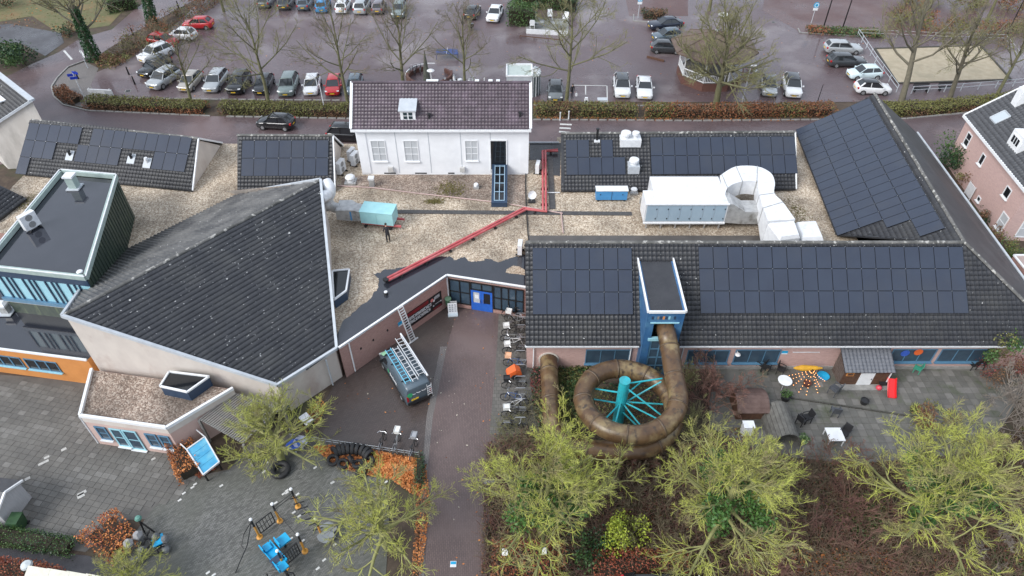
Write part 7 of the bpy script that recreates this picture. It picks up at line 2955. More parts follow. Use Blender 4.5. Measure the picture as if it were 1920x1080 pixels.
# ================================================================== PEOPLE
skin_m=mat('skin',(.48,.28,.19),None,rough=.55)
hair_m=mat('dark_hair',(.025,.017,.012),None,rough=.6)
def person(label,loc,rz,top,legs,bend=0.0,arms=(0,0)):
 t=thing('person',label,'person',loc,rz)
 vs,es,rd=[],[],[]
 def add(p,r_,link=None):
  vs.append(Vector(p));rd.append(r_)
  if link is not None:
   es.append((link,len(vs)-1))
  return len(vs)-1
 def B(p):
  q=Matrix.Rotation(-bend,3,'X')@(Vector(p)-V(0,0,.95))
  return q+V(0,0,.95)
 pel=add((0,0,.95),(.15,.11))
 sp1=add(B((0,0,1.14)),(.14,.10),pel)
 chs=add(B((0,.01,1.34)),(.165,.115),sp1)
 nk=add(B((0,.01,1.49)),(.065,.065),chs)
 hd0=add(B((0,.03,1.58)),(.075,.085),nk)
 hd1=add(B((0,.035,1.67)),(.078,.09),hd0)
 add(B((0,.03,1.73)),(.06,.065),hd1)
 for i,s in enumerate((-1,1)):
  h=add((s*.095,0,.88),(.095,.095),pel)
  k=add((s*.105,.025+.04*i,.49),(.062,.066),h)
  a=add((s*.11,-.01+.07*i,.10),(.045,.05),k)
  add((s*.125,.15+.07*i,.045),(.045,.04),a)
  sh=add(B((s*.19,0,1.41)),(.062,.062),chs)
  f=arms[i]
  el=add(B((s*.25,.10*f,1.13+.05*f)),(.046,.046),sh)
  wr_=add(B((s*.24,.10+.26*f,.90+.22*f)),(.03,.034),el)
  d=V(0,.3+.7*f,-1+.8*f).normalized()
  pw=vs[wr_]
  pm_=add(pw+d*.08,(.038,.02),wr_)
  for j,(off,ln)in enumerate(((-.03,.07),(-.01,.085),(.01,.08),(.028,.062))):
   q=add(vs[pm_]+V(off*.9,0,0)+d*.03,(.009,.009),pm_)
   q2=add(vs[q]+d*ln*.55+V(0,.01,0),(.0085,.0085),q)
   add(vs[q2]+d*ln*.45+V(0,.022,0),(.0075,.0075),q2)
  q=add(pw+d*.04+V(-s*.035,.02,0),(.011,.011),wr_)
  add(vs[q]+d*.05+V(-s*.012,.02,0),(.009,.009),q)
 me=bpy.data.meshes.new('body')
 me.from_pydata([tuple(v)for v in vs],es,[])
 ob=bpy.data.objects.new('body_skeleton',me)
 COL.objects.link(ob)
 sk=ob.modifiers.new('skin','SKIN')
 for i,r_ in enumerate(rd):
  me.skin_vertices[0].data[i].radius=r_
 me.skin_vertices[0].data[0].use_root=True
 sb=ob.modifiers.new('sub','SUBSURF')
 sb.levels=1
 sb.render_levels=1
 dg=bpy.context.evaluated_depsgraph_get()
 dg.update()
 m2=bpy.data.meshes.new_from_object(ob.evaluated_get(dg))
 bpy.data.objects.remove(ob)
 m2.materials.clear()
 for m in(skin_m,top,legs,black_rubber):
  m2.materials.append(m)
 inv=Matrix.Rotation(bend,3,'X')
 for pl in m2.polygons:
  c=pl.center
  q=inv@(c-V(0,0,.95))+V(0,0,.95)
  z=q.z
  mi=1
  if z>1.5 and abs(q.x)<.13:
   mi=0
  elif c.z<.13:
   mi=3
  elif c.z<.93 and abs(c.x)<.2:
   mi=2
  elif abs(q.x)>.19 and q.z<.9:
   mi=0
  pl.material_index=mi
  pl.use_smooth=True
 put('body',m2,t)
 mb=MB()
 mb.smooth=True
 hc=B((0,.015,1.69))
 for_r=[]
 for i,(r_,z)in enumerate(((.105,-.03),(.112,.02),(.095,.07),(.05,.105),(.005,.115))):
  for_r.append([tuple(hc+V(math.cos(a)*r_*.86,math.sin(a)*r_-.012,z))for a in np.linspace(0,6.283,12,endpoint=False)])
 mb.loft(for_r)
 mb.build('hair',hair_m,t,False)
 for nm,off,sz,m in(('eye',(-.032,.12,1.665),.012,black_plastic),('eye',(.032,.12,1.665),.012,black_plastic),('nose',(0,.135,1.635),.016,skin_m),('mouth',(0,.12,1.60),.016,lf_red)):
  mb=MB()
  q=B(off)
  mb.lathe(q,[(.001,-sz*.7),(sz,0),(.001,sz*.7)],6)
  mb.build(nm,m,t,False)
 return t
dark_coat=mat('black_coat',(.014,.014,.017),(.022,.022,.026),5,.8,coords='obj')
person('person in black work clothes standing by the cyan roof unit',at(729,455,GZ-.1),R(20),dark_coat,mat('dark_trousers',(.02,.02,.024),None,rough=.8),.35,(.7,.8))
person('person in dark coat standing by the marked bay',at(1072,184),R(200),dark_coat,mat('dark_jeans',(.03,.032,.045),None,rough=.8),.1,(.3,.2))
mb=MB()
p=at(1075,183)
mb.box((p.x+.3,p.y-.12,.42),(.22,.12,.34))
mb.tube([(p.x+.22,p.y-.12,.6),(p.x+.3,p.y-.12,.82),(p.x+.38,p.y-.12,.6)],.01,4)
tag(mb.build('shopping_bag',white_paint),'small white bag held by the person in dark coat','bag')
# ================================================================== CAR PARK THINGS
cB=at(1342,157,1.0)
cB=V(cB.x,cB.y+3.5,0)
bs=thing('bandstand','octagonal bandstand with brown roof and white railing','bandstand',cB)
def octa(r_,z,k=8,ph=math.pi/8):
 return[cB+V(math.cos(2*math.pi*i/k+ph)*r_,math.sin(2*math.pi*i/k+ph)*r_,z)for i in range(k)]
mb=MB()
mb.prism([(p.x,p.y)for p in octa(3.75,0)],0,.95)
mb.build('base',mat('planter_brick',(.10,.045,.035),(.14,.065,.05),4,.8),bs)
mb=MB()
mb.poly(octa(3.7,.958))
mb.build('deck',mat('bandstand_deck',(.13,.115,.105),(.10,.09,.085),2,.7),bs)
o8=octa(3.6,0)
for i in range(8):
 a,b=o8[i],o8[(i+1)%8]
 mb=MB()
 mb.bar(a+UP*.95,a+UP*4.0,.12,.12,up=V(1,0,0))
 mb.build('post',white_paint,bs)
 mb=MB()
 for z in(1.05,1.85):
  mb.bar(a+UP*z,b+UP*z,.08,.08)
 n=14
 for j in range(1,n):
  c=a.lerp(b,j/n)
  mb.bar(c+UP*1.05,c+UP*1.85,.05,.04,up=V(1,0,0))
 mb.build('railing',white_paint,bs)
roof_b=mat('brown_bandstand_roof',(.11,.075,.058),(.14,.10,.078),2,.7,bump=.2)
e8=octa(5.0,3.95)
pk_=cB+UP*5.7
for i in range(8):
 mb=MB()
 a,b=e8[i],e8[(i+1)%8]
 mb.add([a,b,pk_,a-UP*.14,b-UP*.14,pk_-UP*.2],[(0,1,2),(4,3,5),(0,3,4,1)])
 mb.build('roof_panel',roof_b,bs)
 mb=MB()
 mb.bar(e8[i]+UP*.03,pk_+UP*.03,.1,.06)
 mb.build('hip_roll',roof_b,bs)
mb=MB()
mb.lathe(pk_,[(.2,-.1),(.22,.1),(.08,.2),(.1,.4),(0,.55)],10)
mb.build('finial',zinc,bs)
tp=[at(x,y)for x,y in[(985,32),(1066,36),(1066,66),(986,62)]]
mb=MB()
mb.poly([V(p.x,p.y,.016)for p in tp])
structure(mb.build('terrace',mat('terrace_slab',(.20,.20,.19),(.26,.26,.25),2,.7)))
def table(label,p,w,d,h,m,name='garden_table'):
 t=thing(name,label,'table',p)
 mb=MB()
 mb.box(p+UP*h,(w,d,.05))
 mb.build('table_top',m,t)
 for sx in(-1,1):
  for sy in(-1,1):
   mb=MB()
   mb.bar(p+V(sx*(w/2-.06),sy*(d/2-.06),0),p+V(sx*(w/2-.06),sy*(d/2-.06),h),.05,.05,up=V(1,0,0))
   mb.build('leg',m,t)
 return t
def chair(label,p,rz,m,name='garden_chair',s=1.0,group=None,arm=True):
 t=thing(name,label,'chair',p,rz,group)
 mb=MB()
 mb.box((0,0,.44*s),(.48*s,.48*s,.05))
 mb.build('seat',m,t,False)
 mb=MB()
 mb.box((-.24*s,0,.72*s),(.05,.46*s,.52*s),ry=-.15)
 mb.build('backrest',m,t,False)
 for sx in(-1,1):
  for sy in(-1,1):
   mb=MB()
   mb.bar((sx*.2*s,sy*.21*s,0),(sx*.2*s,sy*.21*s,.43*s),.045,.045,up=V(1,0,0))
   mb.build('leg',m,t,False)
 if arm:
  for sy in(-1,1):
   mb=MB()
   mb.bar((-.24*s,sy*.25*s,.66*s),(.2*s,sy*.25*s,.66*s),.05,.04)
   mb.bar((.19*s,sy*.25*s,.44*s),(.19*s,sy*.25*s,.65*s),.04,.04,up=V(1,0,0))
   mb.build('armrest',m,t,False)
 return t
for i,(x,y,a)in enumerate([(1001,38,-1.6),(998,54,1.5),(1031,37,-1.5),(1060,42,-1.9)]):
 chair(['white terrace chair at the back left','white terrace chair at the front left','white terrace chair at the back middle','white terrace chair at the right end'][i],at(x,y,.02),a,white_paint,s=1.35)
table('grey terrace table between the left white chairs',at(1010,52,.02),1.3,.9,.75,mat('grey_table',(.24,.25,.25),None,rough=.5))
table('grey terrace table at the right of the terrace',at(1045,54,.02),1.3,.9,.75,MATS['grey_table'])
mb=MB()
a,b=at(987,63),at(1064,67)
mb.bar(a+UP*.3,b+UP*.3,.12,.6)
tag(mb.build('low_wall',white_metal),'low pale wall along the front of the terrace','wall')
mb=MB()
a,b=at(975,72),at(1055,80)
mb.bar(a+UP*.35,b+UP*.35,.08,.1)
for k in(0,.33,.66,1):
 c=a.lerp(b,k)
 mb.bar(c,c+UP*.4,.08,.08,up=V(1,0,0))
tag(mb.build('low_rail',wood_dark),'low dark timber rail before the terrace','rail')
kf=at(998,183,0).y
kz=2.6
kx0,kx1=at(950,142,kz).x,at(998,142,kz).x
kf=at(975,142,kz).y
kb=at(975,120,kz).y
kio=thing('kiosk','white framed flat roofed kiosk with rounded glass end','kiosk',((kx0+kx1)/2,kf,0))
mb=MB()
mb.prism([(kx0,kf),(kx1,kf),(kx1,kb),(kx0,kb)],0,kz-.7,top=False)
mb.build('wall',black_metal,kio)
mb=MB()
mb.prism([(kx0-.02,kf-.03),(kx1,kf-.03),(kx1,kb),(kx0-.02,kb)],kz-.68,kz-.1,top=False)
mb.build('fascia',zinc,kio)
mb=MB()
mb.poly([V(kx0,kf,kz-.12),V(kx1,kf,kz-.12),V(kx1,kb,kz-.12),V(kx0,kb,kz-.12)])
mb.build('roof',mat('pale_green_roof',(.48,.54,.50),(.4,.46,.43),1.5,.4),kio)
mb=MB()
for a,b in(((kx0,kf),(kx1,kf)),((kx1,kf),(kx1,kb)),((kx1,kb),(kx0,kb)),((kx0,kb),(kx0,kf))):
 mb.bar(V(*a,kz-.04),V(*b,kz-.04),.16,.16)
mb.build('roof_edge_trim',white_paint,kio)
ckx,cky,cr=kx1+.1,(kf+kb)/2,(kb-kf)/2
hp=[V(ckx+math.cos(a)*cr*.62,cky+math.sin(a)*cr,0)for a in np.linspace(-math.pi/2,math.pi/2,9)]
for i in range(8):
 mb=MB()
 mb.quad(hp[i],hp[i+1],hp[i+1]+UP*(kz-.2),hp[i]+UP*(kz-.2))
 mb.build('curved_pane',mat('grey_green_glass',(.10,.12,.12),(.14,.16,.16),2,.08),kio)
 mb=MB()
 mb.add([V(ckx,cky,kz+.15),hp[i]+UP*(kz-.2),hp[i+1]+UP*(kz-.2)],[(0,1,2)])
 mb.build('roof_pane',mat('pale_glass',(.36,.40,.40),None,rough=.1),kio)
 mb=MB()
 mb.bar(V(ckx,cky,kz+.17),hp[i]+UP*(kz-.18),.06,.05)
 mb.bar(hp[i],hp[i]+UP*(kz-.2),.06,.06,up=V(1,0,0))
 mb.build('glazing_bar',white_paint,kio)
mb=MB()
mb.box((kx0+.35,kf-.08,kz-.75),(.6,.05,.3))
mb.build('sign',plate_y,kio)
rc=at(806,150,0)
rpn=thing('round_planter','round red brown brick wall enclosing bicycles and cone','planter',rc)
k=28
rr_=2.75
for i in range(k):
 a0,a1=2*math.pi*i/k,2*math.pi*(i+1)/k
 if .25<(a0/math.pi)%2<.52:
  continue
 hh=.95 if math.sin(a0)<.2 else .5
 mb=MB()
 q=[(math.cos(a0)*rr_,math.sin(a0)*rr_),(math.cos(a1)*rr_,math.sin(a1)*rr_),(math.cos(a1)*(rr_-.25),math.sin(a1)*(rr_-.25)),(math.cos(a0)*(rr_-.25),math.sin(a0)*(rr_-.25))]
 mb.prism([(rc.x+x,rc.y+y)for x,y in q],0,hh)
 mb.build('wall_segment',mat('planter_brick',(.10,.045,.035),(.14,.065,.05),4,.8),rpn)
mb=MB()
ring=[rc+V(math.cos(a)*2.75,math.sin(a)*2.75,.8)for a in np.linspace(.45*math.pi,1.05*math.pi,12)]
mb.tube(ring,.06,6)
mb.build('rail',white_paint,rpn)
cp=at(801,156,0)
cone=thing('stone_cone','tall grey green cone standing inside the round planter','sculpture',cp)
mb=MB()
mb.lathe(cp,[(.45,0),(.46,.1),(.36,1.2),(.2,2.6),(.03,3.9)],12)
mb.build('cone_body',mat('cone_stone',(.10,.105,.085),(.15,.155,.125),3,.85,bump=.4),cone)
mb=MB()
mb.cyl(cp,.55,.1,14)
mb.build('foot',concrete,cone)
p=at(839,108,0)
t=table('dark blue table tennis table in the car park',p,2.7,1.5,.76,mat('tennis_blue',(.025,.05,.17),None,rough=.5),'tennis_table')
mb=MB()
mb.box(p+UP*.86,(.03,1.6,.16))
mb.build('net',white_paint,t)
def post(name,label,cat,base,h,m,r_=.05,head=None,lean=(0,0)):
 p=at(*base)
 t=thing(name,label,cat,p)
 mb=MB()
 topp=p+V(lean[0],lean[1],h)
 mb.tube([p,p.lerp(topp,.5),topp],[r_*1.2,r_,r_*.8],8)
 mb.build('post',m,t)
 if head=='disc':
  mb=MB()
  mb.lathe(topp,[(0,.16),(.25,.12),(.42,.02),(.4,-.02),(0,-.04)],14)
  mb.build('lamp_head',white_paint,t)
 elif head=='arm':
  mb=MB()
  mb.bar(topp,topp+V(.5,-.2,.12),.16,.1)
  mb.build('lamp_head',white_paint,t)
 elif head=='round_sign':
  mb=MB()
  mb.lathe(topp+V(0,-.06,0),[(0,-.01),(.38,-.01),(.38,.02),(0,.02)],16,'Y')
  mb.build('sign_disc',cyan_toy,t)
  mb=MB()
  mb.box(topp+V(0,-.06,-.52),(.62,.03,.34))
  mb.build('sub_plate',white_paint,t)
  mb=MB()
  mb.lathe(topp+V(.02,-.08,0),[(.2,0),(.28,0)],14,'Y')
  mb.build('sign_mark',white_paint,t)
 elif head=='cap':
  mb=MB()
  mb.cyl(topp-UP*.12,r_*1.35,.12,10)
  mb.build('cap',white_paint,t)
 elif head=='boards':
  for i,(dx,dz)in enumerate(((-.25,-.2),(.3,.05),(-.1,-.55))):
   mb=MB()
   mb.box(topp+V(dx,-.06,dz),(.75,.04,.3),rz=.3*(-1)**i)
   mb.build('sign_board',mat('sign_blue',(.02,.05,.42),None,rough=.4),t)
 return t
post('street_lamp','white disc street lamp behind the white house ridge','street lamp',(812,186),3.4,white_metal,.06,'disc')
post('street_lamp','slim lamp post right of the bandstand with white head','street lamp',(1390,197),4.6,zinc,.05,'arm')
post('street_lamp','white pole leaning in the hedge below red hatchback','pole',(609,207),3.0,white_metal,.05,None)
post('street_lamp','dark lamp post left one on the planting strip','street lamp',(1545,48),5.5,black_metal,.08,'arm')
post('street_lamp','dark lamp post right one on the planting strip','street lamp',(1580,52),5.5,black_metal,.08,'arm')
post('street_lamp','dark lamp post beyond the right end of sand court','street lamp',(1885,70),5.0,black_metal,.07,'arm')
post('street_lamp','thin dark pole near the right wing ridge','pole',(1532,193),2.2,black_metal,.04,None)
post('road_sign','round blue parking sign at the red bays on right','road sign',(1520,46),2.6,zinc,.04,'round_sign')
post('road_sign','round blue parking sign above the navy car','road sign',(1196,34),2.6,zinc,.04,'round_sign')
post('direction_sign','blue direction sign boards on white post at the junction','road sign',(158,184),3.0,white_metal,.05,'boards')
post('sign_post','thin pole with pale sign at the island by the zebra marks','road sign',(165,128),2.4,zinc,.04,None)
BG='dark bollards at the car park entry'
for i,(x,y)in enumerate([(242,140),(253,158),(147,148),(250,66),(335,15)]):
 post('bollard',['upper dark bollard beside the angled cars','lower dark bollard beside the angled cars','dark bollard on the island next to the blue signs','dark bollard at the street verge','dark bollard near the top street end'][i],'bollard',(x,y),1.0,black_metal,.09,None)
for i,(x,y)in enumerate([(1050,226),(1066,224)]):
 post('marker_post',['left one of two white marker posts by the road hedge','right one of two white marker posts by the road hedge'][i],'post',(x,y),1.0,white_paint,.06,'cap')
post('marker_post','white stake standing behind the white house ridge','post',(909,180),2.2,white_paint,.07,None)
p=at(900,172)
p0,p1=at(171,184),at(216,186)
t=thing('info_board','long low white information board behind the rusty hedge','board',(p0+p1)/2)
mb=MB()
mb.bar(p0+UP*.75,p1+UP*.75,.12,.75)
mb.build('panel',white_metal,t)
mb=MB()
mb.bar(p0.lerp(p1,.7)+UP*.75+V(0,-.07,0),p0.lerp(p1,.98)+UP*.75+V(0,-.07,0),.02,.6)
mb.build('glazed_field',glass_pale,t)
for k in(.08,.92):
 mb=MB()
 mb.bar(p0.lerp(p1,k),p0.lerp(p1,k)+UP*1.25,.08,.08,up=V(1,0,0))
 mb.build('leg',white_metal,t)
p=at(1128,204)
t=thing('electric_cabinet','white electricity cabinet in the marked bay','cabinet',p)
mb=MB()
mb.box(p+UP*.55,(1.0,.45,1.1))
mb.build('casing',white_metal,t)
mb=MB()
mb.slab([p+V(-.56,-.28,1.18),p+V(.56,-.28,1.18),p+V(.56,.28,1.22),p+V(-.56,.28,1.22)],.08)
mb.build('lid',zinc,t)
mb=MB()
mb.box(p+V(0,-.235,.55),(.02,.02,.95))
mb.build('door_seam',black_metal,t)
p=at(1098,204)
t=thing('charging_post','white charging post standing in the marked bay','charging post',p)
mb=MB()
mb.loft([[p+V(x*.2,y*.15,z)for x,y in((-1,-1),(1,-1),(1,1),(-1,1))]for z in(0,1.1)]+[[p+V(x*.15,y*.12,1.35)for x,y in((-1,-1),(1,-1),(1,1),(-1,1))]])
mb.build('body',white_metal,t)
mb=MB()
mb.box(p+V(0,-.16,1.0),(.22,.02,.2))
mb.build('display',black_plastic,t)
p=at(933,178)
t=thing('green_box','olive green box behind the white house ridge','box',p)
mb=MB()
mb.box(p+UP*.5,(.8,.6,1.0))
mb.build('body',mat('olive_box',(.14,.15,.06),None,rough=.6),t)
mb=MB()
mb.box(p+UP*1.03,(.88,.68,.08))
mb.build('lid',mat('olive_box',(.14,.15,.06)),t)
sand_px=[(1640,92),(1838,86),(1895,150),(1682,157)]
sp_=[at(x,y)for x,y in sand_px]
mb=MB()
mb.poly([V(p.x,p.y,.03)for p in sp_])
structure(mb.build('sand_court',mat('court_sand',(.42,.36,.26),(.36,.30,.21),1.5,.9,bump=.3,bscale=30,c4=(.31,.27,.19),c4scale=.4)))
mb=MB()
for i in range(4):
 a,b=sp_[i],sp_[(i+1)%4]
 mb.bar(V(a.x,a.y,.06),V(b.x,b.y,.06),.2,.16)
tag(mb.build('court_border',mat('dark_edging',(.05,.048,.04))),'dark timber border round the sand court','border')
def rail_fence(label,px,h=.95,rails=(.5,.92),m=zinc,step=2.2,name='rail_fence'):
 pts=[at(x,y)for x,y in px]
 t=thing(name,label,'fence',pts[0])
 for i in range(len(pts)-1):
  a,b=pts[i],pts[i+1]
  n=max(1,round((b-a).length/step))
  for j in range(n+(1 if i==len(pts)-2 else 0)):
   c=a.lerp(b,j/n)
   mb=MB()
   mb.bar(c,c+UP*h,.07,.07,up=V(1,0,0))
   mb.build('post',m,t)
  for z in rails:
   mb=MB()
   mb.tube([a+UP*z,b+UP*z],.03,6)
   mb.build('rail',m,t)
 return t
rail_fence('pale rail fence along the left side of sand court',[(1607,68),(1640,118),(1680,173)])
rail_fence('pale rail fence along the front of sand court',[(1708,176),(1800,171),(1930,160)])
rail_fence('grey rail fence behind the sand court',[(1610,68),(1750,74),(1880,78)],m=steel)
rail_fence('rusty rail along the right side of sand court',[(1880,78),(1930,140)],m=steel)
for i,(x,y)in enumerate([(1725,172),(1772,170)]):
 p=at(x,y)
 t=thing('park_bench',['left one of two dark benches before the sand court','right one of two dark benches before the sand court'][i],'bench',p)
 for k in range(3):
  mb=MB()
  mb.box(p+V(0,-.15+k*.15,.45),(1.8,.12,.05))
  mb.build('seat_slat',black_metal,t)
 for k in range(2):
  mb=MB()
  mb.box(p+V(0,.3,.65+k*.18),(1.8,.05,.13))
  mb.build('back_slat',black_metal,t)
 for s in(-.7,.7):
  mb=MB()
  mb.bar(p+V(s,0,0),p+V(s,0,.43),.06,.4,up=V(0,1,0))
  mb.build('leg',black_metal,t)
mb=MB()
a,b=at(1213,108),at(1245,116)
mb.bar(a+UP*.12,b+UP*.12,.18,.24)
tag(mb.build('timber_beam',wood_dark),'low dark red beam on the paving left of bandstand','beam')
p=at(1355,38)
t=thing('parasol_base','round white table behind the bandstand roof','table',p)
mb=MB()
mb.lathe(p+UP*.75,[(0,.04),(.75,.04),(.75,0),(0,0)],16)
mb.build('table_top',white_paint,t)
mb=MB()
mb.cyl(p,.08,.75,8)
mb.build('leg',steel,t)
p=at(1417,134)
mb=MB()
mb.lathe(p,[(.3,0),(.3,.06),(.12,.1),(.06,.5),(.0,.52)],10)
tag(mb.build('traffic_cone',white_paint),'small white cone right of the bandstand','cone')
# ================================================================== YARD, PLAYGROUND, PATIO
p=at(848,572)
t=thing('litter_bin','green litter bin on the brick wall beside the banner','bin',p)
pw=V(b0.x,b0.y,0)+bd*.965+bn*.3
mb=MB()
mb.cyl(pw+UP*.55,.2,.55,12,.24)
mb.build('bucket',mat('bin_green',(.06,.14,.08),None,rough=.5),t)
mb=MB()
mb.cyl(pw+UP*1.1,.25,.06,12)
mb.build('rim',mat('bin_green_rim',(.16,.28,.18),None,rough=.5),t)
mb=MB()
mb.bar(pw,pw+UP*.6,.06,.06,up=V(1,0,0))
mb.build('post',black_metal,t)
p=at(849,584)
t=thing('pavement_sign','white folding pavement sign before the entrance windows','sign',p,.1)
for s,nm in((-1,'front_board'),(1,'rear_board')):
 mb=MB()
 mb.box((0,s*.2,.5),(.7,.03,1.0),rx=s*.22)
 mb.build(nm,white_paint,t,False)
mb=MB()
for i in range(3):
 for j in range(4):
  mb.box((-.2+i*.2,-.222-.045*(j-1.5)*-1,.32+j*.17),(.12,.012,.1),rx=-.22)
mb.build('pictures',mat('soft_grey_print',(.4,.42,.45),(.25,.26,.3),20,.5),t,False)
mb=MB()
mb.box((0,-.42,.05),(.75,.35,.1))
mb.build('foot',mat('pale_blue_foot',(.55,.62,.66),None,rough=.5),t,False)
t=thing('wire_fence','low wire fence with small posts above the orange leaves','fence',at(660,838))
f0,f1=at(545,822),at(786,857)
n=19
for j in range(n):
 c=f0.lerp(f1,j/(n-1))
 mb=MB()
 mb.bar(c,c+UP*.55,.08,.05,up=V(1,0,0))
 mb.build('post',wood,t)
for z in(.28,.5):
 mb=MB()
 mb.tube([f0+UP*z,f1+UP*z],.014,5)
 mb.build('wire',zinc,t)
tyre=MB()
tyre.smooth=True
tyre.lathe((0,0,0),[(.2,-.1),(.3,-.13),(.37,-.11),(.39,-.06),(.39,.06),(.37,.11),(.3,.13),(.2,.1),(.22,.0),(.2,-.1)],20)
tyre_me=tyre.mesh('tyre',black_rubber)
TG='tyres of the playground tyre ring'
back=[(629,851),(637,848),(645,846),(654,845),(663,845),(672,846),(681,848),(688,852),(693,857)]
for i,(x,y)in enumerate(back):
 p=at(x,y)
 o=put('tyre',tyre_me,None,(p.x,p.y,.22),(R(90),0,R(90)-.18*(i-4)))
 tag(o,'black tyre set upright in the back arc of tyre ring','tyre',TG)
for i,(x,y,s,a)in enumerate([(625,866,1.0,.25),(644,873,.95,.2),(660,866,.8,1.2),(672,873,.95,.25),(690,870,1.25,.3),(677,890,.9,.05)]):
 p=at(x,y)
 o=put('tyre',tyre_me,None,(p.x,p.y,.16+.1*a),(a,.1,i))
 o.scale=(s,s,s)
 tag(o,['front left tyre of the tyre ring lying tilted','second tyre from left at the front of the ring','upright tyre in the middle front of the ring','third lying tyre at the front of the ring','largest tyre at the front right of the ring','pale worn tyre lying below the ring'][i],'tyre',TG)
p=at(527,884)
o=put('tyre',tyre_me,None,(p.x,p.y,.2))
o.scale=(1.6,1.6,1.3)
tag(o,'large black tyre round the foot of the yellow-green tree','tyre')
for(x,y,m,lab)in[(555,848,blue_plastic,'blue round spinner on a stalk beside orange leaves'),(568,842,mat('pale_lilac',(.45,.48,.62),None,rough=.4),'pale round spinner on a stalk beside orange leaves')]:
 p=at(x,y)
 t=thing('play_spinner',lab,'play equipment',p)
 mb=MB()
 mb.lathe(p+UP*.7,[(0,0),(.4,.02),(.46,.1),(.42,.14),(0,.08)],16)
 mb.build('dish',m,t)
 mb=MB()
 mb.cyl(p,.05,.7,8)
 mb.build('stalk',zinc,t)
pf_=thing('playground_set','playground frame of ochre posts, black nets and blue slide','play equipment',at(545,990))
posts=[((559,950),(546,917)),((525,977),(510,945)),((487,1007),(472,974)),((604,1006),(594,973)),((572,1034),(558,1002)),((536,1066),(521,1033))]
pb=[]
for(b_,t_)in posts:
 p=at(*b_)
 h=at_y(t_[0],t_[1],p.y).z
 pb.append((p,h))
 mb=MB()
 mb.lathe(p,[(.19,0),(.18,.05),(.09,.09),(.065,.2),(.065,h*.62)],12)
 mb.build('post',ochre,pf_)
 mb=MB()
 mb.cyl(p+UP*h*.62,.055,h*.34,10)
 mb.build('post_sleeve',black_metal,pf_)
 mb=MB()
 mb.lathe(p+UP*h,[(0,-.09),(.08,-.06),(.1,0),(.07,.07),(0,.09)],12)
 mb.build('ball_cap',white_paint,pf_)
def net(i,j,z0,z1,n,m_,name='net'):
 a,b=pb[i][0],pb[j][0]
 d=(b-a).normalized()
 a,b=a+d*.25,b-d*.15
 for z in(z0,z1):
  mb=MB()
  mb.tube([a+UP*z,b+UP*z],.035,6)
  mb.build('net_rail',black_metal,pf_)
 for k in range(n):
  c=a.lerp(b,k/(n-1))
  mb=MB()
  mb.tube([c+UP*z0,c+UP*z1],.02 if 0<k<n-1 else .035,5)
  mb.build('net_rope',black_metal,pf_)
 for k in range(1,m_):
  z=z0+(z1-z0)*k/m_
  mb=MB()
  mb.tube([a+UP*z,b+UP*z],.02,5)
  mb.build('net_rope',black_metal,pf_)
net(1,2,.25,1.35,6,2)
net(4,5,.25,1.35,7,3)
for(i,j)in((0,1),(0,3),(1,4)):
 for z in(1.3,1.55)if(i,j)==(0,1)else(1.4,):
  mb=MB()
  mb.tube([pb[i][0]+UP*z,pb[j][0]+UP*z],.022,5)
  mb.build('top_rope',black_metal,pf_)
a,b=pb[0][0]+UP*1.3,pb[3][0]+UP*.6
for k in range(7):
 c=a.lerp(b,(k+.5)/7)
 mb=MB()
 mb.bar(c-V(.28,.1,0),c+V(.28,.1,0),.05,.05)
 mb.build('ladder_rung',black_metal,pf_)
p,h=pb[2]
mb=MB()
mb.tube([p+UP*h*.9,p+V(-.55,-.35,1.0),p+V(-.65,-.8,.6),p+V(-.5,-.95,.5)],.03,6)
mb.build('grab_bar',black_metal,pf_)
mb=MB()
mb.tube([p+UP*h*.9,p+V(-.25,-.9,.8),p+V(-.55,-1.7,.4),p+V(-.75,-2.1,.05)],.03,6)
mb.build('grab_bar',black_metal,pf_)
s_top,s_bot=at(530,1058,1.1),at(498,1022,.25)
d=(s_bot-s_top)
dh=V(d.x,d.y,0).normalized()
s_=Vector((-dh.y,dh.x,0))
rings=[]
for k in range(9):
 u=k/8
 c=s_top.lerp(s_bot,u)+UP*(-.12*math.sin(math.pi*u))
 rings.append([c+s_*.28+UP*.18,c+s_*.24+UP*.04,c-s_*.24+UP*.04,c-s_*.28+UP*.18,c-s_*.33+UP*.18,c-s_*.28-UP*.04,c+s_*.28-UP*.04,c+s_*.33+UP*.18])
mb=MB()
mb.loft(rings)
mb.build('slide',cyan_toy,pf_)
for(x,y,z,w,dd)in[(530,1013,.75,.6,.7),(501,1026,.5,.45,.4),(531,1062,1.15,.45,.45)]:
 c=at(x,y,z)
 mb=MB()
 mb.box(c,(w,dd,.12),rz=math.atan2(dh.y,dh.x))
 mb.box(c+s_*.3+UP*.2,(w,.06,.35),rz=math.atan2(dh.y,dh.x))
 mb.build('platform',cyan_toy,pf_)
 mb=MB()
 mb.bar(V(c.x,c.y,0),c,.1,.1,up=V(1,0,0))
 mb.build('platform_leg',black_metal,pf_)
c=at(522,1052,.9)
mb=MB()
mb.box(c,(.7,.7,.08),rz=math.atan2(dh.y,dh.x))
mb.build('deck',navy,pf_)
for k,(x,y)in enumerate([(530,1085),(536,1098)]):
 a=at(x,y)
 mb=MB()
 mb.tube([a+V(-.75,0,0),a+V(-.72,0,.7),a+V(0,0,.95),a+V(.72,0,.7),a+V(.75,0,0)],.035,6)
 mb.build('hoop',black_metal,pf_)
p=at(613,1005)
t=thing('butterfly_panel','grey winged panel beside the right ochre post','play equipment',p)
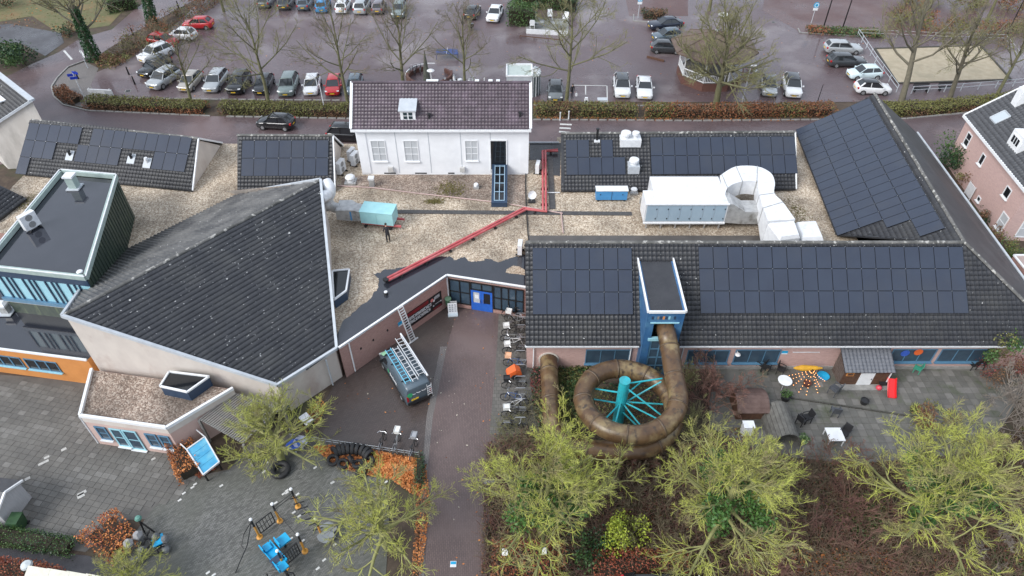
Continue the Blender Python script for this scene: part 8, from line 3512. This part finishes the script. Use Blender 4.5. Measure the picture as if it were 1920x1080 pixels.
for s in(0,1):
 mb=MB()
 c=p+V(.1,.22-.5*s,.5)
 pts_=[c+V(math.cos(a)*.45*(1+.2*math.cos(2*a)),math.sin(a)*.36,.05*math.sin(a))for a in np.linspace(0,6.283,10,endpoint=False)]
 mb.slab(pts_,.06)
 mb.build('wing',mat('grey_rubber',(.20,.215,.225),None,rough=.6),t)
mb=MB()
mb.bar(p+V(.1,0,0),p+V(.1,0,.5),.08,.08,up=V(1,0,0))
mb.build('stand',black_metal,t)
setts_px=[(591,877),(624,905),(532,926),(558,927),(538,924),(517,943),(551,961),(561,968),(538,920),(546,1010),(623,905),(600,1010),(628,1021),(608,1050),(596,1066),(366,908),(361,914),(337,938),(415,911),(390,1074),(401,1078),(500,868),(495,885),(540,877),(568,1014),(724,904),(345,925)]
ps=bpy.data.objects['playground_paving']
mb=MB()
mb.box((0,0,.012),(.22,.11,.024))
sett_me=mb.mesh('white_sett',mat('white_sett_paint',(.66,.65,.62),(.5,.5,.48),12,.6))
for(x,y)in setts_px:
 p=at(x,y)
 put('white_sett',sett_me,ps,(p.x,p.y,.006),(0,0,.75))
yd_=bpy.data.objects['school_yard']
for(x,y,w,d)in[(154,925,.5,.22),(152,930,.4,.3),(52,898,.3,.2),(82,868,.6,.18),(120,843,.3,.2),(288,861,.25,.15),(88,858,.3,.16)]:
 p=at(x,y)
 mb=MB()
 mb.box((p.x,p.y,.034),(w,d,.016),rz=ya+.9)
 mb.build('painted_mark',mat('worn_white_mark',(.5,.49,.46),(.36,.35,.33),9,.7),yd_)
cl_=thing('climbing_sculpture','grey climbing sculpture with black legs beside the russet hedge','play equipment',at(282,1020))
c=at(285,1022,.5)
mb=MB()
jr=random.Random(4)
for k in range(8):
 q=c+V(jr.uniform(-.9,.8),jr.uniform(-.8,.6),jr.uniform(-.35,.2))
 mb=MB()
 mb.loft([[q+V(math.cos(a)*r_*jr.uniform(.8,1.2),math.sin(a)*r_*jr.uniform(.8,1.2),z)for a in np.linspace(0,6.28,7,endpoint=False)]for r_,z in((.16,-.2),(.24,-.05),(.18,.12),(.06,.2))])
 mb.build('rock',mat('climbing_rock',(.10,.105,.11),(.17,.175,.18),3,.8,bump=.4),cl_)
for(x0,y0,x1,y1)in[(258,975,290,998),(262,978,272,1000),(295,1028,315,1022),(270,1000,300,1040),(280,995,262,1035),(268,1010,308,1012),(275,1030,300,1000),(265,1045,310,1035)]:
 mb=MB()
 mb.tube([at(x0,y0,.9),at(x1,y1,.05)],.05,6)
 mb.build('leg',black_metal,cl_)
mb=MB()
mb.lathe(at(259,972,.9),[(0,-.15),(.16,-.1),(.2,0),(.14,.12),(0,.16)],10)
mb.build('head_ball',mat('teal_ball',(.10,.24,.20),None,rough=.5),cl_)
for k,(x,y)in enumerate([(240,1018),(258,1003)]):
 q=at(x,y,.8)
 mb=MB()
 mb.loft([[q+V(math.cos(a)*r_,math.sin(a)*r_,z)for a in np.linspace(0,6.28,6,endpoint=False)]for r_,z in((.2,-.3),(.3,0),(.12,.25))])
 mb.build('pale_rock',mat('pale_rock',(.34,.34,.34),(.26,.26,.27),3,.8),cl_)
p=at(301,1020)
t=thing('blue_crate','bright blue box with slatted side in the playground','box',p,.55)
mb=MB()
mb.box((0,0,.42),(.62,.62,.08))
mb.build('lid',cyan_toy,t,False)
mb=MB()
mb.box((0,0,.19),(.54,.54,.36))
mb.build('body',black_plastic,t,False)
for k in range(6):
 mb=MB()
 mb.box((.285,-.24+k*.096,.2),(.02,.05,.34))
 mb.build('slat',mat('pale_slat',(.32,.36,.4),None,rough=.5),t,False)
sA,sB,sC=at(28,907,2.2),at(53,944,2.2),at(0,902,2.2)
t=thing('grey_shed','small grey boarded shed with dark roof at the left edge','shed',at(10,960))
q1=V(sA.x,sA.y,0)
gB=at(50,985-8,0)
u_=V(1,-.15,0).normalized()
w_=V(.15,1,0).normalized()
c_=at(20,988,0)
corn=[c_,c_-u_*3.2,c_-u_*3.2+w_*1.9,c_+w_*1.9]
mb=MB()
mb.prism([(p.x,p.y)for p in corn],0,1.7,top=False)
rdg0,rdg1=(corn[0]+corn[3])/2+UP*2.2,(corn[1]+corn[2])/2+UP*2.2
mb.add([corn[0]+UP*1.7,corn[3]+UP*1.7,rdg0-UP*.06],[(0,1,2)])
mb.build('wall',mat('grey_boards',(.44,.44,.45),(.36,.36,.37),6,.7,stretch=(6,6,.3)),t)
mb=MB()
ov=u_*.15
mb.slab([corn[0]-w_*.15+UP*1.65+ov,rdg0+ov,rdg1,corn[1]-w_*.15+UP*1.65],.06)
mb.slab([rdg0+ov,corn[3]+w_*.15+UP*1.65+ov,corn[2]+w_*.15+UP*1.65,rdg1],.06)
mb.build('roof',tile_house,t)
mb=MB()
mb.bar(corn[0]-w_*.15+UP*1.67+ov,rdg0+ov+UP*.02,.1,.12)
mb.bar(rdg0+ov+UP*.02,corn[3]+w_*.15+UP*1.67+ov,.1,.12)
mb.build('verge_board',white_paint,t)
p=at(42,988)
t=thing('green_bin','dark green wheeled bin beside the grey shed','bin',p)
mb=MB()
mb.loft([[p+V(x*.24,y*.28,.08)for x,y in((-1,-1),(1,-1),(1,1),(-1,1))],[p+V(x*.3,y*.36,.95)for x,y in((-1,-1),(1,-1),(1,1),(-1,1))]])
mb.build('body',lf_dark,t)
mb=MB()
mb.slab([p+V(x*.32,y*.38,1.02)for x,y in((-1,-1),(1,-1),(1,1),(-1,1))],.06)
mb.build('lid',lf_dark,t)
for s in(-1,1):
 mb=MB()
 mb.lathe(p+V(s*.27,.25,.1),[(0,-.03),(.1,-.03),(.1,.03),(0,.03)],10,'X')
 mb.build('wheel',black_rubber,t)
t=thing('pale_canopy','cream panel canopy row at the bottom left edge','canopy',at(120,1085))
for k in range(4):
 a=at(55+k*36,1062+k*5,1.9)
 mb=MB()
 mb.slab([a+V(0,-.9,-.1),a+V(1.25,-1.1,-.1),a+V(1.25,-.2,.12),a+V(0,0,.12)],.05)
 mb.build('roof_panel',mat('cream_panel',(.62,.60,.50),(.52,.50,.42),3,.5),t)
 for dx in(.1,):
  mb=MB()
  mb.bar(V(a.x+dx,a.y-.3,0),V(a.x+dx,a.y-.3,1.85),.07,.07,up=V(1,0,0))
  mb.build('post',zinc,t)
mb=MB()
mb.lathe(at(50,1060,1.6),[(0,.2),(.25,.12),(.3,0),(.2,-.1),(0,-.12)],12)
mb.build('globe',mat('pale_globe',(.5,.54,.54),None,rough=.4),t)
t=thing('blue_shelter','blue sheet roofed shelter standing in russet leaves','shelter',at(385,885))
q=[at(350,843,1.5),at(384,819,1.5),at(411,866,.9),at(381,890,.9)]
for k in range(4):
 a0,a1=q[0].lerp(q[3],k/4),q[0].lerp(q[3],(k+1)/4-.01)
 c0_,c1_=q[1].lerp(q[2],k/4),q[1].lerp(q[2],(k+1)/4-.01)
 mb=MB()
 mb.slab([a0,c0_,c1_,a1],.05)
 mb.build('roof_sheet',mat('worn_blue_sheet',(.06,.33,.56),(.09,.42,.64),1.5,.35,c4=(.2,.5,.62),c4scale=1.2),t)
mb=MB()
for i in range(4):
 mb.bar(q[i]-UP*.02,q[(i+1)%4]-UP*.02,.08,.12)
mb.build('edge_trim',white_metal,t)
for p in q:
 mb=MB()
 p=p.lerp(sum(q,Vector())/4,.12)
 mb.bar(V(p.x,p.y,0),p-UP*.06,.08,.08,up=V(1,0,0))
 mb.build('post',black_metal,t)
for a,b in((q[0],at(338,832,1.5)),(q[1],at(368,806,1.5))):
 mb=MB()
 mb.bar(a,b,.06,.06)
 mb.build('brace',white_metal,t)
t=thing('slatted_canopy','grey slatted timber canopy between annex and angular hall','canopy',at(450,810))
k0_,k1_,k2_,k3_=at(372,786,2.4),at(438,735,2.4),at(530,765,2.4),at(455,832,2.4)
ns=22
for i in range(ns):
 a,b=k0_.lerp(k3_,(i+.5)/ns),k1_.lerp(k2_,(i+.5)/ns)
 mb=MB()
 mb.bar(a,b,(k3_-k0_).length/ns*.5,.05)
 mb.build('slat',wood,t)
for f_ in(.04,.35,.66,.96):
 mb=MB()
 mb.bar(k0_.lerp(k1_,f_)-UP*.1,k3_.lerp(k2_,f_)-UP*.1,.1,.14)
 mb.build('beam',wood,t)
for p in(k0_,k1_,k2_,k3_):
 mb=MB()
 mb.bar(V(p.x,p.y,0),p-UP*.12,.14,.14,up=V(1,0,0))
 mb.build('post',wood,t)
for i,(x,y,a)in enumerate([(497,785,.4),(532,775,1.4),(578,797,.8),(498,800,.5)]):
 p=at(x,y)
 t=thing('cargo_box',['black box by the canopy corner','slim dark box at the cream wall under the tree','black box with white edge under the tree','dark blue box half under the canopy'][i],'box',p,a)
 mb=MB()
 mb.box((0,0,.35),(.55,.85,.6))
 mb.build('body',black_plastic if i!=3 else navy,t,False)
 mb=MB()
 mb.box((0,0,.67),(.6,.9,.05))
 mb.build('lid',navy if i!=2 else white_metal,t,False)
def pot(label,x,y,r_,h,m,plant=None):
 p=at(x,y,.03)
 t=thing('plant_pot',label,'plant pot',p)
 mb=MB()
 mb.lathe(p,[(0,0),(r_*.75,0),(r_,h),(r_*.88,h),(r_*.8,h*.8),(0,h*.8)],14)
 mb.build('pot',m,t)
 if plant:
  rng=np.random.default_rng(int(x))
  k=160
  u=norm(rng.normal(size=(k,3)))*(rng.random((k,1))**.4)*r_*1.3
  u[:,2]=np.abs(u[:,2])*1.1
  v,f=leaves(u+np.array([p.x,p.y,h*.9]),.12,rng)
  np_object('foliage',v,f,plant,t)
 return t
pot('round pot with green plant at the edging end',1472,748,.36,.4,black_plastic,lf_green)
pot('black empty pot lying near the edging',1619,756,.28,.35,black_plastic)
pot('dark pot with thin plant before the russet bush',1712,772,.3,.4,black_plastic,lf_olive)
pot('dark red pot under the string lights',1512,722,.28,.3,mat('dark_terracotta',(.10,.035,.025),None,rough=.7))
pot('pale green square tub below the barrel hut',1505,828,.32,.28,mat('pale_green_tub',(.36,.46,.22),None,rough=.6),lf_green)
sx0=at_y(1568,720,29.9).x
shd=thing('timber_shed','small dark timber shed with grey tiled roof on the patio','shed',at(1620,715))
sfy=at(1600,722).y
x0_,x1_=at(1572,722).x,at(1655,722).x
sby=31.2
fz,bz=1.55,2.45
fz=at_y(1600,697,sfy-.12).z
roof_front=[V(x0_-.1,sfy-.18,fz),V(x1_+.2,sfy-.18,fz)]
bz=at_y(1600,653,sby).z
mb=MB()
mb.prism([(x0_,sfy),(x1_,sfy),(x1_,sby),(x0_,sby)],.02,[fz-.1,fz-.1,bz-.1,bz-.1],top=False)
mb.build('wall',wood_dark,shd)
for k in range(9):
 mb=MB()
 z=.12+k*.15
 if z<fz-.15:
  mb.box(((x0_+x1_)/2,sfy-.012,z),(x1_-x0_,.02,.12))
  mb.build('board',wood_dark,shd)
for k in range(7):
 mb=MB()
 y=sfy+(k+.5)*(sby-sfy)/7
 zt_=fz+(bz-fz)*(k+.5)/7-.16
 mb.box((x0_-.012,y,zt_/2+.03),(.02,(sby-sfy)/7-.03,zt_))
 mb.build('side_board',mat('aged_side_board',(.085,.06,.05),(.13,.10,.085),5,.8),shd)
ra_,rb_=V(x0_-.12,sfy-.2,fz),V(x1_+.22,sfy-.2,fz)
rc_,rd_=V(x1_+.22,sby+.02,bz),V(x0_-.12,sby+.02,bz)
mb=MB()
mb.slab([ra_,rb_,rc_,rd_],.06)
mb.build('roof',black_metal,shd)
cols,rows=13,7
tile1=MB()
tw_,tl_=(rb_-ra_).length/cols,(rd_-ra_).length/rows
fr_=[0,.25,.5,.75,1]
hh_=[0.0,.02,.055,.045,0]
lo_=[(f*tw_,-.02,.05+h)for f,h in zip(fr_,hh_)]
up_=[(f*tw_,tl_,.012+h)for f,h in zip(fr_,hh_)]
bo_=[(f*tw_,-.02,0)for f in fr_]
tile1.add(lo_+up_+bo_,[(i,i+1,6+i,5+i)for i in range(4)]+[(10+i,11+i,i+1,i)for i in range(4)])
tme=tile1.mesh('roof_tile',mat('shed_roof_tile',(.10,.105,.12),(.14,.145,.16),5,.5))
Mr=frame_of(rb_-ra_,plane_n(ra_,rb_,rd_))
for i in range(cols):
 for j in range(rows):
  q=ra_+Mr@V(i*tw_,j*tl_,0)
  put('roof_tile',tme,shd,WM[shd.name].inverted()@q,Mr.to_euler())
mb=MB()
dx0,dx1=at(1603,722).x,at(1629,722).x
mb.box(((dx0+dx1)/2,sfy-.035,fz/2-.05),(dx1-dx0,.05,fz-.25))
dr=mb.build('door',white_paint,shd)
mb=MB()
mb.box((dx1-.1,sfy-.075,fz*.45),(.04,.04,.12))
mb.build('handle',black_metal,dr)
mb=MB()
p=at_y(1594,701,sfy)
mb.box((p.x,sfy-.04,p.z),(.5,.04,.34))
wdw=mb.build('shutter',orange_render,shd)
mb=MB()
mb.box((p.x,sfy-.066,p.z),(.36,.02,.2))
mb.build('pane',wood_dark,wdw)
mb=MB()
mb.bar(V(x1_+.08,sfy-.06,0.05),V(x1_+.08,sfy-.06,fz-.05),.06,.06,up=V(1,0,0))
mb.build('corner_post',white_paint,shd)
mb=MB()
mb.box(((x0_+x1_)/2,sfy-.25,.06),(x1_-x0_+.5,.5,.1))
mb.build('step',concrete,shd)
p=at(1668,735)
t=thing('toy_slide','red plastic toy slide beside the timber shed','toy',p,R(-100))
rings=[]
for k in range(8):
 u=k/7
 x=-.55+1.1*u
 z=.72*(1-u)**1.3+.06
 rings.append([(x,-.26,z+.13),(x,-.2,z),(x,.2,z),(x,.26,z+.13),(x,.3,z+.1),(x,.24,z-.05),(x,-.24,z-.05),(x,-.3,z+.1)])
mb=MB()
mb.loft(rings)
mb.build('chute',red_bright,t,False)
for k in range(3):
 mb=MB()
 mb.box((-.75+.06*k,0,.14+k*.2),(.14,.46,.05))
 mb.build('step',red_bright,t,False)
for s in(-1,1):
 mb=MB()
 mb.bar((-.8,s*.25,.02),(-.52,s*.25,.85),.08,.07)
 mb.build('side_frame',red_bright,t,False)
p=at(1648,727,.18)
mb=MB()
mb.smooth=True
mb.lathe(p,[(0,-.2),(.12,-.16),(.19,-.06),(.2,.02),(.15,.14),(0,.2)],12)
tag(mb.build('ball',mat('pink_ball',(.6,.06,.09),None,rough=.4)),'small red ball at the shed corner','ball')
p=at(1652,723)
t=thing('toy_barrow','black toy wheelbarrow at the shed corner','toy',p)
mb=MB()
mb.loft([[p+V(x*.2,y*.16,.2)for x,y in((-1,-1),(1,-1),(1,1),(-1,1))],[p+V(x*.3,y*.24,.42)for x,y in((-1,-1),(1,-1),(1,1),(-1,1))]])
mb.build('tray',black_plastic,t)
mb=MB()
mb.lathe(p+V(.3,0,.12),[(0,-.04),(.12,-.04),(.12,.04),(0,.04)],10,'Y')
mb.build('wheel',black_rubber,t)
pt=at(1525,692,.9)
t=thing('yellow_parasol','folded yellow parasol with strings of lit bulbs','parasol',V(pt.x,pt.y,0))
a,b=at(1488,690,1.1),at(1542,690,1.2)
mb=MB()
mb.tube([a,a.lerp(b,.1),a.lerp(b,.3),a.lerp(b,.75),b],[.03,.13,.22,.16,.05],10)
mb.build('canopy',mat('yellow_canvas',(.62,.33,.02),(.5,.26,.02),4,.7),t)
mb=MB()
mb.tube([V(b.x-.3,b.y,0),V(b.x-.3,b.y,1.3)],.03,6)
mb.build('pole',wood,t)
bulb_m=mat('warm_bulb',(1.0,.42,.14),None,emit=2.2)
bl=MB()
bl.lathe((0,0,0),[(0,-.03),(.03,0),(0,.03)],6)
bme=bl.mesh('bulb',bulb_m)
tw0=at(1524,692,1.25)
for k,(x,y)in enumerate([(1482,712),(1488,722),(1498,735),(1512,740),(1533,736),(1546,714),(1537,724),(1480,704)]):
 e_=at(x,y,.05)
 mb=MB()
 mid_=tw0.lerp(e_,.5)-UP*.12
 mb.tube([tw0,mid_,e_],.006,4)
 mb.build('light_string',black_metal,t)
 n=7
 for j in range(n):
  u=(j+1)/n
  c=tw0.lerp(mid_,u*2)if u<.5 else mid_.lerp(e_,u*2-1)
  put('bulb',bme,t,WM[t.name].inverted()@c)
p=at(1543,706,.05)
mb=MB()
mb.lathe(p,[(0,0),(.38,.02),(.42,.12),(.36,.12),(0,.05)],16)
tag(mb.build('sand_shell',cyan_toy),'turquoise sand shell lying beside the yellow parasol','toy')
cb=black_plastic
CG='black garden chairs on the patio'
for i,(x,y,a)in enumerate([(1434,697,1.0),(1462,700,-.6),(1425,690,2.2),(1820,690,1.8),(1835,688,1.2),(1500,794,.6),(1510,790,3.4),(1563,778,1.4),(1580,818,-2.4)]):
 chair(['black chair left of the two at the wall window','black chair right of the two at the wall window','black chair tucked at the wall behind the others','left black chair under the far right window','right black chair under the far right window','folding black chair left of the pair mid patio','folding black chair right of the pair mid patio','grey black garden chair alone in mid patio','black chair beside the white table'][i],at(x,y,.03),a,cb if i!=7 else mat('charcoal_plastic',(.07,.075,.085),None,rough=.5),s=1.05,group=CG)
chair('dark grey reclining chair before the timber shed',at(1561,738,.03),2.2,mat('charcoal_plastic',(.07,.075,.085)),'recliner',1.25)
chair('child chair with pink back and green legs near hall wall',at(1717,697,.03),2.6,mat('mint_plastic',(.05,.30,.20),None,rough=.4),'child_chair',.9)
table('white plastic table beside the black chair on patio',at(1560,825,.03),1.0,1.0,.62,white_paint)
p=at(1467,725,.03)
t=thing('round_table','round white table on the patio near the string lights','table',p)
mb=MB()
mb.lathe(p+UP*.68,[(0,.03),(.46,.03),(.48,.01),(.46,-.02),(0,-.02)],18)
mb.build('table_top',white_paint,t)
for k in range(3):
 a=k*2.09
 mb=MB()
 mb.tube([p+UP*.68,p+V(math.cos(a)*.36,math.sin(a)*.36,0)],.025,6)
 mb.build('leg',steel,t)
p=at(1460,806)
t=thing('barrel_hut','grey barrel roofed play hut below the patio','play hut',p)
n=12
hw_,hl=.95,1.3
for k in range(n):
 a0,a1=math.pi*k/n,math.pi*(k+1)/n-.02
 mb=MB()
 q=[V(p.x-math.cos(a)*hw_,p.y+s,math.sin(a)*1.35+.02)for s,a in((-hl,a0),(-hl,a1),(hl,a1),(hl,a0))]
 q2=[V(p.x-math.cos(a)*(hw_-.05),p.y+s,math.sin(a)*1.3+.02)for s,a in((-hl,a0),(-hl,a1),(hl,a1),(hl,a0))]
 mb.add(q+q2,[(0,1,2,3),(7,6,5,4),(0,4,5,1),(1,5,6,2),(2,6,7,3),(3,7,4,0)])
 mb.build('plank',mat('hut_plank',(.10,.095,.085),(.15,.145,.13),3,.8,bump=.3),t)
mb=MB()
mb.add([V(p.x-math.cos(a)*(hw_-.06),p.y+hl-.1,math.sin(a)*1.28+.02)for a in np.linspace(0,math.pi,10)],[tuple(range(10))])
mb.build('end_wall',wood_dark,t)
p=at(1400,768)
t=thing('brown_hut','brown roofed low hut among shrubs beside the patio','play hut',p)
mb=MB()
mb.prism([(p.x-.95,p.y-.8),(p.x+.95,p.y-.8),(p.x+.95,p.y+.9),(p.x-.95,p.y+.9)],0,.95)
mb.build('wall',wood_dark,t)
for k in range(8):
 mb=MB()
 y0,y1=-1.0+k*.26,-1.0+k*.26+.25
 z0,z1=.95+.55*math.sin(math.pi*(k)/8),.95+.55*math.sin(math.pi*(k+1)/8)
 mb.slab([p+V(-1.05,y0,z0),p+V(1.05,y0,z0),p+V(1.05,y1,z1),p+V(-1.05,y1,z1)],.05)
 mb.build('roof_board',mat('hut_brown_board',(.085,.05,.042),(.125,.08,.068),3,.75),t)
p=at(1398,812)
t=thing('white_box','white upright box between the huts','box',p)
mb=MB()
mb.box(p+UP*.45,(.65,.5,.9))
mb.build('body',white_paint,t)
mb=MB()
mb.box(p+UP*.93,(.72,.57,.06))
mb.build('lid',white_paint,t)
for i,(x,y)in enumerate([(947,1052),(1018,1050)]):
 p=at(x,y)
 t=thing('plant_sign',['left white notice on a stake by the lane','right white notice on a stake below the left tree'][i],'sign',p)
 mb=MB()
 mb.bar(p,p+UP*1.1,.05,.05,up=V(1,0,0))
 mb.build('stake',wood,t)
 mb=MB()
 mb.box(p+V(0,-.04,1.15),(.32,.03,.42),rx=-.5)
 mb.build('notice',white_paint,t)
p=at(850,1058)
mb=MB()
mb.box((p.x,p.y,.022),(.34,.34,.03))
mb.mi=1
mb.box((p.x,p.y+.06,.032),(.3,.16,.02))
tag(mb.build('lane_marker',[white_paint,cyan_toy]),'small cyan and white square marker set in the lane','marker')
for(x,y,s,m,lab)in[(918,905,.5,zinc,'pale stone in the planting beside the lane')]:
 p=at(x,y)
 mb=MB()
 mb.loft([[p+V(math.cos(a)*r_*1.4,math.sin(a)*r_*.8,z)for a in np.linspace(0,6.28,8,endpoint=False)]for r_,z in((.26,0),(.3,.12),(.2,.25),(.05,.3))])
 tag(mb.build('stone',concrete),lab,'stone')
